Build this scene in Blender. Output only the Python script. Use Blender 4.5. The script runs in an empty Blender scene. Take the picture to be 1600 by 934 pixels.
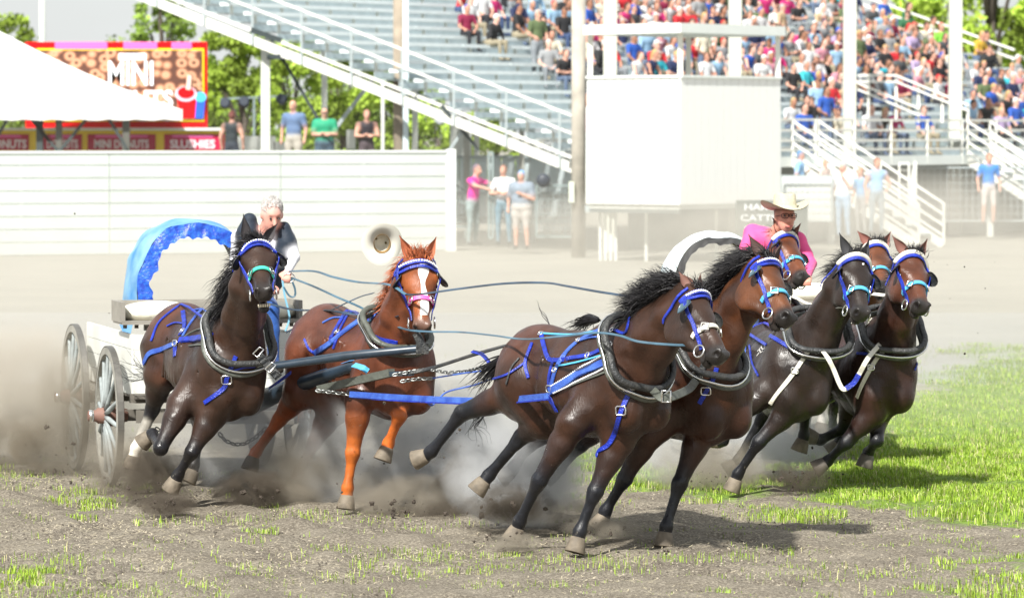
import bpy, bmesh, math, random
import numpy as np
from mathutils import Vector, Matrix, Quaternion, noise
from mathutils.bvhtree import BVHTree
random.seed(7)
rng = np.random.default_rng(7)
C = bpy.context.scene.collection
SC = bpy.context.scene
# ---------------------------------------------------------------- camera
FP, CH, HZ = 6400.0, 2.76, 203.0
PITCH = math.atan((467 - HZ) / FP)
cam = bpy.data.cameras.new('camera'); cam_o = bpy.data.objects.new('camera', cam); C.objects.link(cam_o)
cam.sensor_width = 36; cam.lens = 36 * FP / 1600; cam.clip_start = 0.5; cam.clip_end = 3000
cam_o.location = (0, 0, CH); cam_o.rotation_euler = (math.pi / 2 - PITCH, 0, 0)
cam.dof.use_dof = True; cam.dof.focus_distance = 28.3; cam.dof.aperture_fstop = 4.5
SC.camera = cam_o
# ---------------------------------------------------------------- light
SUN_EL = math.radians(45); SUN_AZ = math.atan2(-0.40, -0.92)   # direction towards the sun, in plan (x, y) = (sin, cos)
world = bpy.data.worlds.new("World"); SC.world = world; world.use_nodes = True
wn = world.node_tree.nodes; wl = world.node_tree.links
sky = wn.new('ShaderNodeTexSky'); sky.sky_type = 'NISHITA'; sky.sun_disc = False
sky.sun_elevation = SUN_EL; sky.sun_rotation = SUN_AZ; sky.air_density = 1.0; sky.dust_density = 1.5; sky.ozone_density = 1.0
# thin bright summer cloud over the whole sky, white and slightly uneven
_tc = wn.new('ShaderNodeTexCoord'); _mp = wn.new('ShaderNodeMapping'); _mp.inputs['Scale'].default_value = (1.2, 1.2, 3.0); wl.new(_tc.outputs['Generated'], _mp.inputs[0])
_ns = wn.new('ShaderNodeTexNoise'); _ns.inputs['Scale'].default_value = 1.6; _ns.inputs['Detail'].default_value = 7; wl.new(_mp.outputs[0], _ns.inputs['Vector'])
_rp = wn.new('ShaderNodeMapRange'); _rp.inputs[1].default_value = .3; _rp.inputs[2].default_value = .65; _rp.inputs[3].default_value = .55; _rp.inputs[4].default_value = .9; wl.new(_ns.outputs['Fac'], _rp.inputs[0])
_mx = wn.new('ShaderNodeMix'); _mx.data_type = 'RGBA'; wl.new(_rp.outputs[0], _mx.inputs[0]); wl.new(sky.outputs[0], _mx.inputs[6]); _mx.inputs[7].default_value = (9.2, 9.5, 9.6, 1)
wl.new(_mx.outputs[2], wn['Background'].inputs[0]); wn['Background'].inputs[1].default_value = 0.07
sun = bpy.data.lights.new('sun', 'SUN'); sun.energy = 5.0; sun.angle = math.radians(2.0); sun.color = (1.0, 0.97, 0.91)
sun_o = bpy.data.objects.new('sun', sun); C.objects.link(sun_o)
sdir = Vector((math.sin(SUN_AZ) * math.cos(SUN_EL), math.cos(SUN_AZ) * math.cos(SUN_EL), math.sin(SUN_EL)))
sun_o.rotation_euler = sdir.to_track_quat('Z', 'Y').to_euler(); sun_o.location = sdir * 40
SC.view_settings.view_transform = 'Standard'; SC.view_settings.look = 'None'; SC.view_settings.exposure = 0.55; SC.view_settings.gamma = 1.0
SC.cycles.use_denoising = True; SC.cycles.max_bounces = 8; SC.cycles.volume_bounces = 1
SC.cycles.volume_step_rate = 2.0; SC.cycles.volume_max_steps = 96; SC.cycles.transparent_max_bounces = 16
# ---------------------------------------------------------------- helpers
_u = Vector((0, math.sin(PITCH), math.cos(PITCH))); _f = Vector((0, math.cos(PITCH), -math.sin(PITCH)))
def P(px, py, d):
    """the point at depth y = d that the photograph shows at pixel (px, py)"""
    r = Vector(((px - 800) / FP, 0, 0)) + _u * ((467 - py) / FP) + _f
    return Vector((0, 0, CH)) + r * (d / r.y)
def G(px, py, z=0.0):
    r = Vector(((px - 800) / FP, 0, 0)) + _u * ((467 - py) / FP) + _f
    return Vector((0, 0, CH)) + r * ((z - CH) / r.z)
def proj(p):
    v = Vector(p) - Vector((0, 0, CH)); w = v.dot(_f)
    return 800 + FP * v.x / w, 467 - FP * v.dot(_u) / w
MATS = {}
def mat(name, col, rough=0.6, metal=0.0, var=0.0, vscale=8.0, bump=0.0, bscale=40.0, col2=None, spec=0.5, emit=None, sheen=0.0, coat=0.0):
    if name in MATS: return MATS[name]
    m = bpy.data.materials.new(name); m.use_nodes = True; n = m.node_tree.nodes; l = m.node_tree.links
    b = n['Principled BSDF']; b.inputs['Base Color'].default_value = (*col, 1); b.inputs['Roughness'].default_value = rough
    b.inputs['Metallic'].default_value = metal; b.inputs['Specular IOR Level'].default_value = spec
    b.inputs['Sheen Weight'].default_value = sheen; b.inputs['Coat Weight'].default_value = coat; b.inputs['Coat Roughness'].default_value = 0.25
    tc = n.new('ShaderNodeTexCoord')
    if var > 0 or col2:
        t = n.new('ShaderNodeTexNoise'); t.inputs['Scale'].default_value = vscale; t.inputs['Detail'].default_value = 5
        l.new(tc.outputs['Object'], t.inputs['Vector'])
        r = n.new('ShaderNodeValToRGB'); r.color_ramp.elements[0].position = 0.32; r.color_ramp.elements[1].position = 0.68
        c2 = col2 or tuple(c * (1 - var) for c in col)
        r.color_ramp.elements[0].color = (*c2, 1); r.color_ramp.elements[1].color = (*col, 1)
        l.new(t.outputs['Fac'], r.inputs[0]); l.new(r.outputs[0], b.inputs['Base Color'])
    if bump > 0:
        t2 = n.new('ShaderNodeTexNoise'); t2.inputs['Scale'].default_value = bscale; t2.inputs['Detail'].default_value = 6
        l.new(tc.outputs['Object'], t2.inputs['Vector'])
        bm_ = n.new('ShaderNodeBump'); bm_.inputs['Strength'].default_value = bump; bm_.inputs['Distance'].default_value = 0.02
        l.new(t2.outputs['Fac'], bm_.inputs['Height']); l.new(bm_.outputs[0], b.inputs['Normal'])
    if emit: b.inputs['Emission Color'].default_value = (*emit, 1); b.inputs['Emission Strength'].default_value = 1
    MATS[name] = m; return m
def attr_mat(name, rough=0.4, spec=0.5, bump=0.1, bscale=60.0, var=0.25, vscale=9.0, coat=0.0, sheen=0.0, stretch=None, ridged=False):
    """colour from the mesh's own 'col' attribute (coat markings), with mottling and fine relief"""
    if name in MATS: return MATS[name]
    m = bpy.data.materials.new(name); m.use_nodes = True; n = m.node_tree.nodes; l = m.node_tree.links
    b = n['Principled BSDF']; b.inputs['Roughness'].default_value = rough; b.inputs['Specular IOR Level'].default_value = spec
    b.inputs['Coat Weight'].default_value = coat; b.inputs['Coat Roughness'].default_value = 0.3; b.inputs['Sheen Weight'].default_value = sheen
    a = n.new('ShaderNodeAttribute'); a.attribute_name = 'col'; tc = n.new('ShaderNodeTexCoord')
    t = n.new('ShaderNodeTexNoise'); t.inputs['Scale'].default_value = vscale; t.inputs['Detail'].default_value = 6
    l.new(tc.outputs['Object'], t.inputs['Vector'])
    mr = n.new('ShaderNodeMapRange'); mr.inputs[1].default_value = 0.3; mr.inputs[2].default_value = 0.7; mr.inputs[3].default_value = 1 - var; mr.inputs[4].default_value = 1 + var
    l.new(t.outputs['Fac'], mr.inputs[0])
    mx = n.new('ShaderNodeVectorMath'); mx.operation = 'SCALE'; l.new(a.outputs['Color'], mx.inputs[0]); l.new(mr.outputs[0], mx.inputs[3])
    l.new(mx.outputs[0], b.inputs['Base Color'])
    t2 = n.new('ShaderNodeTexNoise'); t2.inputs['Scale'].default_value = bscale; t2.inputs['Detail'].default_value = 5
    if ridged: t2.noise_type = 'RIDGED_MULTIFRACTAL'; t2.normalize = True
    if stretch:
        mp = n.new('ShaderNodeMapping'); mp.inputs['Scale'].default_value = stretch; l.new(tc.outputs['Object'], mp.inputs[0]); l.new(mp.outputs[0], t2.inputs['Vector'])
    else: l.new(tc.outputs['Object'], t2.inputs['Vector'])
    bp = n.new('ShaderNodeBump'); bp.inputs['Strength'].default_value = bump; bp.inputs['Distance'].default_value = 0.02
    l.new(t2.outputs['Fac'], bp.inputs['Height']); l.new(bp.outputs[0], b.inputs['Normal'])
    MATS[name] = m; return m
def tag(o, label=None, cat=None, group=None, kind=None):
    if label: o['label'] = label
    if cat: o['category'] = cat
    if group: o['group'] = group
    if kind: o['kind'] = kind
    return o
def thing(name, label, cat, loc=(0, 0, 0), group=None, rz=0.0):
    o = bpy.data.objects.new(name, None); C.objects.link(o); o.location = loc; o.rotation_euler = (0, 0, rz)
    o.empty_display_size = 0.2
    return tag(o, label, cat, group)
def link(name, me, m, parent=None, local=False):
    """link a mesh given in world coordinates; parents are kept without moving it (local=True: coordinates are the parent's own)"""
    o = bpy.data.objects.new(name, me); C.objects.link(o)
    if m is not None:
        for x in (m if isinstance(m, (list, tuple)) else [m]): me.materials.append(x)
    if parent is not None:
        o.parent = parent
        if not local: o.matrix_parent_inverse = wmat(parent).inverted()
    return o
def wmat(o):
    M = Matrix.LocRotScale(o.location, o.rotation_euler, o.scale)
    if o.parent is not None: M = wmat(o.parent) @ o.matrix_parent_inverse @ M
    return M
class MB:
    """collects shapes into one mesh"""
    def __init__(s): s.v = []; s.f = []; s.mi = []; s.sm = []
    def add(s, vs, fs, mi=0, smooth=False):
        k = len(s.v); s.v += [tuple(v) for v in vs]; s.f += [tuple(i + k for i in f) for f in fs]
        s.mi += [mi] * len(fs); s.sm += [smooth] * len(fs); return s
    def box(s, c, sz, M=None, mi=0):
        x, y, z = [a / 2 for a in sz]; c = Vector(c)
        vs = [Vector(p) for p in ((-x,-y,-z),(x,-y,-z),(x,y,-z),(-x,y,-z),(-x,-y,z),(x,-y,z),(x,y,z),(-x,y,z))]
        vs = [c + (M @ v if M is not None else v) for v in vs]
        return s.add(vs, [(0,3,2,1),(4,5,6,7),(0,1,5,4),(1,2,6,5),(2,3,7,6),(3,0,4,7)], mi)
    def beam(s, a, b, w, h, up=(0, 0, 1), mi=0):
        a, b = Vector(a), Vector(b); d = b - a; L = d.length
        if L < 1e-6: return s
        d.normalize(); side = d.cross(Vector(up))
        if side.length < 1e-4: side = d.cross(Vector((0, 1, 0)))
        side.normalize(); u = side.cross(d)
        M = Matrix((side, d, u)).transposed()
        return s.box((a + b) / 2, (w, L, h), M, mi)
    def tube(s, pts, r, n=8, closed=False, mi=0, cap=True, flat=None, smooth=True):
        pts = [Vector(p) for p in pts]; N = len(pts); rr = r if isinstance(r, (list, np.ndarray)) else [r] * N
        if N < 2: return s
        k = len(s.v); prev = None
        for i, p in enumerate(pts):
            t = (pts[(i + 1) % N] - pts[i - 1]) if closed else (pts[min(i + 1, N - 1)] - pts[max(i - 1, 0)])
            if t.length < 1e-7: t = Vector((0, 0, 1))
            t.normalize()
            if prev is None:
                a = t.orthogonal().normalized() if flat is None else (Vector(flat) - t * t.dot(Vector(flat)))
                if a.length < 1e-4: a = t.orthogonal()
                a.normalize()
            else:
                a = prev - t * prev.dot(t)
                if a.length < 1e-5: a = t.orthogonal()
                a.normalize()
            prev = a; b = t.cross(a); q = rr[i]
            ra, rb = (q if isinstance(q, tuple) else (q, q))
            for j in range(n):
                th = 2 * math.pi * j / n
                v = p + a * (ra * math.cos(th)) + b * (rb * math.sin(th)); s.v.append(tuple(v))
        segs = N if closed else N - 1
        for i in range(segs):
            for j in range(n):
                A = k + i * n; B = k + ((i + 1) % N) * n
                s.f.append((A + j, A + (j + 1) % n, B + (j + 1) % n, B + j)); s.mi.append(mi); s.sm.append(smooth)
        if cap and not closed:
            s.f.append(tuple(k + j for j in range(n - 1, -1, -1))); s.mi.append(mi); s.sm.append(False)
            s.f.append(tuple(k + (N - 1) * n + j for j in range(n))); s.mi.append(mi); s.sm.append(False)
        return s
    def lathe(s, c, prof, n=24, M=None, mi=0, cap=True, smooth=True):
        c = Vector(c); k = len(s.v)
        for (r, z) in prof:
            for j in range(n):
                th = 2 * math.pi * j / n; v = Vector((r * math.cos(th), r * math.sin(th), z))
                s.v.append(tuple(c + (M @ v if M is not None else v)))
        for i in range(len(prof) - 1):
            for j in range(n):
                s.f.append((k + i*n + j, k + i*n + (j+1) % n, k + (i+1)*n + (j+1) % n, k + (i+1)*n + j)); s.mi.append(mi); s.sm.append(smooth)
        if cap:
            s.f.append(tuple(k + j for j in range(n - 1, -1, -1))); s.mi.append(mi); s.sm.append(False)
            s.f.append(tuple(k + (len(prof)-1)*n + j for j in range(n))); s.mi.append(mi); s.sm.append(False)
        return s
    def ball(s, c, r, n=10, m=7, M=None, mi=0):
        c = Vector(c); r = Vector((r, r, r)) if not hasattr(r, '__len__') else Vector(r)
        prof = []; k = len(s.v)
        for i in range(m + 1):
            ph = math.pi * i / m
            for j in range(n):
                th = 2 * math.pi * j / n
                v = Vector((r.x * math.sin(ph) * math.cos(th), r.y * math.sin(ph) * math.sin(th), -r.z * math.cos(ph)))
                s.v.append(tuple(c + (M @ v if M is not None else v)))
        for i in range(m):
            for j in range(n):
                s.f.append((k + i*n + j, k + i*n + (j+1) % n, k + (i+1)*n + (j+1) % n, k + (i+1)*n + j)); s.mi.append(mi); s.sm.append(True)
        return s
    def strap(s, pts, nrm, w, th, mi=0, closed=False):
        """a flat band along pts; nrm = outward normal per point; w = width"""
        pts = [Vector(p) for p in pts]; N = len(pts); k = len(s.v)
        for i, p in enumerate(pts):
            t = (pts[(i+1) % N] - pts[i-1]) if closed else (pts[min(i+1, N-1)] - pts[max(i-1, 0)])
            t.normalize(); n_ = Vector(nrm[i]) if not isinstance(nrm, Vector) else nrm
            a = t.cross(n_)
            if a.length < 1e-5: a = t.orthogonal()
            a.normalize(); n2 = a.cross(t)
            ww = w[i] if isinstance(w, (list, tuple)) else w
            for (x, y) in ((-1, 0), (-.86, 1), (.86, 1), (1, 0)): s.v.append(tuple(p + a * (x * ww / 2) + n2 * (y * th)))
        for i in range(N if closed else N - 1):
            A = k + i*4; B = k + ((i+1) % N)*4
            for j in range(4):
                s.f.append((A+j, B+j, B+(j+1) % 4, A+(j+1) % 4)); s.mi.append(mi); s.sm.append(False)
        if not closed:
            s.f.append((k, k+1, k+2, k+3)); s.f.append((k+4*N-1, k+4*N-2, k+4*N-3, k+4*N-4)); s.mi += [mi]*2; s.sm += [False]*2
        return s
    def mesh(s, name):
        me = bpy.data.meshes.new(name); me.from_pydata(s.v, [], s.f)
        me.polygons.foreach_set('material_index', s.mi); me.polygons.foreach_set('use_smooth', s.sm); me.update(); return me
    def build(s, name, m, parent=None, local=False): return link(name, s.mesh(name), m, parent, local)
def copy_tree(o, parent=None, loc=None, rz=None):
    c = o.copy(); C.objects.link(c)
    if parent is not None: c.parent = parent
    if loc is not None: c.location = loc
    if rz is not None: c.rotation_euler = (0, 0, rz)
    for ch in o.children: copy_tree(ch, c)
    return c
def spline(pts, n):
    """Catmull-Rom through pts (any dimension), n samples"""
    p = np.array([list(q) for q in pts], float)
    if len(p) == 2: return p[0] + (p[1] - p[0]) * np.linspace(0, 1, n)[:, None]
    p = np.vstack([2 * p[0] - p[1], p, 2 * p[-1] - p[-2]]); m = len(p) - 3
    out = []
    for t in np.linspace(0, m - 1e-6, n):
        i = int(t); u = t - i; a, b, c, d = p[i:i+4]
        out.append(.5 * ((2*b) + (c-a)*u + (2*a-5*b+4*c-d)*u*u + (3*b-a-3*c+d)*u**3))
    return np.array(out)
# ---------------------------------------------------------------- implicit bodies (horses, people) : rounded limbs melted together
class Field:
    def __init__(s, lo, hi, h):
        s.lo = np.array(lo, float); s.h = h; s.n = np.maximum(4, np.ceil((np.array(hi) - s.lo) / h).astype(int) + 1)
        s.D = np.full(s.n, 1.0, np.float32); s.col = np.zeros((*s.n, 3), np.float32); s.ax = [s.lo[i] + h * np.arange(s.n[i]) for i in range(3)]
    def _sub(s, lo, hi):
        a = np.clip(np.floor((lo - s.lo) / s.h).astype(int), 0, s.n); b = np.clip(np.ceil((hi - s.lo) / s.h).astype(int) + 1, 0, s.n)
        if np.any(b <= a): return None
        sl = tuple(slice(a[i], b[i]) for i in range(3)); X = [s.ax[i][sl[i]] for i in range(3)]
        return sl, X[0][:, None, None], X[1][None, :, None], X[2][None, None, :]
    def _mix(s, sl, d, k, col, cut=False):
        D = s.D[sl]; d = d.astype(np.float32)
        if cut:
            h = np.clip(.5 - .5 * (D + d) / k, 0, 1); s.D[sl] = D * (1 - h) - d * h + k * h * (1 - h)
        else:
            h = np.clip(.5 + .5 * (D - d) / k, 0, 1); w = np.clip(.5 + .5 * (D - d) / max(k, .02), 0, 1)
            s.D[sl] = D * (1 - h) + d * h - k * h * (1 - h)
        if col is not None:
            w = h if cut else w
            s.col[sl] = s.col[sl] * (1 - w[..., None]) + np.array(col[:3], np.float32) * w[..., None]
    def cone(s, p0, p1, r0, r1, k=.04, col=None, fl=None, ff=1.0, cut=False):
        """tapered limb; fl = direction in which it is squeezed by ff (<1 thinner)"""
        p0, p1 = np.array(p0, float), np.array(p1, float); R = max(r0, r1) * max(1, ff) + k + 3 * s.h
        q = s._sub(np.minimum(p0, p1) - R, np.maximum(p0, p1) + R)
        if q is None: return
        sl, X, Y, Z = q; d = p1 - p0; L2 = max(d @ d, 1e-9)
        x, y, z = X - p0[0], Y - p0[1], Z - p0[2]
        if fl is not None:
            f = np.array(fl, float); f = f - d * (f @ d) / L2; f /= (np.linalg.norm(f) + 1e-9)
            g = (x * f[0] + y * f[1] + z * f[2]) * (1 / ff - 1)
            x = x + f[0] * g; y = y + f[1] * g; z = z + f[2] * g
        t = np.clip((x * d[0] + y * d[1] + z * d[2]) / L2, 0, 1)
        dist = np.sqrt((x - t * d[0])**2 + (y - t * d[1])**2 + (z - t * d[2])**2) - (r0 + (r1 - r0) * t)
        if fl is not None: dist = dist * min(1, (1 + ff) / 2)
        s._mix(sl, dist, k, col, cut)
    def ell(s, c, r, R=None, k=.04, col=None, cut=False):
        """ellipsoid with half axes r along the columns of R"""
        c, r = np.array(c, float), np.array(r, float); m = max(r) + k + 3 * s.h
        q = s._sub(c - m, c + m)
        if q is None: return
        sl, X, Y, Z = q; x, y, z = X - c[0], Y - c[1], Z - c[2]
        if R is not None:
            R = np.array(R, float); x, y, z = (x*R[0,0]+y*R[1,0]+z*R[2,0], x*R[0,1]+y*R[1,1]+z*R[2,1], x*R[0,2]+y*R[1,2]+z*R[2,2])
        k0 = np.sqrt((x/r[0])**2 + (y/r[1])**2 + (z/r[2])**2); k1 = np.sqrt((x/r[0]**2)**2 + (y/r[1]**2)**2 + (z/r[2]**2)**2) + 1e-9
        s._mix(sl, k0 * (k0 - 1) / k1, k, col, cut)
    def surface(s):
        """surface nets"""
        D = s.D; n = s.n; inside = D < 0
        cs = np.zeros(n - 1, np.int8); sx = lambda a, i, j, k: a[i:n[0]-1+i, j:n[1]-1+j, k:n[2]-1+k]
        for i in (0, 1):
            for j in (0, 1):
                for k in (0, 1): cs += sx(inside, i, j, k)
        I = np.argwhere((cs > 0) & (cs < 8)); idx = np.full(n - 1, -1, np.int64); idx[tuple(I.T)] = np.arange(len(I))
        acc = np.zeros((len(I), 3)); cnt = np.zeros(len(I)); cor = [(i, j, k) for i in (0, 1) for j in (0, 1) for k in (0, 1)]
        vals = {c: D[I[:,0]+c[0], I[:,1]+c[1], I[:,2]+c[2]] for c in cor}
        for a in cor:
            for ax in range(3):
                if a[ax] == 0:
                    b = list(a); b[ax] = 1; b = tuple(b); va, vb = vals[a], vals[b]; m = (va < 0) != (vb < 0)
                    t = np.where(m, va / np.where(m, va - vb, 1), 0); pt = np.tile(np.array(a, float), (len(I), 1)); pt[:, ax] += t
                    acc[m] += pt[m]; cnt[m] += 1
        loc = acc / cnt[:, None]; V = s.lo + (I + loc) * s.h
        faces = []
        for ax in range(3):
            o = [q for q in range(3) if q != ax]; A = [slice(None)]*3; B = [slice(None)]*3
            A[ax] = slice(0, n[ax]-1); B[ax] = slice(1, n[ax])
            for q in o: A[q] = slice(1, n[q]-1); B[q] = slice(1, n[q]-1)
            ia, ib = inside[tuple(A)], inside[tuple(B)]
            E = np.argwhere(ia != ib); base = E.copy()
            for q in o: base[:, q] += 1
            def g(d1, d2):
                c = base.copy(); c[:, o[0]] -= d1; c[:, o[1]] -= d2; return idx[tuple(c.T)]
            Q = np.stack([g(0,0), g(1,0), g(1,1), g(0,1)], 1)
            fl = ia[tuple(E.T)]
            if ax == 1: fl = ~fl
            Q[~fl] = Q[~fl][:, ::-1]; faces.append(Q)
        F = np.vstack(faces); ci = np.round(I + loc).astype(int); col = s.col[tuple(np.minimum(ci, s.n - 1).T)]
        # light smoothing
        e = np.vstack([F[:, [0,1]], F[:, [1,2]], F[:, [2,3]], F[:, [3,0]]])
        deg = np.bincount(e.ravel(), minlength=len(V)).astype(float)[:, None]
        for it in range(2):
            S = np.zeros_like(V); Cc = np.zeros_like(col, dtype=float)
            for q in range(3):
                S[:, q] = np.bincount(e[:,0], V[e[:,1], q], len(V)) + np.bincount(e[:,1], V[e[:,0], q], len(V))
                Cc[:, q] = np.bincount(e[:,0], col[e[:,1], q], len(V)) + np.bincount(e[:,1], col[e[:,0], q], len(V))
            V = V * .5 + .5 * S / deg; col = col * .5 + .5 * Cc / deg
        return V, F, col
    def mesh(s, name):
        V, F, col = s.surface()
        me = bpy.data.meshes.new(name); me.vertices.add(len(V)); me.vertices.foreach_set('co', V.astype(np.float32).ravel())
        me.loops.add(F.size); me.loops.foreach_set('vertex_index', F.astype(np.int32).ravel()); me.polygons.add(len(F))
        me.polygons.foreach_set('loop_start', np.arange(0, F.size, 4, dtype=np.int32)); me.polygons.foreach_set('loop_total', np.full(len(F), 4, np.int32))
        me.polygons.foreach_set('use_smooth', np.ones(len(F), bool)); me.update(calc_edges=True)
        a = me.color_attributes.new('col', 'FLOAT_COLOR', 'POINT'); a.data.foreach_set('color', np.hstack([col, np.ones((len(V), 1))]).astype(np.float32).ravel())
        return me, V, F
# ================================================================ THE SETTING
# ---- ground: one sheet to the horizon, dense near the race
GRASS = [(1610,602,160,48,1.05),(1525,660,170,58,1.25),(1455,705,140,46,1.05),(1590,740,220,60,1.3),(1360,735,130,26,.9),(1250,752,110,16,.75),(1400,770,170,24,.95),(1560,800,150,22,.8),
         (1130,765,100,20,.72),(1020,745,110,24,.72),(930,715,90,22,.66),(1240,800,120,16,.5),(1560,880,120,34,.5),(1480,915,110,24,.42),(1600,930,80,40,.5),(140,782,60,16,.36),(40,905,70,22,.3),(880,665,90,22,.4),
         (1560,548,120,20,.60),(1480,590,80,24,.62),(20,795,60,12,.2),(1090,915,60,18,.15),(640,915,90,14,.15),(350,905,120,14,.13)]
def grass_mask(px, py):
    m = np.zeros_like(px)
    for cx, cy, rx, ry, w in GRASS: m = np.maximum(m, w * np.exp(-(((px - cx) / rx) ** 2 + ((py - cy) / ry) ** 2) ** 1.5))
    return m
def axis(dense_lo, dense_hi, step, lo, hi, grow=1.12):
    a = list(np.arange(dense_lo, dense_hi, step)); s = step; x = dense_lo
    left = []; 
    while x > lo: s *= grow; x -= s; left.append(x)
    s = step; x = a[-1]; right = []
    while x < hi: s *= grow; x += s; right.append(x)
    return np.array(left[::-1] + a + right)
gx = axis(-5.2, 6.2, .07, -900, 900); gy = axis(22.8, 38, .07, -60, 1500)
GX, GY = np.meshgrid(gx, gy, indexing='ij')
def npx(x, y): 
    c, s_ = math.cos(PITCH), math.sin(PITCH); z = -CH; w = y * c - z * s_; v = y * s_ + z * c
    return 800 + FP * x / np.maximum(w, 1), 467 - FP * v / np.maximum(w, 1)
GPX, GPY = npx(GX, GY)
gm = np.where(GY > 15, grass_mask(GPX, GPY), 0)
def fnoise(x, y, sc, seed=0):
    """cheap value noise"""
    r = np.random.default_rng(seed).random((257, 257)); x = x * sc % 256; y = y * sc % 256
    i, j = x.astype(int), y.astype(int); u, v = x - i, y - j; u = u*u*(3-2*u); v = v*v*(3-2*v); i2, j2 = (i+1) % 256, (j+1) % 256
    return (r[i, j]*(1-u) + r[i2, j]*u)*(1-v) + (r[i, j2]*(1-u) + r[i2, j2]*u)*v
near = np.clip(1 - (np.hypot(GX, GY - 30) - 9) / 6, 0, 1)
gz = (fnoise(GX, GY, 1.3, 1) - .5) * .05 + (fnoise(GX, GY, 5, 2) - .5) * .03 + (fnoise(GX, GY, 13, 3) - .5) * .022
# wheel and hoof ruts running along the track
_ra, _rb = G(0, 800), G(330, 934); _rd = (_rb - _ra).normalized(); _q = (GX - _ra.x) * _rd.y - (GY - _ra.y) * _rd.x
_rw = np.clip(-GX - .2, 0, 1.2) / 1.2 * np.clip((33 - GY) / 3, 0, 1) + .25
gz = gz + .030 * _rw * (np.abs(((_q + (fnoise(GX, GY, .7, 8) - .5) * .35) / .42) % 1 - .5) * 2 - .5) + (fnoise(GX, GY, 2.6, 9)**3) * .05
_hp = np.clip(fnoise(GX, GY, 4.2, 10) - .72, 0, 1) * -.22; gz = gz + _hp
gz = gz * near - .02 * near
nx, ny = len(gx), len(gy)
me = bpy.data.meshes.new('ground'); me.vertices.add(nx * ny); me.vertices.foreach_set('co', np.stack([GX, GY, gz], -1).astype(np.float32).ravel())
ii, jj = np.meshgrid(np.arange(nx - 1), np.arange(ny - 1), indexing='ij'); a = (ii * ny + jj).ravel()
F_ = np.stack([a, a + ny, a + ny + 1, a + 1], 1).astype(np.int32)
me.loops.add(F_.size); me.loops.foreach_set('vertex_index', F_.ravel()); me.polygons.add(len(F_)); me.polygons.foreach_set('loop_start', np.arange(0, F_.size, 4, dtype=np.int32)); me.polygons.foreach_set('loop_total', np.full(len(F_), 4, np.int32))
me.polygons.foreach_set('use_smooth', np.ones(len(F_), bool)); me.update(calc_edges=True)
at = me.color_attributes.new('zone', 'FLOAT_COLOR', 'POINT')
dry = np.clip((GY - 31.5 + (fnoise(GX, GY, .4, 5) - .5) * 4) / 9, 0, 1)      # pale groomed track beyond the churned strip
at.data.foreach_set('color', np.stack([gm, dry, gm * 0, gm * 0 + 1], -1).astype(np.float32).ravel())
gmx = bpy.data.materials.new('track_dirt'); gmx.use_nodes = True; n = gmx.node_tree.nodes; l = gmx.node_tree.links; b = n['Principled BSDF']
b.inputs['Roughness'].default_value = .95; b.inputs['Specular IOR Level'].default_value = .15
tc = n.new('ShaderNodeTexCoord'); at_ = n.new('ShaderNodeAttribute'); at_.attribute_name = 'zone'; sp = n.new('ShaderNodeSeparateColor'); l.new(at_.outputs['Color'], sp.inputs[0])
def nz(sc, det=6, rough=.6):
    t = n.new('ShaderNodeTexNoise'); t.inputs['Scale'].default_value = sc; t.inputs['Detail'].default_value = det; t.inputs['Roughness'].default_value = rough; l.new(tc.outputs['Object'], t.inputs['Vector']); return t.outputs['Fac']
def ramp(f, stops):
    r = n.new('ShaderNodeValToRGB'); e = r.color_ramp.elements
    while len(e) < len(stops): e.new(.5)
    for q, (p, c_) in zip(e, stops): q.position = p; q.color = (*c_, 1)
    l.new(f, r.inputs[0]); return r.outputs[0]
def mixc(f, a_, b_):
    m_ = n.new('ShaderNodeMix'); m_.data_type = 'RGBA'; l.new(f, m_.inputs[0]); l.new(a_, m_.inputs[6]); l.new(b_, m_.inputs[7]); return m_.outputs[2]
def math_(op, a_, b_=None, c_=None):
    m_ = n.new('ShaderNodeMath'); m_.operation = op
    for q, x in enumerate((a_, b_, c_)):
        if x is None: continue
        if isinstance(x, (int, float)): m_.inputs[q].default_value = x
        else: l.new(x, m_.inputs[q])
    return m_.outputs[0]
dirt = ramp(nz(2.2), [(.3, (.15, .128, .098)), (.5, (.24, .212, .163)), (.68, (.33, .295, .23))])
grit = ramp(nz(55, 3, .7), [(.42, (.05, .043, .037)), (.52, (.2, .17, .135)), (.66, (.5, .45, .37))])
m1 = n.new('ShaderNodeMix'); m1.data_type = 'RGBA'; m1.inputs[0].default_value = .45; l.new(dirt, m1.inputs[6]); l.new(grit, m1.inputs[7])
pale = ramp(nz(.5), [(.35, (.27, .26, .222)), (.65, (.335, .32, .272))])
base = mixc(sp.outputs[1], m1.outputs[2], pale)
gr = ramp(nz(14, 4), [(.35, (.09, .16, .02)), (.6, (.20, .33, .04))])
gmask = math_('MULTIPLY', math_('SMOOTH_MIN', math_('MULTIPLY', math_('MAXIMUM', math_('SUBTRACT', math_('ADD', sp.outputs[0], math_('MULTIPLY', math_('SUBTRACT', nz(3.5, 5), .5), 1.1)), .42), 0), 3.2), 1, .1), .85)
fin = mixc(gmask, base, gr); l.new(fin, b.inputs['Base Color'])
bp = n.new('ShaderNodeBump'); bp.inputs['Strength'].default_value = .8; bp.inputs['Distance'].default_value = .03; l.new(nz(28, 8, .7), bp.inputs['Height']); l.new(bp.outputs[0], b.inputs['Normal'])
tag(link('ground', me, gmx), kind='structure')

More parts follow.
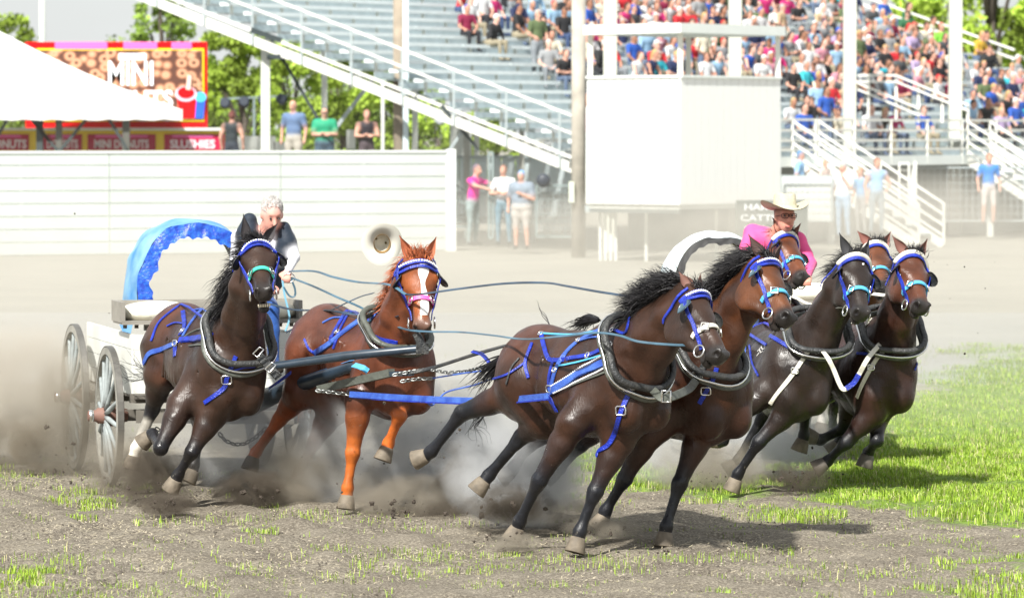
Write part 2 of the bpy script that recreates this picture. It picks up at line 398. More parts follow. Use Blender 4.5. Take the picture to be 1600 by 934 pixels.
# ---- grass blades and grit, uncountable
def scatter(n_, box, dens):
    out = []; x0, x1, y0, y1 = box
    x = rng.uniform(x0, x1, n_); y = rng.uniform(y0, y1, n_); px, py = npx(x, y)
    m = dens(px, py, x, y); k = rng.random(n_) < m; return x[k], y[k]
def gdens(px, py, x, y): 
    m = grass_mask(px, py) + (fnoise(x, y, 2.3, 11) - .5) * .9 + (fnoise(x, y, 8, 12) - .5) * .7 - .42
    return np.clip(m * 2.4, 0, 1) * np.clip((38 - y) / 6 * .7 + .3, .3, 1)
def blades(name, x, y, hmin, hmax, wd, m, kind_label=None):
    N = len(x); h = rng.uniform(hmin, hmax, N); a = rng.uniform(0, 2*np.pi, N); ln = rng.uniform(.2, 1.5, N) * h; w = wd * rng.uniform(.6, 1.3, N)
    b_ = rng.normal(0, .5, N); lx, ly = np.cos(a + b_) * ln, np.sin(a + b_) * ln; sx, sy = -np.sin(a) * w, np.cos(a) * w
    z = np.full(N, -.03)
    V = np.stack([np.stack([x - sx, y - sy, z], 1), np.stack([x + sx, y + sy, z], 1), np.stack([x + lx*.35 + sx*.7, y + ly*.35 + sy*.7, h*.6], 1), np.stack([x + lx*.35 - sx*.7, y + ly*.35 - sy*.7, h*.6], 1), np.stack([x + lx, y + ly, h], 1)], 1).reshape(-1, 3)
    k = np.arange(N) * 5; Q = np.stack([k, k+1, k+2, k+3], 1); T = np.stack([k+3, k+2, k+4], 1)
    me = bpy.data.meshes.new(name); me.vertices.add(len(V)); me.vertices.foreach_set('co', V.astype(np.float32).ravel())
    li = np.concatenate([Q.ravel(), T.ravel()]).astype(np.int32); me.loops.add(len(li)); me.loops.foreach_set('vertex_index', li)
    ls = np.concatenate([np.arange(N)*4, 4*N + np.arange(N)*3]).astype(np.int32); me.polygons.add(2*N); me.polygons.foreach_set('loop_start', ls)
    me.polygons.foreach_set('loop_total', np.concatenate([np.full(N, 4), np.full(N, 3)]).astype(np.int32)); me.update(calc_edges=True)
    at = me.color_attributes.new('col', 'FLOAT_COLOR', 'POINT'); t = rng.random((N, 1)); dryb = (rng.random((N, 1)) < .15)
    c_ = np.where(dryb, np.array([[.44, .41, .20]]), np.array([[.14, .25, .02]]) * (1-t) + np.array([[.36, .50, .05]]) * t)
    at.data.foreach_set('color', np.hstack([np.repeat(c_, 5, 0), np.ones((5*N, 1))]).astype(np.float32).ravel())
    return tag(link(name, me, m), kind='stuff')
gmat = attr_mat('grass_blade', rough=.55, spec=.3, bump=0, var=.25, vscale=2.0)
_b = gmat.node_tree.nodes['Principled BSDF']
x, y = scatter(1000000, (-5.2, 9, 22.9, 53), gdens); blades('grass', x, y, .010, .040, .0032, gmat)
x, y = scatter(90000, (-5.2, 6, 22.9, 34), lambda px, py, x, y: np.clip((fnoise(x, y, 1.7, 23) - .42) * 1.6, 0, .6)); blades('grass', x, y, .004, .018, .0022, gmat)
x, y = scatter(9000, (-5.2, 6, 22.9, 32), lambda px, py, x, y: np.clip((fnoise(x, y, .9, 21) - .55) * 2, 0, .5)); blades('grass', x, y, .01, .045, .003, gmat)
def grit_mesh(name, x, y, smin, smax, m, pw=2.5):
    N = len(x); s = smin + (smax - smin) * rng.random(N)**pw; O = np.array([[1,0,0],[-.5,.87,0],[-.5,-.87,0],[0,0,.8]], float)
    V = O[None] * s[:, None, None] * rng.uniform(.6, 1.4, (N, 4, 3)); a = rng.uniform(0, 6.28, N); c_, s_ = np.cos(a)[:, None], np.sin(a)[:, None]
    V = np.stack([V[..., 0]*c_ - V[..., 1]*s_ + x[:, None], V[..., 0]*s_ + V[..., 1]*c_ + y[:, None], V[..., 2] - .012], -1).reshape(-1, 3)
    k = np.arange(N)[:, None] * 4; F = np.concatenate([k + np.array([[0,1,3]]), k + np.array([[1,2,3]]), k + np.array([[2,0,3]])], 0).astype(np.int32)
    me = bpy.data.meshes.new(name); me.vertices.add(len(V)); me.vertices.foreach_set('co', V.astype(np.float32).ravel()); me.loops.add(F.size); me.loops.foreach_set('vertex_index', F.ravel())
    me.polygons.add(len(F)); me.polygons.foreach_set('loop_start', np.arange(0, F.size, 3, dtype=np.int32)); me.polygons.foreach_set('loop_total', np.full(len(F), 3, np.int32)); me.update(calc_edges=True)
    return tag(link(name, me, m), kind='stuff')
nod = lambda px, py, x, y: np.clip(.75 - grass_mask(px, py), .1, 1) * np.clip(.35 + fnoise(x, y, 2, 31), 0, 1)
x, y = scatter(60000, (-5.2, 6, 22.9, 37), nod); grit_mesh('gravel', x, y, .002, .015, mat('clod_dark', (.13, .108, .085), .95, var=.5, vscale=3))
x, y = scatter(30000, (-5.2, 6, 22.9, 34), nod); grit_mesh('gravel', x, y, .002, .011, mat('grit_pale', (.48, .42, .33), .9, var=.4, vscale=3))
def bits(px, py, x, y): return np.clip(nod(px, py, x, y) * (fnoise(x, y, 1.4, 41) - .3) * 1.6, 0, 1)
x, y = scatter(26000, (-5.2, 6, 22.9, 33), bits); N = len(x); L_ = rng.uniform(.01, .045, N); a = rng.uniform(0, 3.14, N)
mb = MB()
for q in range(N):
    dx, dy = math.cos(a[q]) * L_[q], math.sin(a[q]) * L_[q]; wx, wy = -math.sin(a[q]) * .002, math.cos(a[q]) * .002
    mb.add([(x[q]-dx-wx, y[q]-dy-wy, .006), (x[q]-dx+wx, y[q]-dy+wy, .006), (x[q]+dx+wx, y[q]+dy+wy, .012), (x[q]+dx-wx, y[q]+dy-wy, .012)], [(0, 3, 2, 1)])
tag(mb.build('straw', mat('straw', (.56, .49, .33), .8)), kind='stuff')

# ---- materials of the setting
WHT = mat('white_paint', (.80, .845, .815), .55, var=.07, vscale=1.5)
WHT2 = mat('white_paint_worn', (.72, .745, .70), .6, var=.12, vscale=3)
ALU = mat('aluminium_bench', (.80, .86, .86), .45, metal=.0, var=.1, vscale=4)
ALUD = mat('aluminium_tread', (.52, .60, .62), .5, metal=.2, var=.15, vscale=4)
DKS = mat('dark_steel', (.035, .05, .052), .6)
GRS = mat('grey_steel', (.42, .48, .49), .5, metal=.3)
WOOD = mat('weathered_pole', (.36, .30, .23), .85, var=.35, vscale=3, bump=.4, bscale=12)
RAIL = mat('rail_paint', (.80, .80, .74), .5, var=.06)
# ---- left perimeter fence, long boards
def fence_pt(t, z): 
    a, b_ = Vector((-12.6, 89.0, 0)), Vector((-1.50, 93.4, 0)); p = a.lerp(b_, t); p.z = z; return p
fa, fb = fence_pt(0, 0), fence_pt(1, 0); fd = (fb - fa).normalized(); fn = Vector((fd.y, -fd.x, 0))
FWH = mat('fence_white', (.60, .655, .625), .6, var=.10, vscale=.9, bump=.1, bscale=3)
fence = thing('board_fence', 'long white horizontal board fence on the left side of the track below the tent', 'fence', fa)
for r in range(8):
    for c_ in range(3):
        z = .02 + r * .281; p, q = fence_pt(c_/3 + .0008, z + .136), fence_pt((c_+1)/3 - .0008, z + .136)
        MB().beam(p + fn*.02, q + fn*.02, .035, .264).build('board', FWH, fence)
MB().beam(fence_pt(0, 1.12) - fn*.03, fence_pt(1, 1.12) - fn*.03, .02, 2.2).build('backing', mat('fence_gap', (.36, .40, .38), .8), fence)
for k in range(7):
    p = fence_pt(k / 6, 0); MB().box(p - fn*.06 + Vector((0, 0, 1.1)), (.11, .11, 2.2)).build('post', WHT2, fence)
MB().beam(fence_pt(0, 2.27), fence_pt(1, 2.27), .14, .05).build('cap_rail', WHT, fence)
e = fence_pt(1, 0); MB().box(e + fn*.0 + fd*.12 + Vector((0, 0, 1.16)), (.22, .16, 2.32)).build('end_post', WHT, fence)
# ---- marquee tent behind the fence
tm = mat('tent_canvas', (.84, .85, .82), .7, var=.04, vscale=.6)
tp0 = P(285, 172, 99); tent = thing('marquee_tent', 'large white peaked canvas tent behind the left fence in front of the red food stall', 'tent', (tp0.x - 4.5, 103, 0))
cx, zE = tp0.x - 4.5, tp0.z
_tr = math.radians(5.8); _tq = lambda u, v, z: Vector((tp0.x + u*math.cos(_tr) - v*math.sin(_tr), 99 + u*math.sin(_tr) + v*math.cos(_tr), z))
ap = _tq(-4.5, 4.5, zE + 2.0); cs = [_tq(-4.5 + sx*4.5, 4.5 + sy*4.5, zE) for sx, sy in ((1,-1),(1,1),(-1,1),(-1,-1))]
mb = MB(); N = 10; V = []
for s_ in range(4):
    a, b_ = cs[s_], cs[(s_+1) % 4]
    for i in range(N+1):
        for j in range(N+1):
            u, v = i/N, j/N; p = a.lerp(b_, u).lerp(ap, v); p.z += -.12 * math.sin(math.pi*v) ; V.append(p)
    k = s_*(N+1)**2
    for i in range(N):
        for j in range(N): mb.f.append((k+i*(N+1)+j, k+(i+1)*(N+1)+j, k+(i+1)*(N+1)+j+1, k+i*(N+1)+j+1)); mb.mi.append(0); mb.sm.append(True)
mb.v = [tuple(p) for p in V]; mb.build('roof', tm, tent)
mb = MB()
for s_ in range(4):
    a, b_ = cs[s_], cs[(s_+1) % 4]; N = 40; vs = []
    for i in range(N+1):
        p = a.lerp(b_, i/N); vs += [p + Vector((0,0,.02)), p - Vector((0, 0, .24 + .02*math.sin(i*2.1)))]
    mb.add(vs, [(2*i, 2*i+1, 2*i+3, 2*i+2) for i in range(N)])
mb.build('valance', tm, tent)
for px, w, m_ in ((62, .16, DKS), (92, .15, mat('tent_post', (.10, .10, .085), .6)), (197, .17, MATS['tent_post'])):
    p = P(px, 185, 99.2); MB().box((p.x, p.y, zE/2), (w, w, zE)).build('post', m_, tent)
for a, b_ in (((48,186),(92,238)), ((135,186),(92,238)), ((170,186),(198,232)), ((12,186),(-5,215)), ((52,186),(78,222))):
    MB().beam(P(*a, 99.1), P(*b_, 99.1), .07, .09, up=(0,1,0)).build('brace', DKS, tent)
# ---- food stall
RED = mat('stall_red', (.80, .002, .006), .5, spec=.2); YEL = mat('stall_yellow', (.95, .70, .01), .5); MAG = mat('stall_magenta', (.86, .13, .42), .5); MAR = mat('stall_maroon', (.50, .004, .06), .6, spec=.2)
stall = thing('food_stall', 'red and yellow food stall with a large doughnut picture board behind the white tent', 'stall', (P(200, 203, 108).x, 108, 0))
def fbox(x0, y0, x1, y1, d, th=.1, dd=0.0):
    a, b_ = P(x0, y1, d), P(x1, y0, d); mb = MB(); mb.box(((a.x+b_.x)/2, d + dd + th/2, (a.z+b_.z)/2), (b_.x-a.x, th, b_.z-a.z)); return mb
a, b_ = P(-120, 240, 108.6), P(340, 200, 108.6)
MB().box(((a.x+b_.x)/2, 110, b_.z/2), (b_.x-a.x, 2.6, b_.z)).build('body', RED, stall)
sb = fbox(40, 66, 323, 201, 108, .35).build('sign_board', RED, stall)
for x0, x1, m_ in ((86, 168, MAG), (193, 246, MAG), (268, 300, MAG)): fbox(x0, 66, x1, 77, 108, .05, -.06).build('top_strip', m_, sb)
fbox(58, 76, 319, 190, 108, .04, -.05).build('yellow_border', YEL, sb)
dm = bpy.data.materials.new('doughnut_print'); dm.use_nodes = True; n = dm.node_tree.nodes; l = dm.node_tree.links; b = n['Principled BSDF']; b.inputs['Roughness'].default_value = .5
tc = n.new('ShaderNodeTexCoord'); vo = n.new('ShaderNodeTexVoronoi'); vo.inputs['Scale'].default_value = 3.4; vo.inputs['Randomness'].default_value = .75
mp = n.new('ShaderNodeMapping'); mp.inputs['Scale'].default_value = (1, .02, 1.15); l.new(tc.outputs['Object'], mp.inputs[0]); l.new(mp.outputs[0], vo.inputs['Vector'])
l.new(ramp(vo.outputs['Distance'], [(.0, (.07, .02, .012)), (.12, (.09, .03, .02)), (.2, (.42, .2, .1)), (.34, (.62, .36, .22)), (.5, (.34, .14, .07)), (.62, (.1, .035, .02))]), b.inputs['Base Color'])
pr = fbox(62, 79, 316, 187, 108, .02, -.08).build('picture', dm, sb)
def text(body, px, py, d, hpx, m_, parent, name='lettering', bold=.012, wfit=None, dd=0, font_sx=1.0, align='CENTER'):
    cu = bpy.data.curves.new(name, 'FONT'); cu.body = body; cu.align_x = align; cu.align_y = 'CENTER'; s_ = hpx / (FP / d) / .72
    cu.size = s_; cu.extrude = .008; cu.offset = bold * s_; cu.resolution_u = 3
    o = bpy.data.objects.new(name, cu); C.objects.link(o); p = P(px, py, d); o.location = (p.x, d + dd, p.z); o.rotation_euler = (math.pi/2, 0, 0); o.scale = (font_sx, 1, 1)
    bpy.context.view_layer.update(); dg = bpy.context.evaluated_depsgraph_get(); me = bpy.data.meshes.new_from_object(o.evaluated_get(dg)); bpy.data.objects.remove(o)
    w = (max(v.co.x for v in me.vertices) - min(v.co.x for v in me.vertices)) if len(me.vertices) else 1
    sx = (wfit / (FP / d) / w) if wfit else font_sx
    me.transform(Matrix.Translation((p.x, d + dd, p.z)) @ Matrix.Rotation(math.pi/2, 4, 'X') @ Matrix.Diagonal((sx, 1, 1, 1))); me.materials.clear()
    return link(name, me, m_, parent)
LET = mat('lettering_white', (.88, .92, .95), .5); LETP = mat('lettering_pink', (.92, .84, .9), .5)
text('MINI', 205, 117, 108, 38, LET, sb, bold=.02, wfit=70, dd=-.1); text('DONUTS', 197, 156, 108, 25, LET, sb, bold=.03, wfit=146, dd=-.1)
fbox(186, 84, 229, 94, 108, .02, -.1).build('name_strip', LET, sb)
cup = lambda x0, x1, y0, y1, tap: None
def flat(pts, d, m_, parent, name, dd): 
    v = [P(x, y, d) for x, y in pts]; v = [Vector((p.x, d + dd, p.z)) for p in v]; w = [p + Vector((0, .015, 0)) for p in v]; k = len(v)
    return MB().add(v + w, [tuple(range(k))] + [(i, (i+1) % k, (i+1) % k + k, i + k) for i in range(k)]).build(name, m_, parent)
BLU = mat('cup_blue', (.02, .12, .75), .4)
flat([(276,146),(282,185),(305,185),(308,146)], 108, RED, sb, 'red_cup', -.11); flat([(308,150),(304,185),(318,185),(322,150)], 108, BLU, sb, 'blue_cup', -.105)
ring = [(291 + 17*math.cos(a), 147 + 12*math.sin(a)) for a in np.linspace(0, 6.28, 20, endpoint=False)]; flat(ring, 108, mat('cup_rim', (.93, .55, .66), .4), sb, 'cup_rim', -.125)
ring = [(291 + 13*math.cos(a), 145 + 9*math.sin(a)) for a in np.linspace(0, 6.28, 20, endpoint=False)]; flat(ring, 108, RED, sb, 'slush', -.145)
flat([(294,118),(291,140),(298,141),(300,118)], 108, mat('straw_print', (.85, .6, .5), .5), sb, 'straw_print', -.16)
ring = [(314 + 9*math.cos(a), 152 + 8*math.sin(a)) for a in np.linspace(0, 6.28, 16, endpoint=False)]; flat(ring, 108, mat('slush_blue', (.08, .55, .85), .4), sb, 'blue_slush', -.12)
cb = fbox(-60, 203, 346, 240, 107.6, .12).build('counter_front', YEL, stall)
for x0, x1, w in ((-60, 45, 'DONUTS'), (67, 128, 'DONUTS'), (137, 243, 'MINI DONUTS'), (257, 345, 'SLUSHIES')):
    pn = fbox(x0, 210, x1, 235, 107.6, .03, -.04).build('counter_panel', MAR, stall)
    text(w, (x0+x1)/2 + (18 if x0 < 0 else 0), 226, 107.6, 13, LETP, pn, bold=.03, wfit=(x1-x0)*.8 if x0 > 0 else 62, dd=-.05)
    fbox(x0 + 12, 211, x1 - 12, 215, 107.6, .01, -.055).build('small_line', MAG, pn)
fbox(-60, 200, 346, 204, 107.4, .3).build('counter_top', WHT, stall)
# ---- trees
leafm = attr_mat('leaf', rough=.6, spec=.25, bump=0, var=.3, vscale=.5)
bark = mat('bark', (.12, .10, .08), .9, var=.3)
leafm.node_tree.nodes['Principled BSDF'].inputs['Transmission Weight'].default_value = 0
def tree(x, y, h, w, label, seed, nleaf=5000, z0=.22, dens=1.0, tone=(.13, .2, .03)):
    r = np.random.default_rng(seed); t = thing('tree', label, 'tree', (x, y, 0), 'trees behind the grandstand')
    mb = MB(); mb.tube([(x, y, -.2), (x + .2, y, h*.3), (x + .1, y, h*.62)], [.03*h, .022*h, .01*h], 8)
    cl = []
    for i in range(26):
        a = r.uniform(0, 6.28); zz = h * (z0 + (1 - z0) * r.random()); rr = w * math.sqrt(max(0.05, 1 - ((zz/h - .55) / .52)**2)) * r.uniform(.25, 1)
        c_ = np.array([x + math.cos(a)*rr, y + math.sin(a)*rr, min(zz, h*.97)]); cl.append((c_, w * r.uniform(.2, .42)))
        if i < 12: mb.tube([(x + .1, y, zz*.55), tuple((np.array([x, y, zz*.7]) + c_)/2), tuple(c_)], [.009*h, .006*h, .003*h], 5)
    mb.build('trunk', bark, t)
    ci = r.integers(0, len(cl), nleaf); cc = np.array([c_[0] for c_ in cl])[ci]; cr = np.array([c_[1] for c_ in cl])[ci]
    d = r.normal(0, 1, (nleaf, 3)); d /= np.linalg.norm(d, axis=1)[:, None]; pos = cc + d * (cr * r.random(nleaf)**.45)[:, None] * [1, 1, .8]
    u = r.normal(0, 1, (nleaf, 3)); u /= np.linalg.norm(u, axis=1)[:, None]; v = np.cross(u, r.normal(0, 1, (nleaf, 3))); v /= np.linalg.norm(v, axis=1)[:, None]
    s_ = r.uniform(.07, .17, (nleaf, 1)) * (h / 10)**.5
    V = np.stack([pos - u*s_, pos + v*s_*.6, pos + u*s_, pos - v*s_*.6], 1).reshape(-1, 3); F = np.arange(4*nleaf, dtype=np.int32)
    me = bpy.data.meshes.new('crown'); me.vertices.add(len(V)); me.vertices.foreach_set('co', V.astype(np.float32).ravel()); me.loops.add(len(F)); me.loops.foreach_set('vertex_index', F)
    me.polygons.add(nleaf); me.polygons.foreach_set('loop_start', np.arange(0, 4*nleaf, 4, dtype=np.int32)); me.polygons.foreach_set('loop_total', np.full(nleaf, 4, np.int32)); me.update(calc_edges=True)
    tn = np.array(tone) * (r.uniform(.5, 1.5, (len(cl), 1)))[ci] * r.uniform(.7, 1.3, (nleaf, 1)) * [1, 1, 1]
    at = me.color_attributes.new('col', 'FLOAT_COLOR', 'POINT'); at.data.foreach_set('color', np.hstack([np.repeat(tn, 4, 0), np.ones((4*nleaf, 1))]).astype(np.float32).ravel())
    link('crown', me, leafm, t)
def ptree(px, top, d, wpx, label, seed, **k):
    p = P(px, top, d); tree(p.x, p.y, p.z, wpx / (FP / d) / 2, label, seed, **k)
B = (.27, .38, .05); D_ = (.18, .27, .045)
ptree(20, 24, 150, 110, 'small green tree showing above the white tent left of the grey pole', 1, tone=B, nleaf=2500)
ptree(185, 55, 160, 120, 'low pale green tree just above the red sign board', 2, tone=B, nleaf=1800)
ptree(255, -45, 150, 110, 'tall thin tree with open feathery crown above the doughnut board', 3, tone=D_, nleaf=2300, z0=.35)
ptree(375, 55, 140, 150, 'broad bright green tree between the red sign board and the stand corner', 4, tone=B, nleaf=9000)
ptree(455, 70, 150, 150, 'dense green tree below the front corner of the stand behind the man in blue', 5, tone=B, nleaf=9000)
ptree(530, 85, 138, 150, 'bushy green tree beneath the sloping stand side', 6, tone=B, nleaf=9000)
ptree(610, 110, 145, 140, 'dark green tree behind the brown wooden pole', 7, tone=D_, nleaf=8000)
ptree(680, 150, 140, 130, 'green tree low under the stand right of the wooden pole', 8, tone=B, nleaf=7000)
ptree(770, 165, 142, 130, 'green tree seen under the bench rows above the people at the gate', 9, tone=B, nleaf=6000)
ptree(330, 90, 155, 110, 'pale green tree directly right of the doughnut board', 10, tone=B, nleaf=5000)
ptree(420, 120, 160, 200, 'darker tree mass low behind the lamp bar', 14, tone=D_, nleaf=9000)
ptree(560, 150, 162, 200, 'wide hedge like tree low behind the woman in the patterned shirt', 15, tone=D_, nleaf=9000)
ptree(1455, -160, 165, 230, 'tall green tree rising behind the top rows of the stand', 11, tone=B, nleaf=9000, z0=.12)
ptree(1545, -180, 158, 220, 'tall dense tree behind the upper right end of the stand', 12, tone=B, nleaf=12000, z0=.12)
ptree(1630, -150, 170, 200, 'bright green tree at the far right above the crowd', 13, tone=B, nleaf=12000, z0=.12)
# ---- grandstand
bdir = Vector((.5548, .832, 0)).normalized(); ndir = Vector((.832, -.5548, 0)).normalized(); O = Vector((1.36, 92.2, 0))
def S(i, t, z=0.0, f=0.0):
    """row i (back), metres t along the bench, z above the row floor, f towards the front"""
    p = O + bdir * t - ndir * (i * .705 - f); p.z = 2.07 + i * .232 + z; return p
stand = thing('grandstand', 'tall open metal grandstand of white and pale blue bench rows beside the track', 'grandstand', (O.x, O.y, 0))
NR = 18; SEC = 6; LEN = 34.5; seg = LEN / SEC
def shared(name, me, m_, loc, parent, mats_done=[set()]):
    if me.name not in mats_done[0]: me.materials.append(m_); mats_done[0].add(me.name)
    o = bpy.data.objects.new(name, me); C.objects.link(o); o.parent = parent; o.matrix_parent_inverse = wmat(parent).inverted(); o.location = loc; return o
Mb = Matrix((bdir, -ndir, Vector((0, 0, 1)))).transposed()
seat_me = MB().box((0,0,0), (seg - .03, .27, .085), Mb).mesh('bench_seat'); tread_me = MB().box((0,0,0), (seg - .02, .34, .03), Mb).mesh('foot_board'); riser_me = MB().box((0,0,0), (seg - .02, .02, .15), Mb).mesh('riser')
brk_me = MB().box((0,0,.0), (.06, .06, .40), Mb).box((0, 0, .19), (.07, .3, .03), Mb).mesh('seat_bracket')
for i in range(NR):
    for s_ in range(SEC):
        if i == 0 and s_ < 0: continue
        tc_ = (s_ + .5) * seg
        # aisle opening at the front rows above the stairs
        shared('bench_seat', seat_me, ALU, S(i, tc_, .43), stand); shared('foot_board', tread_me, ALUD, S(i, tc_, -.01, .33), stand)
        shared('riser', riser_me, ALUD, S(i, tc_, .10, .16 - .0), stand)
    mb = MB()
    for k in range(0, 18):
        c_ = S(i, .3 + k * 1.99, .21); mb.box(c_, (.06, .06, .40), Mb)
    tag(mb.build('seat_brackets', WHT2, stand), kind='stuff')
# stringers carrying the rows
for k, t in enumerate((0, 6.9, 13.8, 20.7, 27.6, 34.5)):
    a, b_ = S(-.4, t, -.16), S(NR - .2, t, -.16); MB().beam(a, b_, .12, .22).build('stringer', RAIL if k == 0 else WHT2, stand)
    for i in ((3, 8, 13, 17) if k else ()):
        p = S(i, t, -.27)
        MB().box((p.x, p.y, p.z/2), (.15, .15, p.z)).build('support_post', WHT2, stand)
p = S(11.7, .05, -.26); MB().box(tuple(p + Vector((.1, 0, -.05))), (.8, .3, .12)).build('bearing_plate', DKS, stand)
POSTM = mat('post_cream', (.5, .5, .46), .7, var=.15)
def bar(a, b_, w, m_, name='brace', par=None, d=None): return MB().beam(P(*a, d or 95), P(*b_, d or 95), w, w, up=(0, 1, 0)).build(name, m_, par or stand)
bar((392, 47), (440, 64), .13, DKS, 'bearing_bracket', d=96); bar((424, 62), (505, 200), .07, DKS, d=97); bar((584, 122), (520, 206), .09, GRS, d=97)
bar((650, 148), (730, 182), .12, DKS, 'bearing_bracket', d=94.5); bar((690, 165), (748, 235), .08, DKS, d=94); bar((738, 182), (700, 238), .07, GRS, d=94.2); bar((729, 182), (729, 350), .15, POSTM, 'support_post', d=99)
bar((815, 205), (815, 340), .12, POSTM, 'support_post', d=98.6); bar((817, 210), (817, 240), .05, DKS, d=93.4); bar((415, 60), (415, 300), .21, WHT2, 'support_post', d=97.5)
bar((598, 128), (598, 300), .09, WHT2, 'support_post', d=110)
# side guard rail, left end (two sloping rails and posts)
for z in (1.02, .62, .08):
    MB().beam(S(-.2, -.08, z), S(NR, -.08, z), .05, .05 if z > .1 else .07).build('side_rail', RAIL, stand)
for i in np.arange(.4, NR, 2.05): MB().beam(S(i, -.1, -.25), S(i, -.1, 1.02), .05, .05, up=(1, 0, 0)).build('rail_post', GRS, stand)
for z in (1.02, .75): MB().beam(S(9, LEN + .05, z), S(NR, LEN + .05, z), .06, .06).build('side_rail', RAIL, stand)
# front walkway
MB().add([S(0, -.2, -.04, f=-.05), S(0, 34.5, -.04, f=-.05), S(0, 34.5, -.04, f=1.5), S(0, -.2, -.04, f=1.5)], [(0, 1, 2, 3), (3, 2, 1, 0)]).build('walkway', ALUD, stand)
def FR(t, z): p = O + bdir * t + ndir * 1.5; p.z = z; return p
MB().beam(FR(-.2, 2.0), FR(34, 2.0), .08, .24).build('fascia', WHT, stand)
for z in (3.0, 2.75, 2.5, 2.28):
    MB().beam(FR(4.5, z), FR(34, z), .06, .055).build('front_rail', RAIL, stand)
for t in np.arange(4.6, 34, 1.9): MB().beam(FR(t, 1.9), FR(t, 3.02), .07, .07, up=(1,0,0)).build('front_post', RAIL, stand)
for t in np.arange(5, 34, 4.2):
    p = FR(t, 0); MB().box((p.x, p.y, .98), (.16, .16, 1.96)).build('support_post', WHT2, stand)
MB().add([FR(3, .0) - ndir*1.9, FR(34, .0) - ndir*1.9, FR(34, 1.9) - ndir*1.9, FR(3, 1.9) - ndir*1.9], [(0,1,2,3), (3,2,1,0)]).build('under_panel', mat('under_stand', (.36, .41, .38), .9, var=.3, vscale=1), stand)  # added sheet, its green-grey stands in for the shade under the walkway
# upper aisle rail in the crowd
for a, b_ in (((1340, 118), (1400, 118)), ((1338, 128), (1400, 128)), ((1400, 118), (1512, 164)), ((1400, 128), (1510, 172)), ((1340, 130), (1436, 170)), ((1340, 140), (1436, 180))):
    MB().beam(P(*a, 103.5), P(*b_, 103.5), .05, .05, up=(0,1,0)).build('aisle_rail', RAIL, stand)
for px, y0, y1 in ((1357, 118, 185), (1400, 118, 190), (1435, 132, 192), (1472, 148, 192), (1512, 163, 192)): bar((px, y0), (px, y1), .07, RAIL, 'aisle_post', d=103.6)
# stairs down from the walkway, towards the track
def stairs(t0, label):
    st = thing('stairs', label, 'stairs', tuple(FR(t0, 0)))
    for e in (0, 1.25):
        top = FR(t0 + e, 2.0); bot = FR(t0 + e, 0.05) + ndir * 3.4; MB().beam(top, bot, .06, .2).build('stringer', RAIL, st)
        for z in (.98, .72, .46, .22): MB().beam(top + Vector((0,0,z)), bot + Vector((0,0,z)), .05, .05).build('rail', RAIL, st)
        for q in (0, .5, 1): p = top.lerp(bot, q); MB().beam(p, p + Vector((0,0,1.0)), .06, .06, up=(1,0,0)).build('post', RAIL, st)
    for q in range(9):
        f = (q + .7) / 10; c_ = FR(t0 + .625, 2.0 - 1.95*f) + ndir * 3.4 * f; MB().box(c_, (1.15, .28, .04), Mb).build('step', ALUD, st)
stairs(7.3, 'white railed stairs leading down from the walkway beside the judges booth'); stairs(16.3, 'white railed stairs at the far right end going down to the track')
# roof columns
def pole(px, w, d, m_, label, name='roof_column', cat='column', ytop=-60, rnd=False, base=None):
    p = P(px, 200, d); zt = P(px, ytop, d).z; zb = 0 if base is None else base; mb = MB()
    if rnd: mb.tube([(p.x, p.y, zb), (p.x, p.y, zt)], w/2, 14)
    else: mb.box((p.x, p.y, (zt+zb)/2), (w, w, zt-zb))
    o = mb.build(name, m_); return tag(o, label, cat)
CRM = mat('cream_column', (.60, .61, .53), .6, var=.08, vscale=2)
pole(624, .29, 96, WOOD, 'brown weathered wooden pole in front of the left bench rows', 'wooden_pole', 'pole', rnd=True)
pole(634, .13, 95.8, mat('pipe_blue_white', (.66, .78, .82), .4), 'pale blue white pipe fixed beside the brown wooden pole', 'pipe', 'pipe')
pole(904, .31, 88.5, mat('weathered_pole_pale', (.52, .48, .41), .85, var=.3, vscale=3, bump=.3, bscale=12), 'thick pale grey wooden pole just left of the judges booth', 'wooden_pole', 'pole', rnd=True)
pole(953, .30, 93, CRM, 'cream square column under the left end of the booth roof')
pole(1148, .30, 97, CRM, 'cream square column rising behind the middle of the booth roof')
pole(1327, .31, 101.5, CRM, 'cream square column right of the judges booth between two crowd blocks')
pole(1492, .33, 108, CRM, 'cream square column furthest right with crowd on both sides')
pole(67, .22, 135, mat('lamp_grey', (.5, .53, .5), .6), 'tall grey pole rising behind the white tent', 'utility_pole', 'pole', rnd=True)
o_ = P(893, 300, 88.3); bx = MB().box((o_.x, 88.3, o_.z), (.12, .1, .45)).build('meter_box', mat('meter_box', (.62, .66, .55), .5)); tag(bx, 'small pale meter box fixed low on the thick grey wooden pole', 'box')
# ---- judges booth
booth = thing('judges_booth', 'white raised judges booth with flat roof on posts in front of the crowd', 'booth', (P(1062, 300, 84.5).x, 84.5, 0))
c0 = P(1062, 320, 84.5); cL = P(917, 320, 86.2); cR = P(1219, 320, 87.2)
zb, zt = c0.z, P(1062, 121, 84.5).z
def ribbed(a, b_, name, m_):
    a, b_ = Vector(a), Vector(b_); d = (b_-a); L = d.length; d.normalize(); nn = Vector((d.y, -d.x, 0)); w = .245; k = max(1, round(L/w)); w = L/k
    for i in range(k):
        c_ = a + d*(i+.5)*w; c_.z = (zb+zt)/2; M = Matrix((d, -nn, Vector((0,0,1)))).transposed(); MB().box(c_ - nn*.02, (w-.012, .05, zt-zb), M).build('siding_panel', m_, booth)
ribbed(cL, c0, 'wall', mat('booth_white', (.86, .87, .845), .5, var=.02)); ribbed(c0, cR, 'wall', MATS['booth_white'])
back = cL + cR - c0
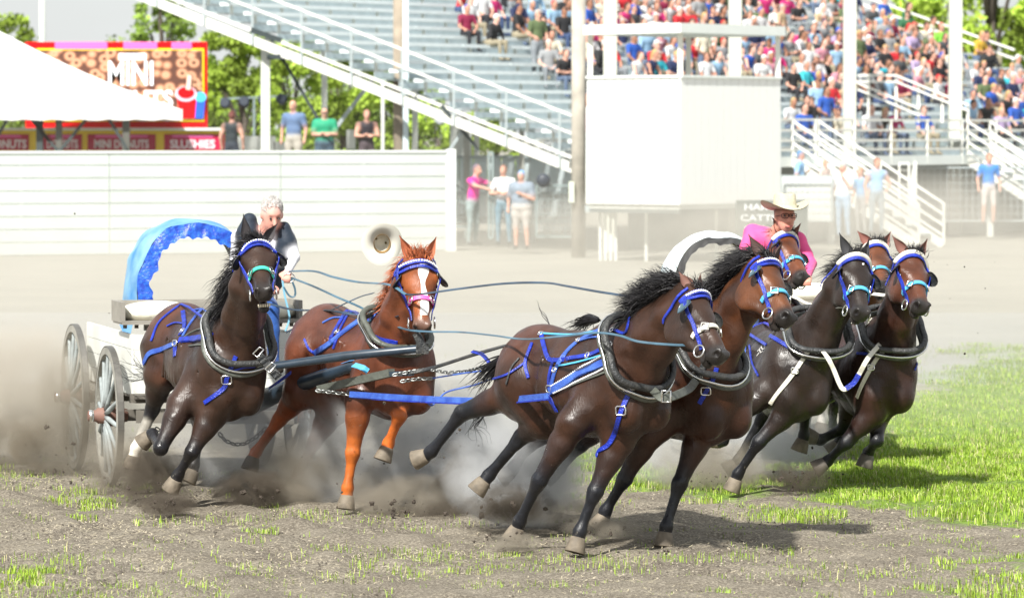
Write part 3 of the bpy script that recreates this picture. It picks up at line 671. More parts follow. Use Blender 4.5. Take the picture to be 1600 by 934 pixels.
mb = MB(); zi = zb + .02; ins = [cL.lerp(back, .02), c0.lerp(back, .02), cR.lerp(back, .02), back]
mb.add([Vector((p.x, p.y, zi)) for p in ins] + [Vector((p.x, p.y, zb - .1)) for p in ins], [(0,1,2,3), (7,6,5,4), (0,4,5,1), (1,5,6,2), (2,6,7,3), (3,7,4,0)]).build('floor', WHT2, booth)
for a, b_ in ((cR, back), (back, cL)):
    MB().beam(Vector((a.x, a.y, (zb+zt)/2 - .3)), Vector((b_.x, b_.y, (zb+zt)/2 - .3)), .05, zt - zb - .6).build('rear_wall', WHT, booth)
zr = P(1062, 52, 84.5).z
rf = [cL + Vector((-.08, -.1, 0)), c0 + Vector((0, -.35, 0)), cR + Vector((.1, -.05, 0)), back + Vector((0, .3, 0))]
mb = MB(); mb.add([Vector((p.x, p.y, zr)) for p in rf] + [Vector((p.x, p.y, zr + .2)) for p in rf], [(3,2,1,0), (4,5,6,7), (0,1,5,4), (1,2,6,5), (2,3,7,6), (3,0,4,7)]).build('roof', WHT, booth)
for q in (cL, c0, cR, back): MB().box((q.x + (back.x-q.x)*.03, q.y + (back.y-q.y)*.03, (zt+zr)/2), (.11, .11, zr-zt)).build('roof_post', RAIL, booth)
MB().beam((cL.x, cL.y, zt+.02), (c0.x, c0.y, zt+.02), .1, .05).beam((c0.x, c0.y, zt+.021), (cR.x, cR.y, zt+.021), .1, .05).build('sill', WHT, booth)
MB().beam((cL.x, cL.y+.3, zb-.12), (c0.x, c0.y+.3, zb-.12), .1, .14).build('skid_beam', GRS, booth)
for px, d in ((938, 86.4), (1010, 86), (1120, 86.3), (1200, 87.5)):
    p = P(px, 340, d); 
    for q in range(4 if px < 1000 else 1): MB().box((p.x + q*.11, d + .2, (zb-.15)/2), (.06, .1, zb-.15)).build('leg', WHT2, booth)
# sign board under the booth
sg = thing('sponsor_sign', 'dark sponsor board with white lettering standing under the booth behind the pink shirted driver', 'sign', (P(1205, 340, 84).x, 84, 0))
fbox(1150, 313, 1262, 372, 84, .04).build('board', mat('sign_dark', (.07, .09, .08), .6), sg); 
for w, y, x in (('HARTLE', 324, 1196), ('CATTLE', 341, 1190), ('HAY', 358, 1178)): text(w, x, y, 84, 10, LET, sg, dd=-.03, bold=.01, wfit=66 if w != 'HAY' else 30)
# ---- back area: metal wall, gate, panels
mw = thing('metal_wall', 'pale blue corrugated metal wall behind the people at the gate', 'wall', (P(790, 300, 100).x, 100, 0))
for k in range(9):
    x0 = 696 + k*22; fbox(x0, 243, x0 + 21, 350, 100, .05, .02*(k % 2)).build('panel', mat('pale_blue_metal', (.74, .84, .86), .5, var=.06), mw)
for y0 in (243, 300, 338): fbox(696, y0, 896, y0 + 4, 99.9, .06).build('rail', GRS, mw)
sh = thing('small_tent', 'small white canopy tent behind the metal wall under the stand', 'tent', (P(850, 230, 112).x, 112, 0))
a, b_, c_ = P(812, 243, 112), P(905, 243, 112), P(862, 216, 112)
MB().add([(a.x, 110.5, a.z), (b_.x, 110.5, a.z), (b_.x, 113.5, a.z), (a.x, 113.5, a.z), (c_.x, 112, c_.z), (a.x, 110.5, .0), (b_.x, 110.5, 0)], [(0,1,4), (1,2,4), (2,3,4), (3,0,4), (0,5,6,1)]).build('roof', tm, sh)
def mesh_gate(x0, x1, y0, y1, d, label, name='wire_gate', stepx=9, stepy=11, m_=None):
    g = thing(name, label, 'gate', (P((x0+x1)/2, y1, d).x, d, 0)); m_ = m_ or DKS
    for y in (y0, y1): MB().beam(P(x0, y, d), P(x1, y, d), .04, .04, up=(0,1,0)).build('rail', m_, g)
    for x in (x0, x1): MB().beam(P(x, y0, d), P(x, y1, d), .045, .045, up=(0,1,0)).build('upright', m_, g)
    mb = MB()
    for x in np.arange(x0, x1, stepx): mb.beam(P(x, y0, d), P(x, y1, d), .012, .012, up=(0,1,0))
    for y in np.arange(y0, y1, stepy): mb.beam(P(x0, y, d), P(x1, y, d), .012, .012, up=(0,1,0))
    tag(mb.build('wire_mesh', m_, g), kind='stuff')
GG = mat('gate_grey', (.22, .28, .28), .5)
mesh_gate(838, 900, 290, 370, 92, 'wire mesh panel right of the man in the grey shirt', m_=GG)
mesh_gate(764, 770, 238, 372, 91.2, 'narrow dark upright gate frame between the pink shirt and white shirt men', m_=GG, stepx=20)
mesh_gate(1221, 1300, 275, 345, 92, 'white board panel with wire mesh right of the booth', m_=GRS)
tag(fbox(1221, 275, 1300, 345, 92.2, .05).build('hoarding', WHT), 'white hoarding behind the wire mesh right of the booth', 'hoarding')
mesh_gate(1405, 1420, 255, 345, 100, 'tall narrow gate under the stand walkway', m_=RAIL, stepx=20)
mesh_gate(1430, 1600, 262, 345, 104, 'wire fence panel under the walkway at the right edge', m_=GRS, stepx=10, stepy=12)
stp = thing('metal_steps', 'small dark metal steps beside the end of the white board fence', 'steps', (P(722, 340, 94).x, 97, 0))
for q in range(5): fbox(702 + q*7, 352 - q*9, 742, 356 - q*9, 97, .3).build('step', GG, stp)
bar((700, 280), (745, 312), .04, GG, 'handrail', stp, 97); bar((700, 300), (745, 332), .04, GG, 'handrail', stp, 97.1)
for px in (709, 727, 745): bar((px, 290), (px, 372), .03, GG, 'upright', stp, 97)
# stage lamp bar behind the people on the fence
lb = thing('lamp_bar', 'dark lighting bar with round stage lamps behind the fence left of the stand post', 'lamp bar', (P(390, 150, 104).x, 104, 0))
bar((345, 155), (450, 150), .05, GG, 'bar', lb, 104); bar((397, 155), (397, 232), .06, GG, 'stand', lb, 104)
for px, py in ((352, 162), (382, 160), (411, 157), (440, 156)):
    p = P(px, py, 103.9); MB().lathe(p, [(.08, -.12), (.13, -.05), (.14, .1), (.1, .14)], 12, Matrix.Rotation(1.4, 3, 'X')).build('lamp', mat('lamp_black', (.03, .04, .06), .4), lb)
# chairs/white boxes behind the fence
for px, py, w, h, lab in ((436, 226, 16, 9, 'small white box on the fence ledge beside the man in blue'), (548, 213, 13, 20, 'white folded chair back beside the woman in the patterned shirt'), (720, 215, 34, 40, 'white utility box behind the fence end under the stand'), (400, 222, 60, 18, 'low pale blue unit behind the black vested woman')):
    o = fbox(px - w/2, py - h/2, px + w/2, py + h/2 + 10, 103, .4).build('white_box', WHT2); tag(o, lab, 'box')
# ================================================================ HORSES
COAT = attr_mat('horse_coat', rough=.43, spec=.42, bump=.85, bscale=6.5, var=.45, vscale=5, coat=.03, ridged=True)
_n = COAT.node_tree.nodes['Principled BSDF']; _n.inputs['Sheen Weight'].default_value = .04; _n.inputs['Sheen Roughness'].default_value = .4
_nt = COAT.node_tree; _tc = [x for x in _nt.nodes if x.type == 'TEX_COORD'][0]
_r1 = _nt.nodes.new('ShaderNodeTexNoise'); _r1.inputs['Scale'].default_value = 9; _r1.inputs['Detail'].default_value = 6; _nt.links.new(_tc.outputs['Object'], _r1.inputs['Vector'])
_r2 = _nt.nodes.new('ShaderNodeMapRange'); _r2.inputs[1].default_value = .35; _r2.inputs[2].default_value = .65; _r2.inputs[3].default_value = .27; _r2.inputs[4].default_value = .56; _nt.links.new(_r1.outputs['Fac'], _r2.inputs[0]); _nt.links.new(_r2.outputs[0], _n.inputs['Roughness'])
_b1 = [x for x in _nt.nodes if x.type == 'BUMP'][0]; _mp = _nt.nodes.new('ShaderNodeMapping'); _mp.inputs['Scale'].default_value = (1, 1, .22); _nt.links.new(_tc.outputs['Object'], _mp.inputs[0])
_r3 = _nt.nodes.new('ShaderNodeTexNoise'); _r3.inputs['Scale'].default_value = 95; _r3.inputs['Detail'].default_value = 4; _nt.links.new(_mp.outputs[0], _r3.inputs['Vector'])
_b2 = _nt.nodes.new('ShaderNodeBump'); _b2.inputs['Strength'].default_value = .35; _b2.inputs['Distance'].default_value = .008; _nt.links.new(_r3.outputs['Fac'], _b2.inputs['Height']); _nt.links.new(_b1.outputs[0], _b2.inputs['Normal']); 
_vd = _nt.nodes.new('ShaderNodeTexNoise'); _vd.inputs['Scale'].default_value = 4; _nt.links.new(_tc.outputs['Object'], _vd.inputs['Vector'])
_va = _nt.nodes.new('ShaderNodeVectorMath'); _va.operation = 'MULTIPLY_ADD'; _va.inputs[1].default_value = (.35, .35, .35); _nt.links.new(_vd.outputs['Color'], _va.inputs[0]); _nt.links.new(_tc.outputs['Object'], _va.inputs[2])
_vv = _nt.nodes.new('ShaderNodeTexVoronoi'); _vv.feature = 'DISTANCE_TO_EDGE'; _vv.inputs['Scale'].default_value = 4.5; _nt.links.new(_va.outputs[0], _vv.inputs['Vector'])
_vm = _nt.nodes.new('ShaderNodeMapRange'); _vm.interpolation_type = 'SMOOTHSTEP'; _vm.inputs[1].default_value = 0; _vm.inputs[2].default_value = .06; _vm.inputs[3].default_value = 1; _vm.inputs[4].default_value = 0; _nt.links.new(_vv.outputs['Distance'], _vm.inputs[0])
_b3 = _nt.nodes.new('ShaderNodeBump'); _b3.inputs['Strength'].default_value = .13; _b3.inputs['Distance'].default_value = .006; _nt.links.new(_vm.outputs[0], _b3.inputs['Height']); _nt.links.new(_b2.outputs[0], _b3.inputs['Normal']); _nt.links.new(_b3.outputs[0], _n.inputs['Normal'])
# splashed dirt, thicker towards the ground
_sx = _nt.nodes.new('ShaderNodeSeparateXYZ'); _nt.links.new(_tc.outputs['Object'], _sx.inputs[0]); _dz = _nt.nodes.new('ShaderNodeMapRange'); _dz.inputs[1].default_value = .1; _dz.inputs[2].default_value = 1.3; _dz.inputs[3].default_value = .60; _dz.inputs[4].default_value = .68; _nt.links.new(_sx.outputs['Z'], _dz.inputs[0])
_dn = _nt.nodes.new('ShaderNodeTexNoise'); _dn.inputs['Scale'].default_value = 34; _dn.inputs['Detail'].default_value = 7; _dn.inputs['Roughness'].default_value = .75; _nt.links.new(_tc.outputs['Object'], _dn.inputs['Vector'])
_dg = _nt.nodes.new('ShaderNodeMath'); _dg.operation = 'SUBTRACT'; _nt.links.new(_dn.outputs['Fac'], _dg.inputs[0]); _nt.links.new(_dz.outputs[0], _dg.inputs[1]); _dh = _nt.nodes.new('ShaderNodeMath'); _dh.operation = 'MULTIPLY'; _dh.use_clamp = True; _dh.inputs[1].default_value = 12; _nt.links.new(_dg.outputs[0], _dh.inputs[0])
_dm = _nt.nodes.new('ShaderNodeMix'); _dm.data_type = 'RGBA'; _nt.links.new(_dh.outputs[0], _dm.inputs[0]); _nt.links.new(_n.inputs['Base Color'].links[0].from_socket, _dm.inputs[6]); _dm.inputs[7].default_value = (.16, .14, .11, 1); _nt.links.new(_dm.outputs[2], _n.inputs['Base Color'])
HOOF = mat('hoof_horn', (.23, .19, .14), .7, var=.5, vscale=14, bump=.2, bscale=30); HOOFD = mat('hoof_dark', (.14, .12, .10), .6, var=.3, vscale=14)
EYE = mat('horse_eye', (.012, .008, .006), .06, spec=.9, coat=1.0)
HAIRK = attr_mat('horse_hair', rough=.42, spec=.5, bump=0, var=.2, vscale=20)
NAV = mat('harness_blue', (.012, .04, .50), .38, vscale=18, spec=.6, col2=(.006, .018, .20), bump=.4, bscale=90); SKY = mat('strap_light_blue', (.10, .48, .80), .4, var=.15, vscale=20)
CRW = mat('strap_cream', (.80, .77, .66), .5, var=.1, vscale=20); LTH = mat('leather_black', (.022, .025, .028), .42, var=.5, vscale=14, spec=.5, bump=.5, bscale=55, col2=(.055, .055, .052)); LTG = mat('leather_grey_green', (.12, .13, .11), .45, var=.4, vscale=12, bump=.3, bscale=40)
MTL = mat('nickel', (.82, .82, .80), .22, metal=1.0); MINT = mat('strap_mint', (.06, .55, .40), .4); PINK = mat('strap_pink', (.8, .12, .42), .45); SLT = mat('silver_dots', (.85, .87, .9), .35); TRB = mat('trace_blue', (.07, .17, .58), .4, vscale=9, col2=(.02, .06, .34), bump=.4, bscale=80)
def lerp(a, b, t): return a + (b - a) * t
def head_frame(poll, muz, hint):
    ax = (muz - poll).normalized(); h = Vector(hint); up = (h - ax * h.dot(ax)).normalized(); lat = up.cross(ax)
    return Matrix(((ax.x, lat.x, up.x, poll.x), (ax.y, lat.y, up.y, poll.y), (ax.z, lat.z, up.z, poll.z), (0, 0, 0, 1)))
class Horse:
    def __init__(s, label, d0, thorax, hips, neck, poll, muz, hint, legs, col, legcol, muzcol=(.03,.026,.024), mane=(.012,.011,.012), sc=1.0, open_mouth=False, vox=.0125, group='race horses at full gallop', belly=None, headL=.57, headcol=None, hipcol=None):
        s.d0 = d0; J = lambda q: P(q[0], q[1], d0 + (q[2] if len(q) > 2 else 0)); s.J = J
        dk = lambda q: tuple(x * .84 for x in q) if q else q
        col, legcol, muzcol, headcol, hipcol = dk(col), dk(legcol), dk(muzcol), dk(headcol) if headcol and headcol[0] < .2 else headcol, dk(hipcol)
        T, H = J(thorax), J(hips); hd = (T - H).normalized(); up0 = Vector((0, 0, 1)); lat = hd.cross(up0).normalized(); up = lat.cross(hd).normalized(); s.hd, s.lat, s.up = hd, lat, up
        R = np.array(Matrix((hd, lat, up)).transposed())
        s.root = thing('race_horse', label, 'horse', (T.x, T.y, 0), group)
        pl = J(poll); mz0 = P(muz[0], muz[1], pl.y); L = headL * sc; q = (mz0 - pl).length; dz = math.sqrt(max(0.0, L*L - min(q, L*.999)**2))
        mz = P(muz[0], muz[1], pl.y - dz * (1 if len(muz) < 3 else muz[2])); s.poll, s.muz = pl, mz; HM = head_frame(pl, mz, hint); s.HM = HM; s.L = L
        pts = [T, H, pl, mz]; 
        for k, l_ in legs: pts += [J(x) for x in l_]
        lo = np.min([list(p) for p in pts], 0) - .50; hi = np.max([list(p) for p in pts], 0) + .50; lo[2] = max(lo[2], -.1)
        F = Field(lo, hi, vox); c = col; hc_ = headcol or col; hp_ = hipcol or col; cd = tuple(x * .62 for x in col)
        a = lambda t, u=0, l=0, f=0: lerp(H, T, t) + up * u * sc + lat * l * sc + hd * f * sc
        E = lambda ctr, r, k=.08, cc=c: F.ell(ctr, np.array(r) * sc, R, k, cc)
        E(a(.50), (.52, .255, .29), .1); E(a(1, -.02), (.36, .25, .35), .1); E(a(0, .02), (.34, .255, .29), .1, hp_)
        E(a(.95, .20), (.26, .13, .18), .1); E(a(.0, .17, 0, -.04), (.25, .17, .15), .1, hp_); E(a(.4, .17), (.4, .13, .12), .08)
        for sd in (-1, 1):
            E(a(1, -.02, sd*.15, .12), (.19, .115, .26), .07); E(a(1, -.2, sd*.11, .22), (.13, .11, .14), .05)   # shoulder, breast
            E(a(0, -.05, sd*.15, -.08), (.24, .13, .27), .07, hp_)
            E(a(.62, -.05, sd*.20), (.3, .09, .2), .09)
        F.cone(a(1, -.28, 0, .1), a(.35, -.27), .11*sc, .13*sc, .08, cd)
        for sd in (-1, 1):
            E(a(.80, -.12, sd*.195), (.17, .062, .12), .022); F.ell(a(1.17, -.12, sd*.135), (.075*sc, .075*sc, .09*sc), R, .025, c); E(a(1.14, .02, sd*.165, .02), (.07, .05, .19), .025)
            E(a(-.02, .13, sd*.125), (.22, .085, .13), .025, hp_); E(a(-.22, -.02, sd*.16), (.10, .07, .22), .025); E(a(.13, -.13, sd*.21), (.13, .06, .15), .025, hp_)
            F.cone(a(1.02, .27, sd*.15), a(1.15, -.02, sd*.235), .014*sc, .018*sc, .03, c, cut=True); F.cone(a(.93, -.02, sd*.262), a(.80, -.22, sd*.25), .012*sc, .016*sc, .03, c, cut=True)
            F.cone(a(-.08, .12, sd*.235), a(-.20, -.22, sd*.225), .010*sc, .014*sc, .03, c, cut=True); F.cone(a(.20, .05, sd*.285), a(.28, -.22, sd*.27), .016*sc, .02*sc, .05, c, cut=True)
            for q in range(6): t_ = .40 + q*.065; F.cone(a(t_, .14, sd*.262), a(t_ - .05, -.16, sd*.272), .012*sc, .016*sc, .018, c)
        # neck
        NK = [J(x) for x in neck]; nr = [x[3] * sc for x in neck]; s.neck = NK; s.nr = nr
        F.cone(a(1, .12, 0, .02), NK[0], .2*sc, nr[0]*.95, .09, c, lat, .72)
        for i in range(len(NK) - 1): F.cone(NK[i], NK[i+1], nr[i]*.93, nr[i+1]*.93, .06, c if i == 0 else hc_, lat, .66)
        F.cone(NK[-1], HM @ Vector((.05*sc, 0, -.07*sc)), nr[-1], .10*sc, .05, hc_, lat, .8)
        # windpipe and brachial muscles give the neck its planes
        fwd = [(NK[min(i+1, len(NK)-1)] - NK[max(i-1, 0)]).normalized() for i in range(len(NK))]
        s.crest = []; 
        for i in range(len(NK)):
            o = lat.cross(fwd[i]).normalized(); 
            if o.dot(up + hd*-.3) < 0: o = -o
            s.crest.append(NK[i] + o * nr[i] * .92); s.crest_dir = o
        for i in range(len(NK) - 1):
            o0 = (s.crest[i] - NK[i]); o1 = (s.crest[i+1] - NK[i+1]); F.cone(NK[i] - o0*.75, NK[i+1] - o1*.7, .075*sc, .06*sc, .05, c)
            for sd in (-1, 1): F.cone(NK[i] + lat*sd*nr[i]*.42 - o0*.1, NK[i+1] + lat*sd*nr[i+1]*.42 - o1*.2, .085*sc, .06*sc, .04, c)
        # head
        HY = 1.2; h = lambda x, y, z: HM @ Vector((x*sc*headL/.57, y*sc*HY, z*sc*HY)); HR = np.array(HM.to_3x3()); mc = muzcol; mid = tuple((a_*.65 + b_*.35) for a_, b_ in zip(hc_, mc))
        def he(p, r, k=.03, cc=hc_, cut=False): F.ell(h(*p), np.array(r)*sc*np.array([1.04, HY, HY]), HR, k, cc, cut)
        he((.09,0,-.06), (.12,.088,.10)); he((.19,0,-.045), (.13,.098,.065)); F.cone(h(.18,0,-.05), h(.46,0,-.042), .084*sc, .052*sc, .03, hc_, HM.to_3x3() @ Vector((0,0,1)), .8)
        for sd in (-1, 1):
            he((.205,sd*.055,-.155), (.125,.036,.105), .025); he((.17,sd*.083,-.04), (.05,.028,.03), .02); F.cone(h(.23,sd*.082,-.075), h(.36,sd*.055,-.085), .024*sc, .016*sc, .02, hc_)
            F.cone(h(.27,sd*.048,-.19), h(.46,sd*.022,-.125), .032*sc, .024*sc, .03, mid)
            he((.215,sd*.104,-.062), (.026,.012,.02), .008, cut=True, cc=(.02,.015,.012))
        F.cone(h(.24,0,-.115), h(.49,0,-.085), 0.092*sc, .058*sc, .03, mid, HM.to_3x3() @ Vector((0,1,0)), .88)
        he((.525,0,-.075), (.06,.058,.06), .03, mc); 
        oj = .05 if open_mouth else 0
        he((.505,0,-.145-oj), (.05,.036,.024), .02 if not open_mouth else .008, mc)
        if open_mouth: F.cone(h(.3,0,-.19), h(.5,0,-.15-oj), .04*sc, .026*sc, .02, mid); he((.525,0,-.125), (.05,.035,.02), .01, (.5,.16,.16), cut=True)
        else: he((.565,0,-.122), (.05,.06,.006), .008, cut=True, cc=(.01,.008,.008))
        for sd in (-1, 1):
            he((.545,sd*.036,-.045), (.034,.022,.034), .015, mc); he((.563,sd*.047,-.048), (.020,.013,.021), .006, cut=True, cc=(.006,.004,.004))
        # legs
        s.hooves = []
        for kind, l_ in legs:
            opt = {}
            if isinstance(kind, tuple): kind, opt = kind
            p = [J(x) for x in l_]; lc = opt.get('col', legcol); upc = c; sock = opt.get('sock')
            if kind == 'fore':
                E_, K, Fk, Cc, Tt = p; sd = 1 if (E_ - T).dot(lat) > 0 else -1
                F.cone(a(.98, -.08, sd*.14, .02), E_, .16*sc, .112*sc, .06, c); m = lerp(E_, K, .35)
                F.cone(lerp(E_, K, .02) + hd*.045*sc, lerp(E_, K, .6) + hd*.02*sc, .062*sc, .040*sc, .018, upc); F.cone(lerp(E_, K, .0) - hd*.05*sc, lerp(E_, K, .55) - hd*.03*sc, .058*sc, .036*sc, .018, upc); F.cone(E_, m, .098*sc, .080*sc, .03, upc); F.cone(m, lerp(E_, K, .8), .086*sc, .052*sc, .03, tuple((x+y)/2 for x, y in zip(upc, lc)))
                F.cone(lerp(E_, K, .75), K, .052*sc, .052*sc, .02, lc); F.cone(K, lerp(K, Fk, .14), .056*sc, .047*sc, .02, lc)
                F.cone(lerp(K, Fk, .12), lerp(K, Fk, .85), .039*sc, .033*sc, .018, lc); bh = hd * -.022 * sc; F.cone(lerp(K, Fk, .1) + bh, lerp(K, Fk, .95) + bh, .02*sc, .022*sc, .012, lc)
            else:
                S_, K, Fk, Cc, Tt = p; sd = 1 if (S_ - H).dot(lat) > 0 else -1
                F.cone(a(.02, -.05, sd*.13, -.02), S_, .22*sc, .135*sc, .07, c); m = lerp(S_, K, .5)
                F.cone(lerp(S_, K, .05) + hd*.05*sc, lerp(S_, K, .7) + hd*.02*sc, .07*sc, .04*sc, .02, upc); F.cone(S_, m, .122*sc, .082*sc, .04, upc); F.cone(m, K, .084*sc, .054*sc, .03, lc)
                F.cone(K, lerp(K, Fk, .15), .058*sc, .048*sc, .02, lc); bk = (K - Fk).normalized()
                F.cone(K + bk*.05*sc - hd*.03*sc, lerp(K, Fk, .1) - hd*.01, .028*sc, .036*sc, .02, lc)
                F.cone(lerp(K, Fk, .12), lerp(K, Fk, .88), .042*sc, .036*sc, .018, lc)
            lc2 = sock or lc
            if sock: F.cone(lerp(K, Fk, .35), Fk, .04*sc, .038*sc, .012, sock)
            F.cone(lerp(K, Fk, .88), Fk, .036*sc, .046*sc, .02, lc2); F.cone(Fk, lerp(Fk, Cc, .6), .043*sc, .036*sc, .02, lc2); F.cone(lerp(Fk, Cc, .5), Cc, .038*sc, .048*sc, .015, lc2)
            s.hooves.append((Cc, Tt, opt.get('hoof', HOOF), (Cc - Fk).normalized()))
        me, V, Fc = F.mesh('body'); s.bvh = BVHTree.FromPolygons([tuple(v) for v in V], [tuple(int(i) for i in f) for f in Fc])
        s.colset = (V, me)
        s.body = link('body', me, COAT, s.root); s.h = h; s.sc = sc; s.c = col
        # hooves
        for Cc, Tt, hm, dr in s.hooves:
            ax = (Tt - Cc); L_ = max(ax.length, .06); ax.normalize(); ax = (ax*.75 + dr*.25).normalized(); q = ax.to_track_quat('Z', 'Y').to_matrix()
            ell_r = [(.047, -.012), (.052, 0), (.060, .035), (.069, .085), (.067, .09), (.05, .082), (.02, .078)]
            mb = MB(); mb.lathe(Cc, [(r*sc, z*sc) for r, z in ell_r], 18, q); mb.build('hoof', hm, s.root)
        # eyes
        for sd in (-1, 1): MB().ball(h(.213, sd*.084, -.061), .0255*sc, 14, 10).build('eye', EYE, s.root)
    # ---- surface tools
    def hit(s, px, py, off=.006, fallback=None):
        o = Vector((0, 0, CH)); d = (P(px, py, 20) - o).normalized(); r = s.bvh.ray_cast(o, d)
        if r[0] is None:
            r = s.bvh.find_nearest(P(px, py, s.d0 if fallback is None else fallback))
            n_ = r[1]
            if n_.dot(d) > 0: n_ = -n_
            return r[0] + n_ * off, n_
        n_ = r[1] if r[1].dot(d) < 0 else -r[1]; return r[0] + n_ * off, n_
    def around(s, org, dirv, off=.006, fb=.1, far=.19):
        dirv = dirv.normalized(); r = s.bvh.ray_cast(org + dirv * far * s.sc, -dirv, far * s.sc)
        if r[0] is None: return org + dirv * fb, dirv
        n_ = r[1] if r[1].dot(dirv) > 0 else -r[1]; return r[0] + n_ * off, (n_ + dirv).normalized()
    def strap_px(s, name, pts, w, m, parent, th=.006, n=None, off=.006, smooth=1):
        q = spline([(p[0], p[1]) for p in pts], n or max(8, int(len(pts) * 7))); H = [s.hit(x, y, off) for x, y in q]
        ps = [h[0] for h in H]; ns = [h[1] for h in H]
        for _ in range(smooth):
            ps = [ps[0]] + [(ps[i-1] + ps[i]*2 + ps[i+1]) / 4 for i in range(1, len(ps)-1)] + [ps[-1]]; ns = [(ns[max(i-1,0)] + ns[i] + ns[min(i+1, len(ns)-1)]).normalized() for i in range(len(ns))]
        # drop jumps over empty space
        return MB().strap(ps, ns, w, th).build(name, m, parent)
    def ring_head(s, x, zc, a0, a1, n=18, tilt=0.0, off=.008):
        """points round the head at station x; angle 0 = over the top of the nose, +-pi = under the jaw"""
        R = s.HM.to_3x3(); out = []
        for t in np.linspace(a0, a1, n):
            org = s.h(x - tilt * math.cos(t) * .1, 0, zc); dr = R @ Vector((-tilt*.25*math.cos(t), math.sin(t), math.cos(t))); out.append(s.around(org, dr, off, .09*s.sc))
        return [o[0] for o in out], [o[1] for o in out]
def torus(mb, c, R, r, M, n=16, m=6, mi=0):
    pts = [Vector(c) + M @ Vector((R*math.cos(t), R*math.sin(t), 0)) for t in np.linspace(0, 2*math.pi, n, endpoint=False)]; return mb.tube(pts, r, m, closed=True, mi=mi)
def ears(H, tips, m_in, fwd=None):
    """tips: pixel of each ear tip; ears are cupped leaves rooted behind the forehead"""
    sc = H.sc; R = H.HM.to_3x3()
    for sd, tip in zip((-1, 1), tips):
        base = H.h(.015, sd*.055, .01); 
        dirv = P(tip[0], tip[1], base.y) - base; Lp = dirv.length; L = max(.165*sc, Lp); dy = math.sqrt(max(0, L*L - Lp*Lp)) * (tip[2] if len(tip) > 2 else .5); T = base + dirv + Vector((0, dy, 0)); ax = (T - base).normalized(); L = (T-base).length
        face = (R @ Vector((.75, sd*.35, .5))).normalized(); sidev = ax.cross(face).normalized(); face = sidev.cross(ax).normalized()
        mb = MB(); NU, NV = 9, 9; vs = []
        for i in range(NV):
            v = i/(NV-1); w = (.040 * math.sin(math.pi * min(1, (v*.78 + .22)))**.85 * (1 - v**3) + .001)*sc
            if i == NV-1: w = .001
            for j in range(NU):
                u = -1 + 2*j/(NU-1); ang = u * 1.75 * (1 - .35*v)
                vs.append(base - ax*.02 + ax * (L+.02) * v + sidev * (w * math.sin(ang)) - face * (w * math.cos(ang) * .9) + face * .01 * v)
        fs = [(i*NU+j, i*NU+j+1, (i+1)*NU+j+1, (i+1)*NU+j) for i in range(NV-1) for j in range(NU-1)]
        inn = [Vector(v) + face * .006 * sc for v in vs]; mb.add(vs, fs, 0, True); mb.add(inn, [f[::-1] for f in fs], 1, True); mb.build('ear', m_in, H.root)
def hairs(name, parent, roots, dirs, Ls, col, w=.004, sag=.25, curl=.15, seed=0, m=None, jit=.2, nseg=7):
    """many tapered locks; roots/dirs/Ls arrays"""
    r = np.random.default_rng(seed); N = len(roots); roots = np.array(roots, float); D = np.array(dirs, float); D /= np.linalg.norm(D, axis=1)[:, None] + 1e-9
    D = D + r.normal(0, jit, (N, 3)); D /= np.linalg.norm(D, axis=1)[:, None]; L = np.array(Ls, float)[:, None] * r.uniform(.55, 1.1, (N, 1))
    side = np.cross(D, r.normal(0, 1, (N, 3))); side /= np.linalg.norm(side, axis=1)[:, None]; s2 = np.cross(D, side); ph = r.uniform(0, 6.28, (N, 1)); fr = r.uniform(1.5, 4.5, (N, 1)); am = r.uniform(.3, 1, (N, 1)) * curl
    V = np.zeros((N, nseg, 3, 3)); W = w * r.uniform(.6, 1.5, (N, 1))
    for k in range(nseg):
        t = k / (nseg - 1); c_ = roots + D * L * t + np.array([0, 0, -1.0]) * L * sag * t * t + side * L * am * np.sin(ph + fr * t) * t + s2 * L * am * .7 * np.cos(ph*1.7 + fr * t) * t
        ww = W * (1 - t**1.5) + .0004
        for j in range(3): a = 2*math.pi*j/3; V[:, k, j] = c_ + side * ww * math.cos(a) + s2 * ww * math.sin(a)
    idx = np.arange(N * nseg * 3).reshape(N, nseg, 3); Q = []
    for j in range(3): Q.append(np.stack([idx[:, :-1, j], idx[:, :-1, (j+1) % 3], idx[:, 1:, (j+1) % 3], idx[:, 1:, j]], -1).reshape(-1, 4))
    Q = np.concatenate(Q).astype(np.int32); V = V.reshape(-1, 3)
    me = bpy.data.meshes.new(name); me.vertices.add(len(V)); me.vertices.foreach_set('co', V.astype(np.float32).ravel()); me.loops.add(Q.size); me.loops.foreach_set('vertex_index', Q.ravel())
    me.polygons.add(len(Q)); me.polygons.foreach_set('loop_start', np.arange(0, Q.size, 4, dtype=np.int32)); me.polygons.foreach_set('loop_total', np.full(len(Q), 4, np.int32)); me.polygons.foreach_set('use_smooth', np.ones(len(Q), bool)); me.update(calc_edges=True)
    cc = np.array([col]) * r.uniform(.5, 2.2, (N, 1)); at = me.color_attributes.new('col', 'FLOAT_COLOR', 'POINT'); at.data.foreach_set('color', np.hstack([np.repeat(cc, nseg*3, 0), np.ones((N*nseg*3, 1))]).astype(np.float32).ravel())
    return link(name, me, m or HAIRK, parent)
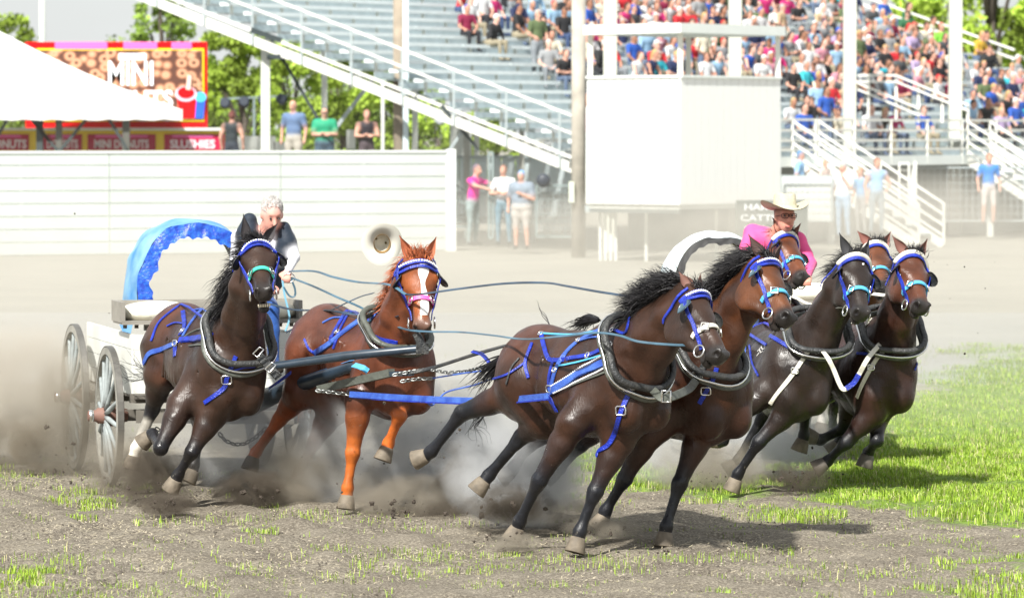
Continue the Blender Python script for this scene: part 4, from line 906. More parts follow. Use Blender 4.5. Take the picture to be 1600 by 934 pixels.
def mane(H, col, n, L, dirv, seed=0, lo=0.0, hi=1.0, sag=.2, curl=.25, w=.0032, jit=.17, spread=.03):
    """hair rooted along the crest, from the withers to between the ears, blown along dirv"""
    r = np.random.default_rng(seed); cr = H.crest + [H.h(.0, 0, .03)]; q = spline(cr, 40); D0 = np.array(dirv, float); D0 /= np.linalg.norm(D0)
    t = r.uniform(lo, hi, n); i = np.minimum((t * 39).astype(int), 38); roots = q[i] + (q[i+1] - q[i]) * r.random((n, 1)) + r.normal(0, spread*.35, (n, 3)); 
    return hairs('mane', H.root, roots, np.tile(D0, (n, 1)), np.full(n, L), col, w, sag, curl, seed, jit=jit)
def forelock(H, col, dirv, n=90, L=.16, seed=3):
    r = np.random.default_rng(seed); roots = np.array([list(H.h(.02 + .05*r.random(), r.normal(0, .025), .035)) for _ in range(n)])
    return hairs('forelock', H.root, roots, np.tile(np.array(dirv, float), (n, 1)), np.full(n, L), col, .003, .15, .3, seed, jit=.35)
def tail(H, pts, n, col, seed=0, spread=.05, w=.004, fan=.12, name='tail', d=None):
    """pts: pixels + depth offset down the tail; locks fan out towards the end"""
    r = np.random.default_rng(seed); q = spline([tuple(H.J(p)) for p in pts], 10); N = n
    V = []; mb = MB(); off = r.normal(0, 1, (N, 3)) * spread
    for k in range(N):
        L = int(r.integers(5, 11)); ph = r.uniform(0, 6.28); ps = [tuple(q[j] + off[k] * (.15 + (j/9)) + np.array([math.sin(ph + j*.9), math.cos(ph*1.3 + j*.8), math.sin(ph*2 + j)]) * fan * .12 * (j/9)) for j in range(L)]
        mb.tube(ps, [w * (1 - (j/(L-1))**2) + .0005 for j in range(L)], 3, cap=False)
    o = mb.build(name, HAIRK, H.root); at = o.data.color_attributes.new('col', 'FLOAT_COLOR', 'POINT'); nv = len(o.data.vertices); at.data.foreach_set('color', np.tile(np.array([*col, 1], np.float32), nv)); return o
BLK = (.014, .0125, .0135)
A = Horse('black horse on the left beside the blue hooded wagon, mouth open and teeth showing', 29.9, (352, 572, .1), (288, 543, 1.1), [(368, 540, 0, .25), (380, 490, -.2, .2), (388, 445, -.4, .16), (396, 408, -.45, .125)], (401, 376, -.47), (412, 447), (.05, -.8, .6),
    [('fore', [(284, 632, -.05), (251, 700, -.22), (238, 678, .1), (234, 681, .12), (224, 690, .12)]), ('fore', [(330, 650, -.1), (300, 706, -.2), (278, 742, -.12), (274, 750, -.12), (266, 765, -.1)]),
     (('hind', {'sock': (.75, .70, .60)}), [(252, 585, 1.0), (238, 640, 1.15), (213, 700, 1.1), (209, 714, 1.1), (203, 742, 1.1)]), ('hind', [(318, 635, .9), (313, 672, 1.1), (303, 726, 1.0), (301, 736, 1.0), (292, 750, .98)])],
    (.042, .020, .012), (.008, .007, .0085), hipcol=(.085, .032, .018), muzcol=(.03, .024, .022), open_mouth=True)
B_ = Horse('chestnut horse with a long white blaze pulling beside the black horse', 29.6, (612, 570, .1), (518, 545, 1.0), [(612, 540, 0, .24), (626, 490, -.2, .19), (640, 447, -.3, .155), (650, 418, -.33, .12)], (655, 399, -.35), (661, 506), (.08, -.95, .3),
    [(('fore', {'col': (.52, .13, .02)}), [(562, 625, -.08), (551, 708, -.1), (543, 762, -.1), (542, 776, -.1), (539, 798, -.12)]), (('fore', {'col': (.48, .115, .02)}), [(622, 610, 0.05), (624, 650, -.2), (607, 692, -.08), (604, 701, -.08), (596, 722, -.1)]),
     (('hind', {'col': (.36, .085, .025), 'hoof': HOOFD}), [(470, 612, .85), (437, 655, 1.0), (400, 706, 1.1), (395, 716, 1.1), (391, 735, 1.08)]), ('hind', [(522, 635, .8), (492, 690, .95), (466, 738, .9), (462, 750, .9), (452, 775, .9)])],
    (.125, .037, .017), (.34, .085, .018), muzcol=(.16, .085, .06), headcol=(.27, .072, .018), hipcol=(.11, .04, .026))
C_ = Horse('dark brown lead horse nearest the camera with cream noseband and flying black mane', 26.6, (968, 592, .15), (852, 585, .85), [(990, 562, 0, .26), (1022, 522, -.2, .205), (1052, 490, -.33, .155), (1072, 468, -.4, .12)], (1084, 451, -.44), (1137, 546), (.75, -.5, .42),
    [('fore', [(895, 662, 0), (843, 750, .05), (812, 814, .2), (808, 826, .22), (797, 846, .2)]), ('fore', [(966, 688, .05), (930, 768, 0), (906, 830, -.02), (903, 842, -.02), (898, 862, -.04)]),
     ('hind', [(808, 612, .9), (722, 645, 1.1), (674, 705, 1.25), (665, 712, 1.27), (645, 718, 1.3)]), ('hind', [(850, 655, .7), (815, 682, .85), (764, 742, .95), (756, 752, .95), (738, 774, .95)])],
    (.046, .019, .0105), (.010, .011, .015), headcol=(.042, .02, .012), hipcol=(.075, .028, .017))
D__ = Horse('bay lead horse with light blue noseband running on the far side of the nearest horse', 27.3, (1098, 602, .15), (975, 580, .9), [(1104, 570, 0, .25), (1130, 515, -.15, .195), (1158, 468, -.25, .155), (1184, 428, -.35, .12)], (1196, 404, -.4), (1243, 488), (.75, -.5, .42),
    [('fore', [(1012, 678, 0), (976, 748, .05), (946, 798, .1), (943, 808, .1), (931, 824, .1)]), ('fore', [(1098, 668, .05), (1062, 755, 0), (1041, 822, -.05), (1039, 834, -.05), (1037, 856, -.08)]),
     ('hind', [(872, 650, .9), (822, 698, 1.0), (802, 731, 1.05), (797, 737, 1.05), (783, 745, 1.05)]), ('hind', [(942, 655, .8), (906, 695, .95), (874, 732, 1.1), (868, 737, 1.1), (856, 744, 1.1)])],
    (.05, .019, .010), (.010, .011, .015), headcol=(.135, .045, .015))
E_ = Horse('black horse with white freeze brand on its shoulder leading the second outfit', 31.0, (1240, 578, .1), (1200, 572, .95), [(1272, 532, -.05, .235), (1294, 488, -.15, .185), (1315, 447, -.3, .15), (1331, 420, -.36, .12)], (1337, 399, -.38), (1353, 482), (.38, -.8, .45),
    [('fore', [(1195, 612, -.08), (1150, 658, -.15), (1130, 688, -.05), (1125, 690, -.03), (1114, 683, .02)]), ('fore', [(1238, 636, -.1), (1186, 690, -.15), (1153, 740, -.1), (1149, 750, -.1), (1143, 766, -.1)]),
     (('hind', {'hoof': HOOFD}), [(1225, 618, .8), (1195, 645, .9), (1154, 718, .95), (1148, 726, .95), (1136, 732, .95)]), ('hind', [(1268, 605, .8), (1258, 640, .9), (1256, 680, .95), (1254, 688, .95), (1247, 706, .95)])],
    (.027, .0165, .012), (.008, .0085, .011))
F_h = Horse('bay horse with cream breast straps furthest right at the head of the second outfit', 31.3, (1372, 575, .1), (1325, 568, .95), [(1392, 532, -.05, .235), (1402, 490, -.2, .185), (1413, 452, -.3, .15), (1420, 420, -.36, .12)], (1424, 397, -.38), (1447, 470), (.42, -.75, .5),
    [(('fore', {'hoof': HOOFD}), [(1362, 645, -.12), (1322, 691, -.15), (1293, 720, -.05), (1288, 724, -.05), (1273, 732, -.05)]), (('fore', {'hoof': HOOFD}), [(1372, 635, .1), (1370, 688, -.1), (1357, 706, .05), (1355, 712, .05), (1351, 728, .05)]),
     ('hind', [(1335, 615, .8), (1320, 668, .95), (1282, 687, 1.0), (1275, 685, 1.0), (1262, 680, 1.0)]), ('hind', [(1355, 610, .8), (1330, 650, .95), (1312, 690, 1.1), (1308, 696, 1.1), (1298, 702, 1.1)])],
    (.034, .0145, .0095), (.008, .0085, .011), headcol=(.11, .036, .017))
G_h = Horse('bay horse directly in front of the pink shirted driver, head turned right', 33.6, (1222, 540, .1), (1165, 532, 1.0), [(1200, 500, 0, .23), (1203, 455, -.15, .18), (1212, 412, -.28, .14), (1221, 387, -.33, .115)], (1227, 368, -.35), (1264, 426), (.7, -.6, .4),
    [(('fore', {'sock': (.7, .66, .6)}), [(1288, 575, 0), (1290, 612, 0), (1286, 655, 0), (1285, 662, 0), (1281, 678, 0)]), ('fore', [(1225, 590, 0), (1235, 630, -.1), (1240, 655, 0), (1239, 661, 0), (1232, 672, 0)]),
     ('hind', [(1160, 600, .9), (1150, 640, 1), (1140, 685, 1), (1139, 692, 1), (1132, 705, 1)]), ('hind', [(1185, 600, .9), (1175, 640, 1), (1165, 685, 1), (1164, 692, 1), (1158, 705, 1)])],
    (.10, .032, .013), (.012, .011, .011), headcol=(.15, .045, .017), vox=.015)
H_h = Horse('bay horse half hidden behind the black branded horse and the far right bay', 33.9, (1340, 542, .1), (1290, 535, 1.0), [(1345, 505, 0, .23), (1352, 460, -.15, .18), (1358, 422, -.28, .14), (1364, 400, -.33, .115)], (1368, 383, -.35), (1386, 440), (.3, -.8, .5),
    [('fore', [(1300, 590, 0), (1305, 630, -.1), (1300, 665, 0), (1299, 671, 0), (1292, 682, 0)]), ('fore', [(1340, 590, 0), (1345, 625, -.1), (1348, 655, 0), (1347, 661, 0), (1342, 674, 0)]),
     ('hind', [(1275, 590, .9), (1265, 630, 1), (1258, 672, 1), (1257, 678, 1), (1250, 690, 1)]), ('hind', [(1310, 590, .9), (1300, 640, 1), (1290, 680, 1), (1289, 686, 1), (1282, 698, 1)])],
    (.10, .032, .013), (.012, .011, .011), headcol=(.15, .05, .02), vox=.015)
# ================================================================ TACK
def chain(name, pts, R, r, m_, parent, label=None, cat=None):
    P_ = [Vector(p) for p in pts]; Ls = [0]
    for a, b_ in zip(P_, P_[1:]): Ls.append(Ls[-1] + (b_ - a).length)
    tot = Ls[-1]; n = max(2, int(tot / (R * 1.55))); mb = MB(); Q = np.array([list(p) for p in P_]); L_ = np.array(Ls)
    for i in range(n):
        t = (i + .5) * tot / n; c_ = Vector([np.interp(t, L_, Q[:, k]) for k in range(3)]); t2 = min(tot, t + .01); d = Vector([np.interp(t2, L_, Q[:, k]) for k in range(3)]) - c_
        if d.length < 1e-6: d = P_[-1] - P_[-2]
        d.normalize(); s_ = d.orthogonal().normalized(); u = d.cross(s_); 
        if i % 2: s_, u = u, s_
        pts_ = [c_ + d * (R * math.cos(a)) + s_ * (R * .58 * math.sin(a)) for a in np.linspace(0, 2*math.pi, 10, endpoint=False)]; mb.tube(pts_, r, 5, closed=True)
    o = mb.build(name, m_, parent); tag(o, label, cat); return o
def buckle(H, px, py, m_, parent, size=.035, name='buckle', asp=1.2):
    p, n_ = H.hit(px, py, .014); q = n_.to_track_quat('Z', 'Y').to_matrix(); mb = MB()
    pts = [p + q @ Vector((size*asp*sx*k1, size*sy*k2, 0)) for sx, sy, k1, k2 in ((1,1,1,.7),(1,1,.7,1),(-1,1,.7,1),(-1,1,1,.7),(-1,-1,1,.7),(-1,-1,.7,1),(1,-1,.7,1),(1,-1,1,.7))]
    return mb.tube(pts, .0055, 6, closed=True).build(name, m_, parent)
def bridle(H, nose, brow, x_nose=.345, blink='dark', bit=True, cheek=NAV, crown=NAV):
    br, bn = H.ring_head(.10, -.05, -1.75, 1.75, 26, tilt=.1, off=.010); MBx = MB()
    B0 = MB().strap(br, bn, .034, .007).build('bridle', NAV, H.root)
    R = H.HM.to_3x3()
    if brow == 'dots':
        mb = MB()
        for k in range(4, 23): 
            p = br[k] + bn[k]*.009; mb.box(p, (.012, .012, .012), R)
        mb.build('browband_dots', SLT, B0)
        b2, n2 = H.ring_head(.135, -.05, -1.6, 1.6, 24, tilt=.1, off=.012); MB().strap(b2, n2, .022, .006).build('browband', NAV, B0)
    else:
        b2, n2 = H.ring_head(.072, -.045, -1.7, 1.7, 26, tilt=.12, off=.016); MB().tube(b2, .021, 8).build('browband', CRW, B0)
    nb, nn = H.ring_head(x_nose, -.07, -2.2, 2.2, 28, tilt=.0, off=.009); MB().strap(nb, nn, .034, .007).build('noseband', nose, B0)
    for sd in (-1, 1):
        pts, ns = [], []
        for k in range(12):
            t = k/11; x = .10 + .36*t; z = -.035 - .075*t; dr = R @ Vector((0, sd, .1)); q = H.around(H.h(x, 0, z), dr, .012, .1); pts.append(q[0]); ns.append(q[1])
        MB().strap(pts, ns, .027, .008).build('cheek_strap', cheek, B0)
        pts, ns = [], []
        for k in range(10):
            t = k/9; x = .04 + .02*t; z = 0.0 - .27*t; dr = R @ Vector((-.15*t, sd, -.5*t*t)); q = H.around(H.h(x + .05*t, 0, max(z, -.19)), dr, .010, .1); pts.append(q[0]); ns.append(q[1])
        MB().strap(pts, ns, .020, .006).build('throat_latch', crown, B0)
        # blinker: cupped leather plate standing off beside the eye
        c_ = H.h(.175, sd*.110, -.045); ax = (R @ Vector((-.35, sd*1.0, .05))).normalized(); fwd = (R @ Vector((1, 0, 0))); fwd = (fwd - ax*fwd.dot(ax)).normalized(); upv = ax.cross(fwd)
        mb = MB(); N = 14; rings = []; vs = [c_ + ax*.012]; 
        for rr in (.5, 1.0):
            for k in range(N):
                a = 2*math.pi*k/N; vs.append(c_ + fwd*(math.cos(a)*.058*rr*H.sc + .012*rr) + upv*(math.sin(a)*.058*rr*H.sc) + ax*(.012 + .03*rr*rr*max(0, math.cos(a))))
        fs = [(0, 1+k, 1+(k+1) % N) for k in range(N)] + [(1+k, 1+N+k, 1+N+(k+1) % N, 1+(k+1) % N) for k in range(N)]
        w = [v + ax*.006 for v in vs]; n0 = len(vs); mb.add(vs + w, fs + [tuple(i + n0 for i in f[::-1]) for f in fs] + [(1+N+k, 1+N+(k+1) % N, n0+1+N+(k+1) % N, n0+1+N+k) for k in range(N)], 0, True)
        mb.build('blinker', LTH if blink == 'dark' or sd == 1 else mat('patent_blue_grey', (.07, .12, .15), .3), B0)
        if bit:
            c_ = H.h(.475, sd*.078, -.115); M = Matrix((R @ Vector((1,0,0)), R @ Vector((0,0,1)), R @ Vector((0,1,0)))).transposed(); mb = MB(); torus(mb, c_, .040*H.sc, .0055, M, 18, 6); mb.build('bit_ring', MTL, B0)
        k = 8 if sd < 0 else 19; q = nb[k]; u = nn[k]; qm = u.to_track_quat('Z', 'Y').to_matrix(); mb = MB(); mb.tube([q + u*.012 + qm @ Vector((.024*a_, .024*b_, 0)) for a_, b_ in ((1,1),(-1,1),(-1,-1),(1,-1))], .005, 5, closed=True); mb.build('buckle', MTL, B0)
    H.bitL, H.bitR = H.h(.475, -.078, -.115), H.h(.475, .078, -.115)
    return B0
def collar(H, bottom=None, m1=LTH, m2=LTG, r=.025, rim=MTL, topk=.55, fwd=.0):
    """padded collar lying in the plane through the crest and the base of the chest; hame rim and a pad behind it"""
    top = lerp(H.crest[0], H.crest[1], topk); bot = H.hit(*bottom, 0.0)[0] if bottom else H.neck[0] - H.up * .3 + H.hd * .1
    c_ = (top + bot) / 2; v = (top - bot).normalized(); hh = (top - bot).length / 2; n_ = v.cross(H.lat).normalized()
    if n_.dot(H.hd) < 0: n_ = -n_
    def ring(off, k, N=40):
        out = []
        for t in np.linspace(0, 2*math.pi, N, endpoint=False):
            d = (v * math.cos(t) + H.lat * math.sin(t)).normalized(); o = c_ + n_ * k; q = H.bvh.ray_cast(o + d * .75, -d, .75); rr = (q[0] - o).length if q[0] is not None else .2
            lim = hh * abs(math.cos(t)) + .235 * abs(math.sin(t))
            rr = min(max(rr, lim*.8), lim * 1.12 + .02); out.append((d, o, rr))
        R_ = [x[2] for x in out]
        for _ in range(4): R_ = [(R_[i-1] + R_[i]*2 + R_[(i+1) % N]) / 4 for i in range(N)]
        return [o + d * (rr + off) for (d, o, _), rr in zip(out, R_)]
    col = MB().tube(ring(.020, .015 + fwd), [(r, r*.8)]*40, 10, closed=True).build('collar', m1, H.root)
    MB().tube(ring(.012, -.055 + fwd), [(r*.95, r*.62)]*40, 8, closed=True).build('collar_pad', m2, col)
    MB().tube(ring(.046, -.022 + fwd), .0085, 6, closed=True).build('hame', rim, col); return col
def S_(H, pts, w=.03, m_=NAV, name='strap', th=.007, off=.006): return H.strap_px(name, pts, w, m_, H.root, th, off=off)
# --- nearest lead horse
c1 = collar(C_, (1004,603), r=.025)
bridle(C_, CRW, 'dots', blink='blue')
S_(C_, [(846,522),(852,545),(860,562),(890,560),(921,555),(940,546),(953,540)], .032); S_(C_, [(938,516),(905,533),(882,555),(869,578),(862,604)], .034, TRB); S_(C_, [(866,560),(859,590),(860,606)], .028)
S_(C_, [(949,564),(907,584),(860,611)], .055, TRB, th=.012); S_(C_, [(858,618),(871,642)], .034); S_(C_, [(832,536),(821,567),(826,590)], .024); S_(C_, [(821,567),(795,584),(772,592)], .016, NAV)
S_(C_, [(988,602),(974,634),(968,652),(961,675),(949,696),(925,711)], .034); buckle(C_, 971, 641, MTL, C_.root, .028)
S_(C_, [(985,497),(978,520),(958,515)], .02); S_(C_, [(846,522),(880,524),(907,523),(951,514)], .014, SKY); buckle(C_, 920, 556, MTL, C_.root, .018); buckle(C_, 953, 540, MTL, C_.root, .02); buckle(C_, 860, 607, MTL, C_.root, .022)
S_(C_, [(949,580),(915,594),(890,604)], .014, LTG)
for pts in ([(951,553),(930,564),(908,576),(886,590),(865,602)], [(948,574),(930,584),(910,594),(890,603),(868,613)]):
    q = [C_.hit(x, y, .016) for x, y in spline(pts, 34)]; mb = MB()
    for p_, n_ in q: mb.box(p_, (.009, .009, .009), n_.to_track_quat('Z', 'Y').to_matrix())
    tag(mb.build('stitching', SLT, C_.root), kind='stuff')
S_(C_, [(905,534),(925,528),(948,527)], .012, TRB); S_(C_, [(872,572),(905,566),(940,556)], .012, SKY); S_(C_, [(958,515),(945,530),(940,548)], .016, NAV); S_(C_, [(812,560),(800,575),(792,600)], .014, LTH)
for x, y in ((958,517),(868,578),(905,533),(846,523),(988,604)): buckle(C_, x, y, MTL, C_.root, .014)
S_(A, [(300,486),(318,484),(330,490)], .014, TRB); S_(A, [(262,510),(275,505),(290,507)], .014, NAV); buckle(A, 275, 536, MTL, A.root, .02); buckle(A, 322, 500, MTL, A.root, .018, asp=1.0)
S_(B_, [(505,505),(520,498),(536,497)], .014, TRB); S_(B_, [(493,552),(483,545),(476,530)], .018, NAV); S_(E_, [(1172,540),(1176,566),(1186,588)], .016, NAV); S_(F_h, [(1437,545),(1434,562),(1428,578)], .016, NAV)
# --- far lead horse
collar(D__, (1122,586), r=.025); bridle(D__, SKY, 'dots', blink='blue')
S_(D__, [(1120,574),(1115,590),(1103,612),(1093,630)], .032); buckle(D__, 1103, 610, MTL, D__.root, .026); S_(D__, [(963,489),(948,495),(933,506),(925,520)], .03); S_(D__, [(990,493),(972,500),(945,506)], .02, SKY); S_(D__, [(1102,567),(1091,590)], .045, LTH); buckle(D__, 1091, 588, MTL, D__.root, .03)
# --- black wheeler
collar(A, (384,568), r=.025); bridle(A, MINT, 'dots')
S_(A, [(286,487),(289,509),(282,524)], .036); S_(A, [(314,484),(296,509),(286,526)], .022, TRB); S_(A, [(333,526),(305,530),(280,533)], .055, NAV, th=.014); S_(A, [(276,536),(252,546),(234,552),(225,568)], .04, TRB); S_(A, [(275,538),(274,557)], .045)
S_(A, [(369,556),(359,580),(354,592),(349,607),(320,629)], .034); buckle(A, 354, 593, MTL, A.root, .03); S_(A, [(359,581),(380,574),(397,573)], .013); S_(A, [(291,470),(251,502),(237,533)], .02)
S_(A, [(333,518),(318,514),(300,520),(288,528)], .012, LTG); S_(A, [(330,540),(312,539),(296,541)], .012, LTG); buckle(A, 286, 518, MTL, A.root, .018)
# --- chestnut wheeler
collar(B_, (634,542), r=.024, m1=LTG); bridle(B_, PINK, 'dots')
S_(B_, [(566,466),(548,478),(531,505),(516,531)], .038, NAV); S_(B_, [(582,486),(560,503),(538,519),(515,538),(493,552)], .05, TRB, th=.012); S_(B_, [(575,520),(596,530),(622,535)], .03); S_(B_, [(590,478),(570,480),(548,490)], .024, SKY); S_(B_, [(545,490),(530,520),(522,545)], .022); buckle(B_, 528, 520, MTL, B_.root, .018)
# --- second outfit
collar(E_, (1282,548), r=.025); bridle(E_, SKY, 'plain'); collar(F_h, (1400,547), r=.025); bridle(F_h, SKY, 'plain'); collar(G_h, (1212,520)); bridle(G_h, SKY, 'plain'); collar(H_h, (1352,520)); bridle(H_h, SKY, 'plain')
S_(E_, [(1204,525),(1228,540),(1252,554),(1268,560)], .034); S_(E_, [(1163,520),(1165,550),(1168,581)], .03, TRB)
S_(E_, [(1264,548),(1252,565),(1242,580),(1222,606),(1204,630)], .034, CRW); buckle(E_, 1242, 579, MTL, E_.root, .022); S_(E_, [(1162,520),(1185,508),(1215,500)], .024)
S_(F_h, [(1384,546),(1372,558),(1360,576),(1348,600),(1340,621)], .032, CRW); buckle(F_h, 1361, 574, MTL, F_h.root, .02); S_(F_h, [(1340,552),(1355,553),(1370,556)], .022); S_(F_h, [(1436,520),(1440,540),(1434,562)], .02)
S_(F_h, [(1322,508),(1345,502),(1362,500)], .03, CRW)
def brand(H, strokes):
    mb = MB()
    for st in strokes:
        q = [H.hit(x, y, .003) for x, y in spline(st, 8)]; mb.strap([a[0] for a in q], [a[1] for a in q], .008, .002)
    mb.build('freeze_brand', mat('white_brand', (.62, .60, .56), .7), H.root)
brand(E_, [[(1183,556),(1187,551)], [(1184,549),(1187,546),(1189,551),(1192,549)], [(1190,541),(1194,538),(1196,543),(1192,546),(1190,541)], [(1187,545),(1191,542)]])
# cream strap linking the two leaders of the second outfit
a_, b_ = E_.hit(1285, 548)[0], F_h.hit(1375, 538)[0]; q = [a_] + [P(x, y, 30.5) for x, y in ((1294,560),(1303,578),(1312,600),(1319,608),(1332,600),(1342,585),(1356,560))] + [b_]
MB().strap([Vector(v) for v in spline(q, 40)], Vector((.1, -1, .2)), .036, .006).build('link_strap', CRW, E_.root)
MB().strap([Vector(v) for v in spline([P(1322,607,30.47), P(1334,598,30.47), P(1342,585,30.47)], 12)], Vector((.1, -1, .2)), .040, .006).build('link_strap', NAV, E_.root)
# --- face markings: white hair patches lying on the skin
def patch(H, pts, name='blaze', col=(.85, .82, .78)):
    cx = sum(p[0] for p in pts)/len(pts); ys = sorted(set(p[1] for p in pts)); mb = MB(); vs = []; L_ = [p for p in pts[:len(pts)//2]]; R_ = pts[len(pts)//2:][::-1]; n = 26; a = spline(L_, n); b2 = spline(R_, n); k = 6
    for i in range(n):
        for j in range(k): t = j/(k-1); x, y = a[i]*(1-t) + b2[i]*t; vs.append(H.hit(x, y, .0022)[0])
    return mb.add(vs, [(i*k+j, i*k+j+1, (i+1)*k+j+1, (i+1)*k+j) for i in range(n-1) for j in range(k-1)], 0, True).build(name, mat('white_hair', col, .6), H.root)
patch(B_, [(656,412),(653,425),(657,440),(658,460),(657,480),(657,492),(668,492),(670,480),(668,460),(664,442),(670,424),(667,412)])
patch(A, [(410,380),(411,383),(412,386),(421,385),(420,381),(416,379)], 'star'); patch(E_, [(1347,411),(1347,414),(1350,414),(1350,411)], 'star')
# --- teeth of the open mouth
mb = MB()
for k in range(6): mb.box(A.h(.535, (k-2.5)*.013, -.158), (.011, .010, .02), A.HM.to_3x3())
mb.build('teeth', mat('teeth', (.8, .74, .58), .4), A.root)
# --- ears, manes, tails
eb = lambda c_: [mat('ear_%d%d%d' % tuple(int(x*1000) for x in c_), c_, .6, var=.2), mat('ear_inner_%d' % int(c_[0]*1000), tuple(min(1, x*1.5 + .03) for x in c_), .7)]
ears(A, [(381,334), (432,349)], eb((.018,.014,.016))); ears(B_, [(625,367), (680,370)], eb((.32,.085,.03))); ears(C_, [(1061,427), (1092,427)], eb((.11,.045,.03))); ears(D__, [(1169,367), (1221,377)], eb((.06,.028,.022)))
ears(E_, [(1311,363), (1357,374)], eb((.02,.02,.023))); ears(F_h, [(1394,368), (1448,373)], eb((.13,.05,.035))); ears(G_h, [(1207,341), (1250,348)], eb((.14,.05,.03))); ears(H_h, [(1340,361), (1391,362)], eb((.15,.05,.035)))
KM = (.012, .011, .0125); CM = (.34, .10, .04)
mane(C_, KM, 1400, .28, (-.85, .25, .45), 1, lo=.28, hi=.93, sag=.35, curl=.42); mane(C_, KM, 260, .22, (-.6, .2, -.2), 2, lo=.0, hi=.5, sag=.6)
mane(D__, KM, 1400, .26, (-.85, .3, .20), 3, lo=.3, hi=1, sag=.35, curl=.35); mane(A, KM, 900, .27, (-.8, .3, -.35), 4, lo=.05, hi=.7, sag=.5, curl=.3); mane(A, KM, 240, .19, (-.9, .2, .15), 44, lo=.6, hi=1, sag=.3)
mane(B_, CM, 700, .16, (-.6, .3, .0), 5, lo=.1, hi=1, sag=.5, curl=.3); mane(E_, KM, 260, .17, (-.8, .4, .05), 6, lo=.5, hi=1, curl=.3); mane(E_, KM, 12, .34, (-.95, .1, .1), 66, lo=.6, hi=.8, curl=.5); mane(F_h, KM, 160, .16, (-.6, .4, .1), 7, lo=.3, hi=1); mane(G_h, KM, 240, .2, (-.8, .3, .3), 8, lo=.4, hi=1); mane(H_h, KM, 160, .16, (-.6, .4, .1), 9, lo=.3, hi=1)
forelock(A, KM, (-.3, 0, .3), 120, .12); forelock(B_, CM, (-.2, 0, .9), 170, .13); forelock(C_, KM, (-.2, .2, .5), 90, .1); forelock(D__, KM, (-.5, .2, .4), 120, .14); forelock(E_, KM, (.1, .1, .6), 120, .11); forelock(F_h, KM, (.2, 0, .5), 150, .1); forelock(G_h, KM, (.0, .1, .5), 100, .1); forelock(H_h, KM, (.1, .1, .5), 150, .1)
tail(C_, [(806,548,1.12),(785,562,1.25),(768,574,1.3),(750,590,1.4),(738,604,1.5)], 120, KM, 1, .05); tail(C_, [(770,632,1.1),(752,648,1.1),(745,668,1.1),(752,688,1.1)], 26, KM, 2, .05, .0025, .35, name='tail_hair')
tail(D__, [(935,500,1.05),(918,500,1.2),(905,508,1.3),(893,514,1.4)], 120, KM, 3, .035); tail(A, [(230,585,1.35),(205,578,1.45),(180,560,1.6)], 22, KM, 4, .08, .0022, .3)
tail(B_, [(480,560,1.3),(470,600,1.4),(462,640,1.5)], 60, CM, 5, .05); tail(C_, [(863,518,.9),(850,492,.95),(836,474,1.0)], 3, KM, 6, .01, .003, .1, name='stray_hair')
